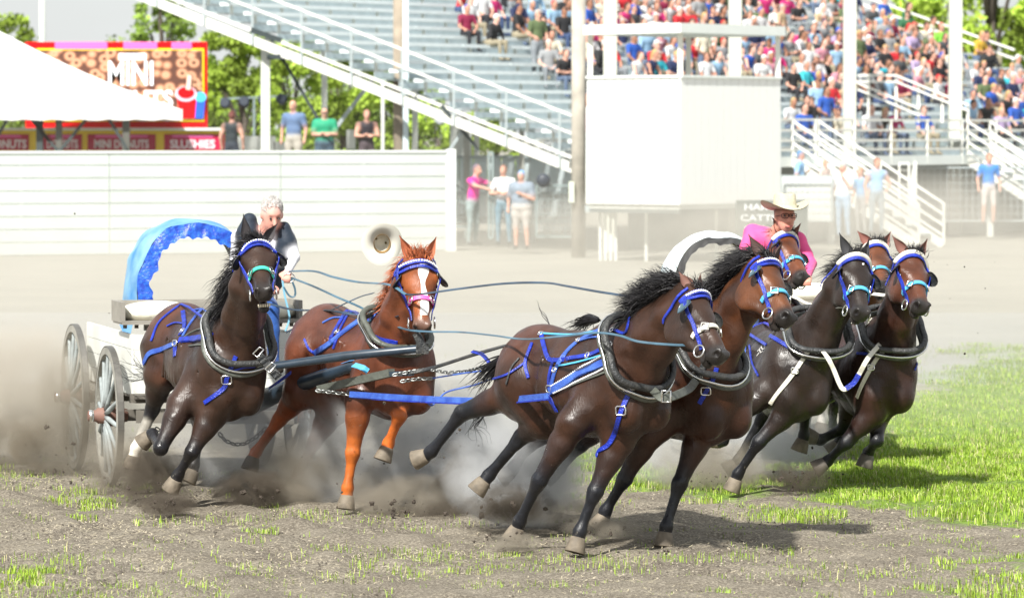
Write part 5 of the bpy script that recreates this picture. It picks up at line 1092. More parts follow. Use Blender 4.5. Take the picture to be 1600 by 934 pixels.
# ================================================================ PEOPLE
SKIN = attr_mat('person_surface', rough=.62, spec=.3, bump=.25, bscale=30, var=.1, vscale=10, sheen=.1)
class Person:
    """one continuous body from posed joints; q(px, py, depth) gives joints"""
    def __init__(s, label, j, shirt, pants, skin=(.62, .34, .25), hair=(.05, .03, .02), look=(0, -1, -.1), vox=.02, sleeves='short', hat=None, group=None, shoes=(.03, .025, .02), sc=1.0, girth=1.0, fingers=False, bald=False, longhair=False, cat='person', headup=(0,0,1), vest=None, face=True):
        pts = np.array([list(v) for v in j.values()]); F = Field(pts.min(0) - .25, pts.max(0) + .25, vox); c = Vector; g = girth
        s.root = thing('person', label, cat, (j['pelvis'].x, j['pelvis'].y, max(0, min(v.z for v in j.values()) - .05)), group); s.j = j
        ch, pe, ne, hd = j['chest'], j['pelvis'], j['neck'], j['head']; lat = (j['shR'] - j['shL']).normalized(); upt = (ne - pe).normalized(); fw = lat.cross(upt).normalized()
        if fw.dot(c(look)) < 0 : fw = -fw
        R = np.array(Matrix((lat, upt.cross(lat).normalized(), upt)).transposed())
        F.ell(lerp(ch, ne, .35), (.175*g*sc, .115*g*sc, .16*sc), R, .05, shirt); F.ell(lerp(pe, ch, .5), (.155*g*sc, .12*g*sc, .2*sc), R, .06, shirt); F.ell(pe, (.165*g*sc, .125*g*sc, .12*sc), R, .05, pants)
        for S in 'LR':
            sh, el, ha = j['sh'+S], j['el'+S], j['ha'+S]; sl = shirt if sleeves != 'none' else skin
            F.cone(lerp(ch, sh, .6) + upt*.05, sh, .08*g*sc, .072*g*sc, .04, shirt); m = lerp(sh, el, .62)
            F.cone(sh, m, .066*g*sc, .058*g*sc, .03, sl); F.cone(m, el, .050*g*sc, .044*sc, .015, shirt if sleeves == 'long' else skin)
            w = lerp(el, ha, .9) if not fingers else ha; F.cone(el, w, .043*sc, .029*sc, .015, shirt if sleeves == 'long' else skin)
            if not fingers: F.cone(lerp(el, ha, .86), ha, .03*sc, .038*sc, .02, skin); F.cone(ha, ha + (ha - el).normalized()*.06, .034*sc, .02*sc, .02, skin)
            if 'hip'+S in j:
                hp, kn, an = j['hip'+S], j['kn'+S], j['an'+S]; F.cone(lerp(pe, hp, .6), lerp(hp, kn, .3), .10*g*sc, .088*g*sc, .05, pants); F.cone(lerp(hp, kn, .25), kn, .088*g*sc, .062*sc, .03, pants); lower = pants if s_pants(pants) else skin
                F.cone(kn, lerp(kn, an, .4), .06*sc, .056*sc, .02, lower); F.cone(lerp(kn, an, .4), an, .055*sc, .042*sc, .02, lower)
                F.cone(an - c((0,0,.03)), an - c((0,0,.05)) + c((look[0], look[1], 0)).normalized()*.16, .045*sc, .036*sc, .03, shoes)
        F.cone(lerp(ch, ne, .7), lerp(ne, hd, .5), .062*sc, .056*sc, .04, skin)
        # head
        lk = c(look).normalized(); up = c(headup); up = (up - lk*up.dot(lk)).normalized(); lt = lk.cross(up); HR = np.array(Matrix((lt, lk, up)).transposed()); s.hf = (lk, up, lt); h = lambda x, y, z: hd + (lt*x + lk*y + up*z)*sc; s.h = h
        F.ell(h(0, -.01, .02), (.075*sc, .095*sc, .1*sc), HR, .02, skin); F.ell(h(0, .025, -.045), (.058*sc, .065*sc, .075*sc), HR, .03, skin)
        if not bald: F.ell(h(0, -.03, .05), (.082*sc, .092*sc, .088*sc), HR, .008, hair); F.ell(h(0, -.06, 0), (.075*sc, .055*sc, .08*sc), HR, .01, hair)
        if longhair: F.cone(h(0, -.07, -.02), h(0, -.09, -.22), .075*sc, .05*sc, .02, hair)
        if face:
            F.cone(h(0, .085, .01), h(0, .112, -.025), .012*sc, .018*sc, .012, tuple(x*1.02 for x in skin)); 
            for sd in (-1, 1): F.ell(h(sd*.033, .083, .018), (.017*sc, .012*sc, .011*sc), HR, .006, tuple(x*.45 for x in skin), cut=True); F.ell(h(sd*.08, -.005, 0), (.012*sc, .022*sc, .033*sc), HR, .01, skin)
            F.ell(h(0, .09, -.062), (.027*sc, .01*sc, .008*sc), HR, .006, (.42, .12, .1), cut=True); F.ell(h(0, .083, -.073), (.024*sc, .014*sc, .009*sc), HR, .008, tuple(x*.85 for x in skin)); F.ell(h(0, .07, .045), (.05*sc, .02*sc, .012*sc), HR, .012, skin)
        if vest: vest(F, j, R, h)
        if fingers:
            for S in 'LR':
                el, ha = j['el'+S], j['ha'+S]; d = (ha - el).normalized(); a = d.cross(c((0, 0, 1))).normalized(); b_ = a.cross(d); F.ell(ha + d*.045, (.042, .05, .02), np.array(Matrix((a, d, b_)).transposed()), .012, skin)
                for k in range(4):
                    o = ha + d*.08 + a*(-.03 + .02*k); L_ = (.036, .042, .040, .032)[k]; p1 = o + d*L_*.6 - b_*.015; p2 = p1 - b_*.028; p3 = p2 - d*.022; F.cone(o, p1, .0105, .010, .004, skin); F.cone(p1, p2, .010, .0095, .004, skin); F.cone(p2, p3, .0095, .008, .004, skin)
                o = ha + d*.02 + a*.035; F.cone(o, o + a*.02 + d*.03, .013, .011, .006, skin); F.cone(o + a*.02 + d*.03, o + d*.06 - b_*.01 + a*.008, .011, .009, .004, skin)
        me, V, Fc = F.mesh('body'); s.body = link('body', me, SKIN, s.root)
        if hat: hat(s)
def s_pants(p): return p[0] >= 0 and not (len(p) > 3)
# left driver
d = 31.6; q = lambda x, y, o=0.0: P(x, y, d + o)
def navy_vest(F, j, R, h):
    V_ = (.018, .028, .045); ch, pe, ne = j['chest'], j['pelvis'], j['neck']
    F.ell(lerp(pe, ne, .58) , (.19, .145, .27), R, .02, V_)
    F.cone(P(390,344,31.5), P(388,366,31.5), .058, .09, .02, V_); F.cone(P(444,356,31.45), P(448,378,31.45), .05, .07, .02, V_); F.cone(P(448,378,31.45), P(440,398,31.45), .07, .06, .03, V_); F.cone(P(388,366,31.5), P(396,395,31.5), .09, .1, .03, V_)
jt = dict(pelvis=q(392,470,.25), chest=q(402,402,0), neck=q(414,362,-.1), head=q(425,337,-.2), shL=q(376,372,0), shR=q(446,370,-.08), elL=q(366,430,-.1), elR=q(460,402,-.2), haL=q(418,446,-.4), haR=q(450,424,-.42),
    hipL=q(380,478,.2), hipR=q(412,478,.15), knL=q(385,482,-.25), knR=q(424,484,-.3), anL=q(390,560,-.3), anR=q(428,565,-.35))
DL = Person('white haired driver in navy vest and pale shirt leaning forward on the left wagon', jt, (.80, .80, .84), (.025, .09, .32), skin=(.70, .33, .26), hair=(.60, .57, .54), look=(.28, -.85, -.42), vox=.011, sleeves='long', fingers=True, vest=navy_vest)
mb = MB()
for i, a in enumerate(np.linspace(-2.6, 2.6, 15)):
    pass
for sd in (-1, 1): mb.ball(DL.h(sd*.033, .083, .016), .0095, 8, 6)
mb.build('eyes', EYE, DL.root)['kind'] = 'stuff'
rt = []; dr_ = []; r_ = np.random.default_rng(8); lk, up, lt = DL.hf
for _ in range(1300):
    a_, e_ = r_.uniform(0, 6.28), r_.uniform(.05, 1.4); v_ = lt*math.cos(a_)*math.cos(e_)*.084 + lk*(math.sin(a_)*math.cos(e_)*.10 - .02) + up*(math.sin(e_)*.10 + .045)
    if v_.dot(lk) > .055 and v_.dot(up) < .10: continue
    rt.append(tuple(DL.h(0, 0, 0) + v_*.98)); dr_.append(tuple((v_.normalized()*.6 - lk*.9 + up*.1)))
hairs('hair', DL.root, rt, dr_, [.02]*len(rt), (.36, .345, .33), .0018, .2, .05, 3, jit=.12)
# right driver
d = 33.4; q = lambda x, y, o=0.0: P(x, y, d + o); PK = (.84, .10, .30)
jt = dict(pelvis=q(1180,440,.4), chest=q(1196,392,.1), neck=q(1212,366,-.08), head=q(1227,340,-.22), shL=q(1176,364,.05), shR=q(1246,376,-.02), elL=q(1160,402,-.15), elR=q(1268,412,-.12), haL=q(1190,420,-.5), haR=q(1262,432,-.5),
    hipL=q(1172,455,.3), hipR=q(1200,458,.3), knL=q(1175,462,-.2), knR=q(1210,465,-.2), anL=q(1178,530,-.3), anR=q(1212,532,-.3))
def straw_hat(s, m_=None, rb=.20, crown_h=.125):
    lk, up, lt = s.hf; c_ = s.h(0, -.01, .075); mb = MB(); n = 32; vs = []; prof = [(.0, crown_h*.86), (.045, crown_h*.93), (.075, crown_h), (.092, crown_h*.86), (.10, .03), (.105, .0), (.15, -.003), (rb, .0)]
    for r, z in prof:
        for k in range(n):
            a = 2*math.pi*k/n; rr = r * (1.0 if r < .11 else 1 + .1*abs(math.sin(a))); lift = (abs(math.cos(a))**2) * max(0, r - .11) * .75 - (abs(math.sin(a))**4)*max(0, r-.11)*.15; dent = -.02 * math.exp(-(math.cos(a)*r/.03)**2) if z > crown_h*.8 else 0
            vs.append(c_ + lt*(rr*math.cos(a)*.93) + lk*(rr*math.sin(a)*1.12) + up*(z + lift + dent))
    fs = [(i*n+k, i*n+(k+1) % n, (i+1)*n+(k+1) % n, (i+1)*n+k) for i in range(len(prof)-1) for k in range(n)]; w = [v - up*.005 for v in vs]; N0 = len(vs)
    mb.add(vs, fs, 0, True); mb.add(w, [f[::-1] for f in fs], 0, True); mb.build('hat', m_ or STRW, s.root)
STRW = mat('straw_hat', (.66, .61, .44), .7, var=.22, vscale=60, bump=.6, bscale=140)
DR = Person('driver in bright pink shirt, straw cowboy hat and glasses on the right wagon', jt, PK, (.05, .08, .2), skin=(.72, .33, .24), hair=(.06, .035, .02), look=(.25, -.96, .02), vox=.011, sleeves='long', fingers=True, hat=straw_hat)
mb = MB(); lk, up, lt = DR.hf
for sd in (-1, 1):
    c_ = DR.h(sd*.034, .1, .014); mb.tube([c_ + lt*(.028*a_) + up*(.018*b_) for a_, b_ in ((1,.8),(.6,1),(-.6,1),(-1,.8),(-1,-.7),(-.5,-1),(.5,-1),(1,-.7))], .0032, 5, closed=True); mb.tube([DR.h(sd*.062, .1, .02), DR.h(sd*.085, .0, .012)], .003, 5)
mb.tube([DR.h(-.008, .102, .018), DR.h(.008, .102, .018)], .003, 5); mb.build('glasses', mat('glasses_frame', (.05, .01, .015), .3), DR.root)
mb = MB(); 
for sd in (-1, 1): mb.ball(DR.h(sd*.033, .083, .016), .0095, 8, 6)
mb.build('eyes', EYE, DR.root)['kind'] = 'stuff'
MB().tube([DR.h(-.03, .084, -.068), DR.h(0, .092, -.074), DR.h(.03, .084, -.068)], [.005, .008, .005], 6).build('mouth', mat('lips', (.5, .14, .12), .5), DR.root)
# flying hat
hc = P(597, 381, 30.8); hat = thing('cowboy_hat', 'cream cowboy hat flying through the air between the driver and the chestnut horse', 'hat', tuple(hc))
ax = Vector((-.12, .93, .35)).normalized(); s1 = ax.cross(Vector((0, 0, 1))).normalized(); s2 = ax.cross(s1); n = 40; vs = []
prof = [(.17, .006), (.15, 0), (.078, 0), (.076, .03), (.07, .09), (.05, .10), (.0, .09)]
for r, z in prof:
    for k in range(n):
        a = 2*math.pi*k/n; fl = max(0, r - .1); vs.append(hc + s1*(math.cos(a)*r*(.82 if r < .11 else .92)) + s2*(math.sin(a)*r*(1.0 if r < .11 else 1.0)) + ax*(z + fl*.35*math.cos(2*a)))
fs = [(i*n+k, i*n+(k+1) % n, (i+1)*n+(k+1) % n, (i+1)*n+k) for i in range(len(prof)-1) for k in range(n)]
w = [Vector(v) - ax*-.006 for v in vs]; CRH = mat('cream_felt', (.86, .84, .74), .75, var=.06)
mb = MB(); mb.add(vs, fs, 0, True); mb.build('inner', CRH, hat); MB().add(w, [f[::-1] for f in fs], 0, True).build('outer', CRH, hat)
mb = MB(); sw = [hc + s1*(math.cos(a)*.062) + s2*(math.sin(a)*.074) + ax*.012 for a in np.linspace(0, 2*math.pi, 30, endpoint=False)]; mb.strap(sw, [(hc - p).normalized() for p in sw], .03, .003, closed=True); mb.build('sweatband', mat('sweatband', (.30, .19, .08), .6), hat)
for a in (.5, 3.4): MB().ball(hc + s1*math.cos(a)*.04 + s2*math.sin(a)*.048 + ax*.075, .009, 8, 6).build('vent_hole', mat('vent_dark', (.16, .12, .04), .8), hat)
# ================================================================ WAGONS
hw = Vector((.262, -.965, 0)).normalized(); lw = Vector((.965, .262, 0)).normalized(); UPV = Vector((0, 0, 1)); MW = Matrix((lw, -hw, UPV)).transposed()
SPK = mat('wheel_wood_grey', (.36, .40, .40), .7, var=.35, vscale=9, bump=.2); RIMM = mat('wheel_rim_grey', (.34, .33, .29), .75, var=.3, vscale=6, bump=.3); HUBM = mat('hub_red_wood', (.24, .13, .10), .7, var=.3); WBX = mat('wagon_white', (.78, .79, .74), .55, var=.14, vscale=4)
WFR = mat('wagon_frame', (.17, .155, .13), .75, var=.35, vscale=5); WPN = mat('pole_blue_black', (.03, .05, .075), .35, var=.4, vscale=9, spec=.6)
def wheel(c_, r, parent, side=1, n=14):
    w = MB(); M = Matrix((-hw, UPV, lw*side)).transposed()
    prof = [(r-.055, -.028), (r, -.024), (r, .024), (r-.055, .028)]; N = 48; k = len(w.v)
    for rr, z in prof:
        for q in range(N): a = 2*math.pi*q/N; w.v.append(tuple(c_ + M @ Vector((rr*math.cos(a), rr*math.sin(a), z))))
    for i in range(4):
        for q in range(N): w.f.append((k+i*N+q, k+i*N+(q+1) % N, k+((i+1) % 4)*N+(q+1) % N, k+((i+1) % 4)*N+q)); w.mi.append(0); w.sm.append(False)
    W = w.build('wheel', RIMM, parent); t = MB(); pts = [c_ + M @ Vector(((r+.004)*math.cos(a), (r+.004)*math.sin(a), 0)) for a in np.linspace(0, 2*math.pi, N, endpoint=False)]; t.strap(pts, [(p - c_).normalized() for p in pts], .052, .006, closed=True); t.build('tyre', mat('iron_tyre', (.22, .21, .19), .5, metal=.6, var=.3), W)
    for q in range(n):
        a = 2*math.pi*(q+.3)/n; d_ = M @ Vector((math.cos(a), math.sin(a), 0)); p0 = c_ + d_*.07 + M @ Vector((0, 0, .035)); p1 = c_ + d_*(r-.045); tg = M @ Vector((-math.sin(a), math.cos(a), 0))
        MB().tube([p0, lerp(p0, p1, .25), lerp(p0, p1, .9), p1], [(.017, .02), (.023, .018), (.018, .014), (.02, .016)], 8, flat=tg).build('spoke', SPK, W)
    MB().lathe(c_, [(.03, .17), (.04, .165), (.045, .11), (.062, .09), (.062, .05), (.082, .035), (.088, 0), (.082, -.035), (.06, -.07), (.05, -.14)], 20, M).build('hub', HUBM, W)
    MB().lathe(c_, [(.0455, .162), (.048, .16), (.0475, .13), (.046, .128)], 20, M, cap=False).build('hub_band', MTL, W); return W
def wagon(front_left, label, canvas_cols, cover=True, light=False, hw_=None):
    fl = front_left; W = thing('chuckwagon', label, 'wagon', (fl.x, fl.y, 0), 'racing chuckwagons'); TR = 1.52; WB = 1.56; rf, rr = .535, .585
    g = lambda f, l, z: fl + hw*f + lw*l + Vector((0, 0, z - fl.z))
    wheel(g(0, 0, rf), rf, W, -1); wheel(g(0, TR, rf), rf, W, 1); wheel(g(-WB, -.02, rr), rr, W, -1); wheel(g(-WB, TR, rr), rr, W, 1)
    for f, z in ((0, rf), (-WB, rr)): MB().beam(g(f, .06, z), g(f, TR-.06, z), .075, .085, up=UPV).build('axle', WFR, W); MB().beam(g(f, .2, z+.13), g(f, TR-.2, z+.13), .10, .07, up=UPV).build('bolster', WFR, W)
    MB().beam(g(.25, TR/2, .62), g(-WB-.2, TR/2, .62), .07, .09).build('reach', WFR, W)
    y0, y1 = .13, TR-.12
    for k in range(4):
        z = .77 + k*.118
        MB().beam(g(.34, y0, z), g(.34, y1, z), .022, .114, up=UPV).build('front_board', WBX, W); MB().beam(g(.33, y0, z), g(-WB-.25, y0, z), .022, .114, up=UPV).build('side_board', WBX, W); MB().beam(g(.33, y1, z), g(-WB-.25, y1, z), .022, .114, up=UPV).build('side_board', WBX, W)
    MB().box(g(-.63, TR/2, .705), (y1-y0, 2.2, .03), MW).build('floor', WFR, W); MB().beam(g(.36, y0-.03, .69), g(.36, y1+.03, .69), .06, .07, up=UPV).build('cross_beam', WFR, W)
    # seat
    SG = mat('seat_board', (.33, .31, .27), .7, var=.3, vscale=6); CU = mat('seat_cushion', (.80, .77, .64), .75, var=.08, bump=.3, bscale=18)
    sz = 1.32; st = MB().box(g(.1, TR/2, sz-.05), (1.42, .42, .03), MW).build('seat', SG, W)
    for l in (.06, TR-.06): MB().box(g(.08, l, sz+.03), (.03, .46, .16), MW).build('seat_end', SG, st)
    MB().box(g(-.1, TR/2, sz+.05), (1.38, .03, .12), MW).build('back_board', SG, st)
    for l in (.36, 1.17):
        F = Field(list(g(.1, l, sz+.02) - Vector((.45, .4, .15))), list(g(.1, l, sz+.02) + Vector((.45, .4, .15))), .014); F.ell(g(.1, l, sz+.02), (.30, .2, .085), np.array(MW), .02, (1, 1, 1)); F.ell(g(.1, l, sz+.02), (.26, .17, .07), np.array(MW), .05, (1, 1, 1)); me, V, Fc = F.mesh('cushion'); link('cushion', me, CU, st)
    for l in (.1, .19, TR-.19, TR-.1): MB().beam(g(.15, l, 1.22), g(.15, l, 1.255), .03, .02).beam(g(.16, l, 1.24), g(.2, l, sz-.06), .02, .02, up=(1,0,0)).build('seat_strut', WFR, W)
    for l in (.3, TR-.3): MB().box(g(.1, l, 1.25), (.08, .06, .1), MW).build('seat_block', SG, W)
    return W, g
fl = P(171, 655, 31.9); fl.z = .53
W1, g1 = wagon(fl, 'left chuckwagon with white box, grey spoked wheels and torn blue canvas hood', None)
def hood(W, cf, half, hgt, length, m_out, m_in, m_flap, hoop_m, wind=.022, fw=.112, seed=0, lean=0.0, back=.0):
    """arched canvas hood: front hoop centred on cf, open at both ends"""
    r = np.random.default_rng(seed); NA, NL = 44, 14; V = []
    for i in range(NL):
        t = i/(NL-1)
        for k in range(NA):
            a = math.pi * (k/(NA-1)); x = -math.cos(a); z = math.sin(a); sup = (abs(x)**2.4 + abs(z)**2.4)**(-1/2.4)
            b = 1 + .05*math.sin(t*math.pi)*1.0 + back*t; w = fnoise(np.array([a*3.1 + seed]), np.array([t*2.0]), 1.7, seed)[0] - .5; w2 = fnoise(np.array([a*4.5]), np.array([t*3.0]), 1.3, seed+5)[0] - .5
            p = cf + lw*(x*sup*half*b + lean*z*t) + UPV*(z*sup*hgt*b) - hw*(t*length) + (lw*x + UPV*z)*(w*wind + w2*.016); V.append(p)
        if i == 0: front = V[:NA]
    f = [(i*NA+k, i*NA+k+1, (i+1)*NA+k+1, (i+1)*NA+k) for i in range(NL-1) for k in range(NA-1)]
    cen = cf - hw*length/2; inn = [v + (cen + hw*(0) - v - hw*((cen - v).dot(hw))).normalized()*.006 for v in V]
    cover = MB().add(V, f, 0, True).build('canvas_hood', m_out, W); MB().add(inn, [q[::-1] for q in f], 0, True).build('lining', m_in, cover)
    for t in (0, 1): 
        pts = [V[int(t*(NL-1))*NA + k] for k in range(NA)]; MB().tube([p + (cen - p - hw*((cen-p).dot(hw))).normalized()*.02 for p in pts], .013, 6).build('hoop', hoop_m, cover)
    # ragged flap hanging inside the front rim
    Vf = []; NR_ = 6
    for k in range(NA*3):
        a = k/(NA*3-1)*(NA-1); k0 = min(int(a), NA-2); p = front[k0].lerp(front[k0+1], a-k0); inw = (cf - hw*0 - p); inw = (inw - hw*inw.dot(hw)).normalized()
        wd = fw*(1 + .10*math.sin(k*.31) + .07*math.sin(k*.83))
        for j in range(NR_): u = j/(NR_-1); Vf.append(p + hw*(.015 + .004*math.sin(k*.3 + j*.8) + .03*u) + inw*wd*u + lw*(.003*math.sin(k*.4 + j)) + UPV*.003*math.sin(k*.5+j))
    MB().add(Vf, [(k*NR_+j, k*NR_+j+1, (k+1)*NR_+j+1, (k+1)*NR_+j) for k in range(NA*3-1) for j in range(NR_-1)], 0, False).build('flap', m_flap, cover)
    return cover
CLB = mat('canvas_light_blue', (.05, .23, .52), .5, var=.35, vscale=3.4, col2=(.26, .47, .64), bump=.6, bscale=7); CDB = mat('canvas_dark_blue', (.006, .035, .36), .38, vscale=26, col2=(.02, .14, .62), bump=.5, bscale=30, spec=.6); CIN = mat('canvas_lining', (.16, .15, .085), .8, var=.5, vscale=6)
cf = P(306, 476, 32.3); hood(W1, cf, .475, .64, .62, CLB, CIN, CDB, RAIL, seed=3)
# blue plastic box under the seat, rolled canvas
fbx = lambda f, l, z, s3, m_, nm, W, g: MB().box(g(f, l, z), s3, MW).build(nm, m_, W)
MB().add([P(182,470,32.45), P(216,470,32.35), P(200,540,32.4), P(184,500,32.45)], [(0,1,2,3),(3,2,1,0)], 0).build('canvas_corner', CLB, W1)
# driver's leg clothing is on the figure; whiffletrees, tongue
tongue = [P(378, 640, 31.2), P(420, 620, 30.9), P(470, 600, 30.4), P(548, 574, 29.7), P(570, 570, 29.6)]; MB().tube(tongue, [.085, .075, .06, .04, .03], 12).build('tongue', WPN, W1)
MB().strap([p + UPV*.05 for p in tongue[1:]], Vector((0, -.4, 1)), .04, .004).build('tongue_highlight', mat('highlight_blue', (.08, .25, .5), .4), W1)  # blue highlight on the pole top, laid on as a coloured strip
fr = [P(495, 656, 31.3), P(200, 652, 31.8)]; MB().beam(P(462, 652, 31.3), P(215, 650, 31.6), .08, .1, up=UPV).build('splinter_bar', WFR, W1)
MB().beam(P(500, 608, 29.6), P(612, 582, 29.0), .06, .055, up=UPV).build('evener', LTG, W1); MB().beam(P(610, 584, 29.0), P(645, 583, 28.9), .035, .035, up=UPV).build('evener_link', WPN, W1)
yk = MB(); yk.tube([P(422, 578, 29.35), P(432, 571, 29.35), P(540, 556, 29.15), P(652, 545, 29.0), P(664, 545, 29.0)], [.03, .028, .034, .028, .022], 10); yk.build('neck_yoke', WPN, W1)
MB().box(P(660, 544, 28.98), (.09, .07, .075)).build('yoke_end', LTH, W1)
for pts, w in (([(405,556),(414,565),(424,577),(436,590)], .062), ([(650,520),(657,535),(660,552)], .06)):
    MB().strap([P(x, y, 29.25 if x < 500 else 28.95) for x, y in pts], Vector((.1, -1, .2)), w, .008).build('yoke_strap', LTH, W1)
for x, y, dd in ((404,551,29.2), (423,575,29.2)):
    c_ = P(x, y, dd - .02); MB().tube([c_ + Vector((.04*a, 0, .03*b)) for a, b in ((1,.8),(.2,1.3),(-1,-.2),(-.2,-1.1))], .006, 5, closed=True).build('yoke_buckle', MTL, W1)
CHM = mat('chain_steel', (.30, .31, .30), .35, metal=.9); CHD = mat('chain_dark', (.05, .05, .05), .5, metal=.6)
chain('chain', [P(*p, 31.2) for p in ((243,668),(262,680),(285,668))], .022, .0055, CHD, W1); chain('chain', [P(*p, 31.0) for p in ((342,676),(352,688),(366,694),(382,693),(398,684),(416,668))], .024, .006, CHD, W1)
# lead bars in front of the chestnut
for a in (((614,586),(645,580),(674,576)), ((626,596),(650,592),(676,591)), ((494,610),(520,613),(548,616))):
    z = 28.9 if a[0][0] > 600 else 29.4; chain('lead_chain', [P(*p, z) for p in a], .022, .006, CHM, W1)
def air(name, pts, w, m_, par=None, th=.005, nrm=(0, -.8, .6), n=50): 
    q = spline([tuple(P(*p)) for p in pts], n); return MB().strap([Vector(v) for v in q], Vector(nrm), w, th).build(name, m_, par)
air('lead_bar_strap', [(640,583,28.9),(680,574,28.8),(740,555,28.4),(782,543,28.1),(832,529,27.6)], .032, LTH, W1, .01); air('lead_bar_strap', [(676,591,28.9),(720,584,28.6),(765,577,28.3),(806,562,28.0)], .012, TRB, W1)
air('trace', [(548,616,29.2),(640,622,28.6),(740,626,27.9),(800,624,27.3),(857,619,26.75)], .046, TRB, W1, .012, nrm=(0,-1,.1)); air('trace_edge', [(552,621,29.19),(640,627,28.59),(740,631,27.89),(800,629,27.29),(857,624,26.72)], .01, NAV, W1, .013, nrm=(0,-1,.1))
air('rope', [(672,620,28.5),(667,627,28.48),(675,633,28.46),(684,625,28.45),(700,612,28.4),(740,602,28.2),(782,588,27.9)], .012, TRB, W1); chain('lead_chain', [P(674,578,28.8), P(700,582,28.7), P(730,580,28.6), P(765,570,28.3)], .018, .005, CHM, W1)
air('strap_tag', [(553,570,29.4),(566,574,29.3),(575,580,29.3)], .05, SKY, W1); air('tail_tie', [(738,549,28.3),(752,553,28.2),(762,563,28.1),(767,574,28.1)], .03, NAV, W1)
air('breast_bar', [(421,606,30.2),(436,596,30.1),(455,582,30.0)], .03, NAV, W1)
# ---- reins : each one long strap from the driver's hands
def rein(label, pts, w, m_, n=70): o = air('rein', pts, w*.78, m_, None, .0035, n=n); tag(o, label, 'rein', 'reins of the left outfit'); return o
DR1 = mat('rein_slate', (.03, .06, .085), .4, var=.5, vscale=3, col2=(.09, .20, .28)); DR2 = mat('rein_black', (.018, .02, .024), .4, var=.4, vscale=4, col2=(.05, .09, .14))
rein('slate rein looping from the driver hand to the cheek of the chestnut horse', [(451,424,31.15),(491,424,30.7),(521,433,30.3),(561,441,29.9),(608,445,29.3),(634,460,29.0)], .028, DR1)
rein('dark rein arching through the air from the chestnut nose towards the lead pair', [(634,460,29.05),(655,460,28.9),(720,451,28.5),(790,443,28.1),(851,442,27.8),(885,447,27.5),(930,455,27.2),(987,465,26.9),(1015,480,26.7)], .026, DR2)
rein('long rein descending from the driver hand under the chestnut chin to the lead horse', [(455,434,31.15),(491,448,30.7),(526,464,30.3),(561,479,30.0),(597,498,29.7),(632,514,29.1),(667,518,28.8),(720,519,28.3),(770,524,27.6),(821,530,26.95),(880,525,26.45),(930,520,26.3),(967,524,26.05),(1000,534,25.95),(1060,539,25.95),(1092,537,26.0)], .024, DR1, 110)
rein('black rein running level behind the chestnut neck', [(418,474,31.2),(460,484,30.9),(514,485,30.4),(549,491,30.1),(590,496,29.6),(622,494,29.2)], .024, DR2)
rein('grey rein rising from below the seat to the chestnut collar', [(448,519,31.0),(486,500,30.7),(519,484,30.4),(560,465,30.0),(584,458,29.7)], .026, DR2)
rein('pale blue rein end dangling below the driver hand', [(441,436,31.1),(445,462,31.1),(452,495,31.1),(446,517,31.1)], .02, mat('rein_pale', (.2, .45, .6), .4)); rein('short looped rein tail below the driver hand', [(455,436,31.1),(461,452,31.1),(460,463,31.1),(452,462,31.1),(443,448,31.1)], .02, DR1)
rein('grey strap crossing the throat of the black horse', [(392,436,29.3),(378,447,29.4),(366,452,29.6),(357,460,29.9)], .026, MATS['rein_pale'])
MB().tube([P(452+9*math.cos(a), 434+9*math.sin(a)*.8, 31.1) for a in np.linspace(0, 2*math.pi, 14, endpoint=False)], .005, 5, closed=True).build('ring', MTL, DL.root)
def rein2(label, pts, w, m_): o = air('rein', pts, w, m_, None, .0035, n=50); tag(o, label, 'rein', 'cream reins of the second outfit'); return o
rein2('cream rein running to the bit of the black branded horse', [(1212,452,32.8),(1245,466,32.0),(1262,474,31.3),(1290,479,30.8),(1327,479,30.45)], .036, CRW); rein2('cream rein running to the bit of the rightmost bay horse', [(1364,459,31.2),(1394,463,30.95),(1424,469,30.7)], .036, CRW)
# leads yoke between nearest pair
MB().strap([Vector(v) for v in spline([tuple(C_.hit(1018,606,.03)[0]), tuple(P(1038,622,26.2)), tuple(P(1074,609,26.5)), tuple(D__.hit(1091,592,.03)[0])], 30)], Vector((0, -1, .1)), .055, .01).build('yoke_strap', LTG, C_.root)
c_ = P(1041, 619, 26.17); MB().tube([c_ + Vector((.028*a, 0, .036*b)) for a, b in ((1,1),(-1,1),(-1,-1),(1,-1))], .007, 6, closed=True).build('yoke_buckle', MTL, C_.root)
# second wagon, mostly hidden
fl2 = P(1062, 640, 35.4); fl2.z = .53; W2, g2 = wagon(fl2, 'second chuckwagon with pale blue white hood, mostly hidden behind the lead horses', None)
CPL = mat('canvas_pale', (.62, .74, .80), .5, var=.2, vscale=3, col2=(.84, .88, .88), bump=.4, bscale=8)
hood(W2, P(1128, 478, 35.2), .45, .60, .42, CPL, CIN, mat('flap_dark', (.05, .05, .05), .7, var=.4), MTL, seed=9, fw=.055)
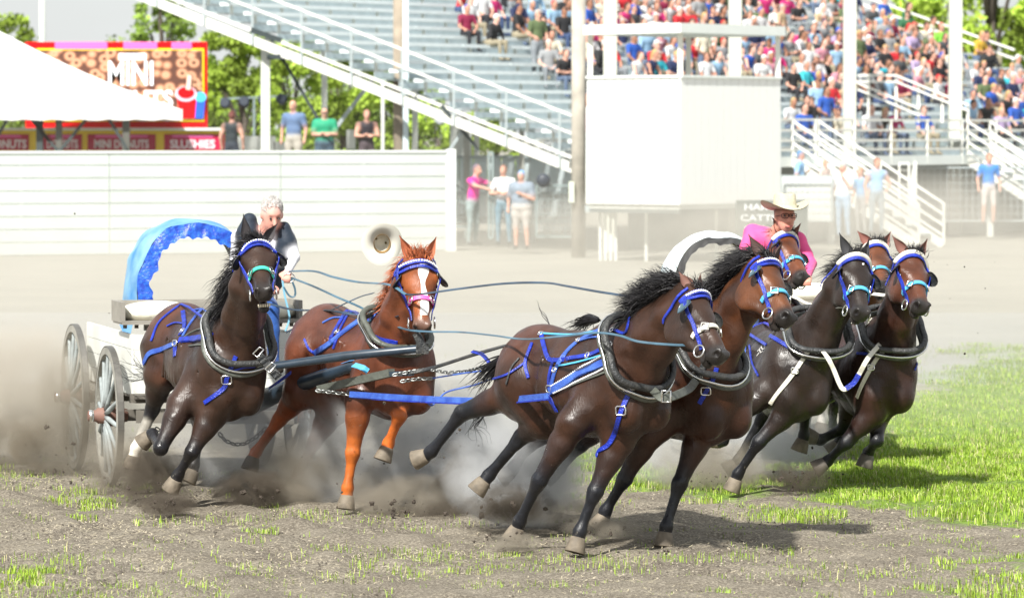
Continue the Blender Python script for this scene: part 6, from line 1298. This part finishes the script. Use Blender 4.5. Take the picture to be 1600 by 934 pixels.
# ================================================================ SPECTATORS AND BYSTANDERS
def seated(kind):
    """a seated figure in its own coordinates, hips at the origin, facing +X; colour ids: red shirt, green trousers, blue skin, black hair or cap"""
    v = Vector; arms = {0: ((.30, .12, .06), (.32, -.12, .06)), 1: ((.18, -.05, .22), (.18, .05, .25)), 2: ((.34, .2, .02), (.16, -.14, .45)), 3: ((.36, .06, .12), (.36, -.06, .12))}[kind % 4]
    ln = .10 if kind % 3 else .0
    j = dict(pelvis=v((0, 0, .1)), chest=v((.02+ln, 0, .40)), neck=v((.03+ln*1.4, 0, .58)), head=v((.07+ln*1.6, 0, .74)), shL=v((.02+ln, .19, .52)), shR=v((.02+ln, -.19, .52)), elL=v((.12+ln, .27, .27)), elR=v((.12+ln, -.27, .27)), haL=v(arms[0]), haR=v(arms[1]),
        hipL=v((.0, .1, .07)), hipR=v((.0, -.1, .07)), knL=v((.42, .15, .10)), knR=v((.42, -.13, .10)), anL=v((.40, .16, -.33)), anR=v((.44, -.14, -.33)))
    if kind >= 6: j = dict(pelvis=v((0,0,.52)), chest=v((0,0,.86)), neck=v((.02,0,1.04)), head=v((.05,0,1.2)), shL=v((0,.19,.98)), shR=v((0,-.19,.98)), elL=v((.02,.27,.72)), elR=v((.02,-.27,.72)), haL=v((.16,.2,.52)), haR=v((.12,-.1,.62)), hipL=v((0,.1,.48)), hipR=v((0,-.1,.48)), knL=v((.04,.11,.05)), knR=v((.03,-.11,.05)), anL=v((0,.12,-.36)), anR=v((0,-.12,-.36)))
    def cap(s): pass
    p = Person('x', j, (1, 0, 0), (0, 1, 0), (0, 0, 1), (0, 0, 0), look=(1, 0, -.1), vox=.028, sleeves='short' if kind % 2 else 'none' if kind == 4 else 'long' if kind == 2 else 'short', shoes=(0, 1, 0), longhair=kind in (1, 4, 7), girth=(1.0, .9, 1.12, 1.0, .88, 1.2, 1.05, .9)[kind], face=False)
    me = p.body.data; col = np.zeros(len(me.vertices) * 4, np.float32); me.color_attributes['col'].data.foreach_get('color', col); col = col.reshape(-1, 4)[:, :3]
    ids = np.argmax(np.hstack([col, np.full((len(col), 1), .38)]), 1); lv = np.zeros(len(me.loops), np.int32); me.loops.foreach_get('vertex_index', lv); lv = lv.reshape(-1, 4)[:, 0]
    me.materials.clear()
    for _ in range(4): me.materials.append(None)
    me.polygons.foreach_set('material_index', ids[lv].astype(np.int32))
    if kind in (0, 2, 5, 6):    # peak of the cap, welded on
        bm = bmesh.new(); bm.from_mesh(me); h = j['head']; q = [bm.verts.new(h + v(a)) for a in ((.06, .06, .07), (.17, .045, .05), (.17, -.045, .05), (.06, -.06, .07), (.06, .06, .085), (.17, .045, .062), (.17, -.045, .062), (.06, -.06, .085))]
        for f in ((3,2,1,0), (4,5,6,7), (0,1,5,4), (1,2,6,5), (2,3,7,6), (3,0,4,7)): bm.faces.new([q[i] for i in f]).material_index = 3
        bm.to_mesh(me); bm.free()
    bpy.data.objects.remove(p.body); bpy.data.objects.remove(p.root); return me
PROTO = [seated(k) for k in range(8)]
SHIRT = {'white': (.62, .63, .64), 'pale blue': (.26, .42, .58), 'royal blue': (.02, .09, .42), 'navy': (.015, .025, .08), 'black': (.018, .018, .02), 'maroon': (.22, .01, .05), 'red': (.55, .02, .03), 'magenta': (.50, .02, .15), 'pink': (.55, .24, .30), 'grey': (.28, .29, .30), 'olive': (.10, .14, .06), 'lime green': (.22, .60, .06), 'teal': (.02, .32, .40), 'lavender': (.42, .33, .52), 'mustard': (.60, .36, .04), 'tan': (.50, .36, .22), 'dark green': (.02, .12, .05), 'charcoal': (.07, .075, .08), 'turquoise': (.05, .52, .62), 'cream': (.70, .64, .5)}
TOPS = {'black': (.015, .013, .013), 'dark brown': (.05, .028, .018), 'brown': (.12, .06, .03), 'blond': (.50, .34, .14), 'grey': (.42, .40, .38), 'white': (.75, .74, .72), 'navy': (.015, .02, .07), 'red': (.5, .02, .02), 'blue': (.02, .09, .45)}
SKINS = [(.62, .34, .25), (.52, .26, .18), (.70, .42, .33), (.38, .18, .11)]
PANTS = [(.04, .07, .16), (.02, .02, .025), (.30, .26, .18), (.10, .14, .22), (.22, .24, .26)]
cm = lambda n_, c_, r=.75: mat(n_, c_, r, var=.12, vscale=6)
ORD = 'first second third fourth fifth sixth seventh eighth ninth tenth eleventh twelfth thirteenth fourteenth fifteenth sixteenth seventeenth eighteenth nineteenth twentieth twenty-first twenty-second twenty-third twenty-fourth twenty-fifth twenty-sixth twenty-seventh twenty-eighth twenty-ninth thirtieth thirty-first thirty-second'.split()
def dens(px, py):
    if 914 < px < 1222 and py > 112: return 0
    if px < 715: return 0
    if px < 905: return .62 if py < 55 else (.42 if py < 118 and px > 812 and py < 60 + (px - 812) * .75 else 0)
    if px < 1222: return .93
    if px < 1335: return .92 if py > 40 else .6
    if px < 1492: return (.80 if py > 22 else .5) if py < 138 + (px - 1335) * .1 else 0
    return 0 if py < 84 - (px - 1495) * 0 else (.75 if py > 96 else .3)
FIX = [(738,28,'white','blue',0),(761,28,'magenta','brown',0),(802,26,'navy','black',0),(873,38,'black','black',0),(838,78,'olive','grey',6),(853,80,'cream','black',1),(1246,20,'black','dark brown',1),(1268,62,'pale blue','brown',3),(1302,70,'lavender','blue',2),(1279,92,'pink','brown',1),(1248,120,'turquoise','grey',3),(1266,128,'royal blue','dark brown',0),(1304,130,'pink','brown',5),(1311,100,'black','black',3),
       (1236,178,'white','blond',1),(1262,185,'black','black',0),(1290,180,'grey','grey',3),(1380,22,'royal blue','dark brown',3),(1404,24,'grey','grey',6),(1358,60,'maroon','red',3),(1380,75,'black','brown',3),(1440,90,'black','dark brown',1),(1470,66,'lime green','red',3),(1414,118,'charcoal','black',0),(1530,62,'mustard','blond',1),(1550,58,'charcoal','black',0),(1538,98,'black','dark brown',2),
       (1510,125,'magenta','blue',0),(1545,135,'royal blue','white',3),(1527,125,'white','grey',3),(1572,130,'turquoise','brown',3),(1590,128,'pink','grey',5),(1560,155,'cream','navy',5),(1582,150,'navy','grey',3),(1539,175,'black','navy',4),(1565,182,'royal blue','brown',3),(1525,165,'pale blue','navy',3),(1597,178,'teal','grey',2),(1356,196,'white','brown',3),(1383,196,'black','blond',4)]
sp = []
for i in range(NR):
    t = .4
    while t < LEN - .3:
        p = S(i, t, .48); px, py = proj(p + Vector((0, 0, .35)))
        if 690 < px < 1640 and -40 < py < 235: sp.append([i, t, px, py])
        t += .56
cand = sp; chosen = {}
def cell(px, py): return min(range(len(cand)), key=lambda k: (cand[k][2] - px)**2 + ((cand[k][3] - py) * 1.6)**2)
for px, py, sh_, hr, kd in FIX:
    k = cell(px, py)
    if k not in chosen: chosen[k] = (sh_, hr, kd)
rr_ = random.Random(11); hist = []
for k, (i, t, px, py) in enumerate(cand):
    if k in chosen or px > 1604 or py < -18: continue
    if any(abs(cand[q][0] - i) < 1 and abs(cand[q][1] - t) < .5 for q in chosen): continue
    dn = dens(px, py)
    if i == 0 and px > 1225: dn = .55 if px < 1335 else .1
    # clumps: families sit together
    if rr_.random() < dn * (.70 if noise.noise(Vector((i*.7, t*.35, 3))) > -.28 else .3):
        sh_ = rr_.choices(list(SHIRT), [10, 5, 5, 7, 10, 3, 3, 2, 4, 7, 3, 1, 2, 2, 1, 3, 2, 5, 1, 3])[0]
        if chosen and rr_.random() < .0: pass
        chosen[k] = (sh_, rr_.choices(list(TOPS), [5, 6, 6, 3, 3, 4, 3, 1, 2])[0], rr_.choice([0, 1, 2, 3, 4, 5, 0, 3, 5] + ([6, 7] if rr_.random() < .2 else [])))
byrow = {}
ks = sorted(chosen, key=lambda k: (cand[k][0], cand[k][2]))
if len(ks) > 297: ks = sorted(rr_.sample(ks, 297), key=lambda k: (cand[k][0], cand[k][2]))
base_rot = math.atan2(ndir.y, ndir.x)
for k in ks:
    i, t, px, py = cand[k]; sh_, hr, kd = chosen[k]; c_ = byrow.get(i, 0); byrow[i] = c_ + 1
    me = PROTO[kd]; o = bpy.data.objects.new('spectator', me); C.objects.link(o); o.location = S(i, t + rr_.uniform(-.05, .05), .455, rr_.uniform(-.03, .05)); o.rotation_euler = (0, 0, base_rot + rr_.gauss(-.25, .25)); s_ = rr_.uniform(.9, 1.04); o.scale = (s_, s_, s_)
    sk = rr_.choice(SKINS[:3] + SKINS[:2] + SKINS[3:]); ms = [cm('shirt_' + sh_.replace(' ', '_'), SHIRT[sh_]), cm('trousers_%d' % PANTS.index(pq), pq) if (pq := rr_.choice(PANTS)) else None, cm('skin_%d' % SKINS.index(sk), sk, .55), cm('top_' + hr.replace(' ', '_'), TOPS[hr])]
    for q in range(4): o.material_slots[q].link = 'OBJECT'; o.material_slots[q].material = ms[q]
    top = 'cap' if kd in (0, 2, 5, 6) else 'hair'
    tag(o, f"spectator in {sh_} shirt, {hr} {top}, {ORD[i]} bench row up, {ORD[min(c_, 31)]} from left", 'person', 'spectators on the grandstand benches')
print('SPECTATORS', len(ks), byrow)
# ---- standing bystanders
def stander(label, px, top, foot, d, shirt, pants, arms='down', look=(0, -1, -.1), skin=(.62, .34, .25), hair=(.06, .04, .03), girth=1.0, sleeves='short', longhair=False, hgt=None, lean=0.0, group=None, sit=False, bald=False, hat=None):
    a = P(px, top, d); s_ = FP / d; H = (foot - top) / s_; k = H / 1.75; L = Vector(look); L.z = 0; L.normalize(); R_ = L.cross(Vector((0, 0, 1))); b0 = Vector((a.x, d, a.z - H))
    f = lambda l, fw_, z: b0 + R_ * (l*k) + L * ((fw_ + lean * max(0, z - .9)) * k) + Vector((0, 0, z*k))
    j = dict(pelvis=f(0, 0, .95), chest=f(0, 0, 1.27), neck=f(0, .01, 1.46), head=f(0, .04, 1.63), shL=f(-.19, 0, 1.40), shR=f(.19, 0, 1.40), hipL=f(-.1, 0, .9), hipR=f(.1, 0, .9), knL=f(-.12, .03, .5), knR=f(.12, .02, .5), anL=f(-.13, -.02, .09), anR=f(.13, -.02, .09))
    A_ = {'down': ((-.28, -.02, 1.12), (-.27, .06, .86), (.28, -.02, 1.12), (.27, .06, .86)), 'crossed': ((-.27, .08, 1.14), (.06, .25, 1.17), (.27, .08, 1.14), (-.06, .27, 1.13)), 'chest': ((-.30, .05, 1.12), (.0, .24, 1.26), (.31, -.02, 1.12), (.3, .05, .86)),
          'reach': ((-.3, .22, 1.33), (-.42, .52, 1.3), (.3, .2, 1.3), (.2, .5, 1.22)), 'face': ((-.28, .12, 1.16), (-.08, .2, 1.46), (.28, 0, 1.12), (.27, .05, .87)), 'hip': ((-.33, 0, 1.15), (-.2, .1, 1.0), (.28, -.02, 1.12), (.27, .06, .86))}[arms]
    j.update(elL=f(*A_[0]), haL=f(*A_[1]), elR=f(*A_[2]), haR=f(*A_[3]))
    if sit: j.update(knL=f(-.16, .4, .92), knR=f(.14, .4, .92), anL=f(-.17, .42, .5), anR=f(.15, .42, .5))
    p = Person(label, j, shirt, pants, skin, hair, look=look, vox=.024, sleeves=sleeves, longhair=longhair, girth=girth, sc=k, group=group, bald=bald, face=True)
    return p
GRP = 'people watching from behind the left fence'
plat = MB().box((-5.2, 95.6, 1.33), (5.6, 1.3, .1)); tag(plat.build('viewing_platform', WFR), 'low wooden platform behind the left fence on which four people stand', 'platform')
stander('woman in black sleeveless top seen from behind, standing next to the red food stall', 362, 174, 288, 95.6, (.02, .03, .035), (.03, .04, .06), 'down', (.25, 1, -.1), hair=(.12, .03, .025), sleeves='none', group=GRP)
stander('bald man in blue grey shirt turned left behind the fence', 459, 157, 284, 95.2, (.12, .19, .33), (.45, .42, .36), 'down', (-.35, -.9, -.3), hair=(.55, .4, .33), bald=True, girth=1.15, group=GRP)
p = stander('large man in green shirt and dark glasses seated with arms folded', 507, 169, 288, 95.4, (.02, .32, .17), (.06, .10, .14), 'crossed', (.1, -1, -.1), girth=1.45, group=GRP, bald=True, hair=(.5, .3, .25))
mb = MB().box(p.h(0, .09, .018), (.13, .02, .03)); mb.build('dark_glasses', LTH, p.root)
stander('woman in black top under a patterned open shirt behind the fence', 573, 172, 288, 95.4, (.025, .022, .03), (.08, .06, .07), 'crossed', (.2, -1, .05), sleeves='none', hair=(.25, .13, .09), girth=1.05, group=GRP)
GG2 = 'people standing at the gate below the stand'
p = stander('man in hot pink shirt and dark cap stretching his arm out at the gate', 738, 257, 384, 91.4, (.80, .02, .33), (.24, .30, .30), 'reach', (.85, -.5, -.1), hair=(.12, .10, .14), lean=.12, group=GG2)
stander('young man in white shirt and jeans with folded arms at the gate', 787, 258, 384, 91.2, (.82, .82, .84), (.16, .26, .32), 'crossed', (-.2, -1, -.1), group=GG2)
stander('heavy man in grey shirt and pale shorts with bright blue cap holding his chest', 815, 267, 390, 90.6, (.22, .27, .33), (.48, .45, .42, 1), 'chest', (-.3, -.95, -.1), hair=(.02, .35, .75), girth=1.5, group=GG2)
bl = P(849, 282, 91.8); o = MB().ball(bl, (.16, .1, .16), 12, 8); tag(o.build('speaker_bag', mat('bag_black', (.02, .03, .05), .5)), 'round black bag hanging behind the heavy man in grey', 'bag')
GR3 = 'people under the walkway right of the booth'
stander('man in light blue shirt and blue cap leaning over the white hoarding', 1249, 236, 345, 93.5, (.25, .50, .80), (.2, .25, .3), 'chest', (1, -.25, -.15), hair=(.06, .22, .42), girth=1.15, group=GR3)
stander('small fair child looking over the white hoarding beside the man in light blue', 1288, 251, 330, 93.6, (.62, .5, .45), (.3, .3, .3), 'crossed', (.7, -.7, -.2), hair=(.45, .25, .14), group=GR3)
stander('person in white shirt and jeans with hand at face and grey cap', 1318, 254, 372, 92, (.85, .86, .88), (.28, .42, .58), 'face', (-.6, -.8, -.1), hair=(.42, .48, .52), girth=1.1, group=GR3)
stander('woman in pale blue sleeveless top standing beside the railed stairs', 1370, 247, 366, 92.5, (.28, .52, .82), (.22, .30, .36), 'hip', (.3, -1, -.1), hair=(.14, .06, .04), sleeves='none', group=GR3)
stander('person in dull blue top half hidden between the white shirt and blue top people', 1346, 262, 366, 95, (.2, .38, .6), (.3, .3, .3), 'down', (-.6, -.5, -.1), hair=(.3, .15, .08), group=GR3)
stander('person in blue top and pale shorts standing under the far right stairs', 1545, 240, 352, 103, (.04, .22, .62), (.55, .5, .48, 1), 'down', (.2, -1, -.1), hair=(.2, .12, .08), group=GR3)
# ================================================================ DUST
def vol_mat(name, col, dens, shape='puff', nscale=3.0, lo=.42, hi=.62, seed=0, zfall=.7, stretch=(1, 1, 1), aniso=.0):
    m = bpy.data.materials.new(name); m.use_nodes = True; n = m.node_tree.nodes; l = m.node_tree.links; n.remove(n['Principled BSDF'])
    v = n.new('ShaderNodeVolumePrincipled'); v.inputs['Color'].default_value = (*col, 1); v.inputs['Anisotropy'].default_value = aniso
    l.new(v.outputs[0], n['Material Output'].inputs['Volume']); tc = n.new('ShaderNodeTexCoord')
    def M_(op, a_, b_=None):
        q = n.new('ShaderNodeMath'); q.operation = op
        for k, x in enumerate((a_, b_)):
            if x is None: continue
            if isinstance(x, (int, float)): q.inputs[k].default_value = x
            else: l.new(x, q.inputs[k])
        return q.outputs[0]
    mp = n.new('ShaderNodeMapping'); mp.inputs['Location'].default_value = (seed*3.1, seed*1.7, seed*.9); mp.inputs['Scale'].default_value = stretch; l.new(tc.outputs['Object'], mp.inputs[0])
    ns = n.new('ShaderNodeTexNoise'); ns.inputs['Scale'].default_value = nscale; ns.inputs['Detail'].default_value = 6 if shape == 'puff' else 2; ns.inputs['Roughness'].default_value = .68; ns.inputs['Distortion'].default_value = .6 if shape == 'puff' else 0; l.new(mp.outputs[0], ns.inputs['Vector'])
    mr = n.new('ShaderNodeMapRange'); mr.inputs[1].default_value = lo; mr.inputs[2].default_value = hi; l.new(ns.outputs['Fac'], mr.inputs[0]); f = mr.outputs[0]
    if shape == 'puff':
        gc = n.new('ShaderNodeVectorMath'); gc.operation = 'MULTIPLY_ADD'; gc.inputs[1].default_value = (2, 2, 2); gc.inputs[2].default_value = (-1, -1, -1); l.new(tc.outputs['Generated'], gc.inputs[0])
        ln = n.new('ShaderNodeVectorMath'); ln.operation = 'LENGTH'; l.new(gc.outputs[0], ln.inputs[0]); fall = M_('POWER', M_('MAXIMUM', M_('SUBTRACT', 1.0, ln.outputs['Value']), 0), 1.1); f = M_('MULTIPLY', f, fall)
    else:
        sx = n.new('ShaderNodeSeparateXYZ'); l.new(tc.outputs['Object'], sx.inputs[0]); f = M_('MULTIPLY', M_('ADD', M_('MULTIPLY', f, .75), .25), M_('EXPONENT', M_('MULTIPLY', sx.outputs['Z'], -1/zfall)))
    l.new(M_('MULTIPLY', f, dens), v.inputs['Density']); return m
DM = 1.7
def puff(label, px, py, d, rx, ry, rz, dens, col=(.70, .63, .53), nscale=3.0, seed=0, lo=.40, hi=.66):
    c_ = P(px, py, d); z0 = max(.0, c_.z - rz) ; mb = MB().ball((0, 0, 0), (rx, ry, rz), 16, 10); me = mb.mesh('dust_cloud'); o = bpy.data.objects.new('dust_cloud', me); C.objects.link(o)
    me.materials.append(vol_mat('dust_%d' % seed, col, dens*DM, nscale=nscale, seed=seed, lo=lo, hi=hi)); o.location = c_; tag(o, kind='stuff'); return o
bank = MB().box((4, 64, 1.6), (46, 58, 3.2)); o = bank.build('dust_haze', vol_mat('dust_bank', (.86, .82, .73), .085, 'bank', nscale=.16, lo=.3, hi=.7, zfall=.58, seed=2)); tag(o, kind='stuff')
PAL, MID, DRK = (.92, .93, .93), (.50, .45, .37), (.20, .17, .135)
puff('', 45, 620, 33.8, 1.1, 1.0, .72, 5.0, (.78, .72, .62), 1.8, 1); puff('', 40, 690, 33.0, .55, .5, .32, 8, (.34, .29, .22), 4.5, 2, .46, .66); puff('', 105, 660, 32.8, .5, .5, .62, 5, MID, 2.5, 3)
puff('', 235, 745, 30.2, .45, .4, .26, 13, DRK, 4.5, 4, .44, .62); puff('', 262, 788, 29.4, .24, .24, .10, 26, DRK, 8, 5, .42, .6); puff('', 190, 730, 31.2, .5, .4, .3, 5, MID, 3, 6)
puff('', 400, 690, 31.0, .85, .5, .42, 4.5, PAL, 2.2, 7); puff('', 395, 765, 30.0, .34, .3, .17, 26, DRK, 5.5, 8, .43, .6); puff('', 468, 735, 30.4, .42, .4, .42, 9, MID, 3.5, 9)
puff('', 665, 705, 30.3, 1.1, .6, .68, 12.0, PAL, 2.3, 10); puff('', 645, 784, 29.5, .55, .4, .22, 13, MID, 4.5, 11, .42, .62); puff('', 700, 800, 29.3, .3, .25, .12, 28, DRK, 7, 12, .44, .62); puff('', 592, 762, 30.1, .42, .35, .3, 9, MID, 4, 13)
puff('', 815, 740, 28.4, .6, .6, .42, 13, PAL, 2.8, 14); puff('', 795, 786, 28.0, .36, .3, .16, 22, DRK, 6, 15, .44, .62); puff('', 700, 735, 29.4, .22, .2, .25, 14, DRK, 6, 16, .47, .64)
puff('', 1110, 735, 31.6, .55, .5, .3, 8, MID, 3.5, 17); puff('', 1215, 690, 32.6, .6, .6, .38, 6, PAL, 3, 18); puff('', 1245, 745, 31.0, .3, .3, .14, 14, DRK, 6, 19, .45, .63); puff('', 1040, 700, 32.0, .6, .5, .4, 3.5, PAL, 2.5, 20)
puff('', 806, 846, 26.7, .2, .2, .07, 22, MID, 9, 21); puff('', 940, 826, 27.2, .3, .25, .09, 16, MID, 8, 22); puff('', 455, 770, 30.2, .3, .3, .14, 16, MID, 6, 23); puff('', 900, 800, 28.2, .5, .4, .12, 5, MID, 5, 24)
puff('', 800, 335, 94, 3.0, 1.2, 1.0, .25, (.88, .84, .76), .8, 25, .25, .6); puff('', 1080, 345, 82, 4.0, 1.6, .8, .5, (.88, .84, .76), .8, 26, .25, .6); puff('', 1420, 330, 88, 4.5, 2.0, 1.1, .42, (.88, .84, .76), .8, 27, .25, .6)
# clods and dirt thrown up by hooves and wheels
V = []; r = np.random.default_rng(5); cl = MB()
def spray(px, py, d, n, sx, sy, smax):
    for _ in range(n):
        x, y = px + r.normal(0, sx), py + r.normal(0, sy); c_ = P(x, min(y, 203 + FP*CH/d - 2), d + r.normal(0, .25)); s_ = .0025 + smax*.8 * r.random()**5
        cl.ball(c_, (s_, s_*r.uniform(.6, 1.2), s_*r.uniform(.5, 1.1)), 5, 4, Matrix.Rotation(r.uniform(0, 3), 3, 'X'))
        for q_ in range(-25, 0): v_ = cl.v[q_]; cl.v[q_] = tuple(v_[w_] + r.normal(0, s_*.22) for w_ in range(3)); cl.sm[max(q_, -20)] = False
for a in ((60,690,33,60,30,22,.03),(130,745,32,40,30,12,.02),(240,770,30,60,25,14,.022),(264,790,29.4,60,14,5,.03),(400,770,30,70,18,14,.03),(640,800,29.2,110,50,12,.028),(700,690,29.3,40,40,40,.014),(800,780,28.2,80,35,14,.026),(560,700,29.6,30,40,50,.01),
          (1110,745,31.4,50,25,12,.02),(1250,745,31,50,30,10,.02),(1180,690,32,30,60,30,.012),(930,830,27.2,60,30,8,.015),(800,845,26.8,50,30,8,.015),(1040,860,26.5,30,25,5,.012),(1480,480,31,12,60,60,.010),(120,500,34,10,60,90,.008),(1190,760,31,50,60,8,.02)): spray(*a)
tag(cl.build('dirt_clods', mat('clod_flying', (.07, .055, .042), .95, var=.3), None), kind='stuff')
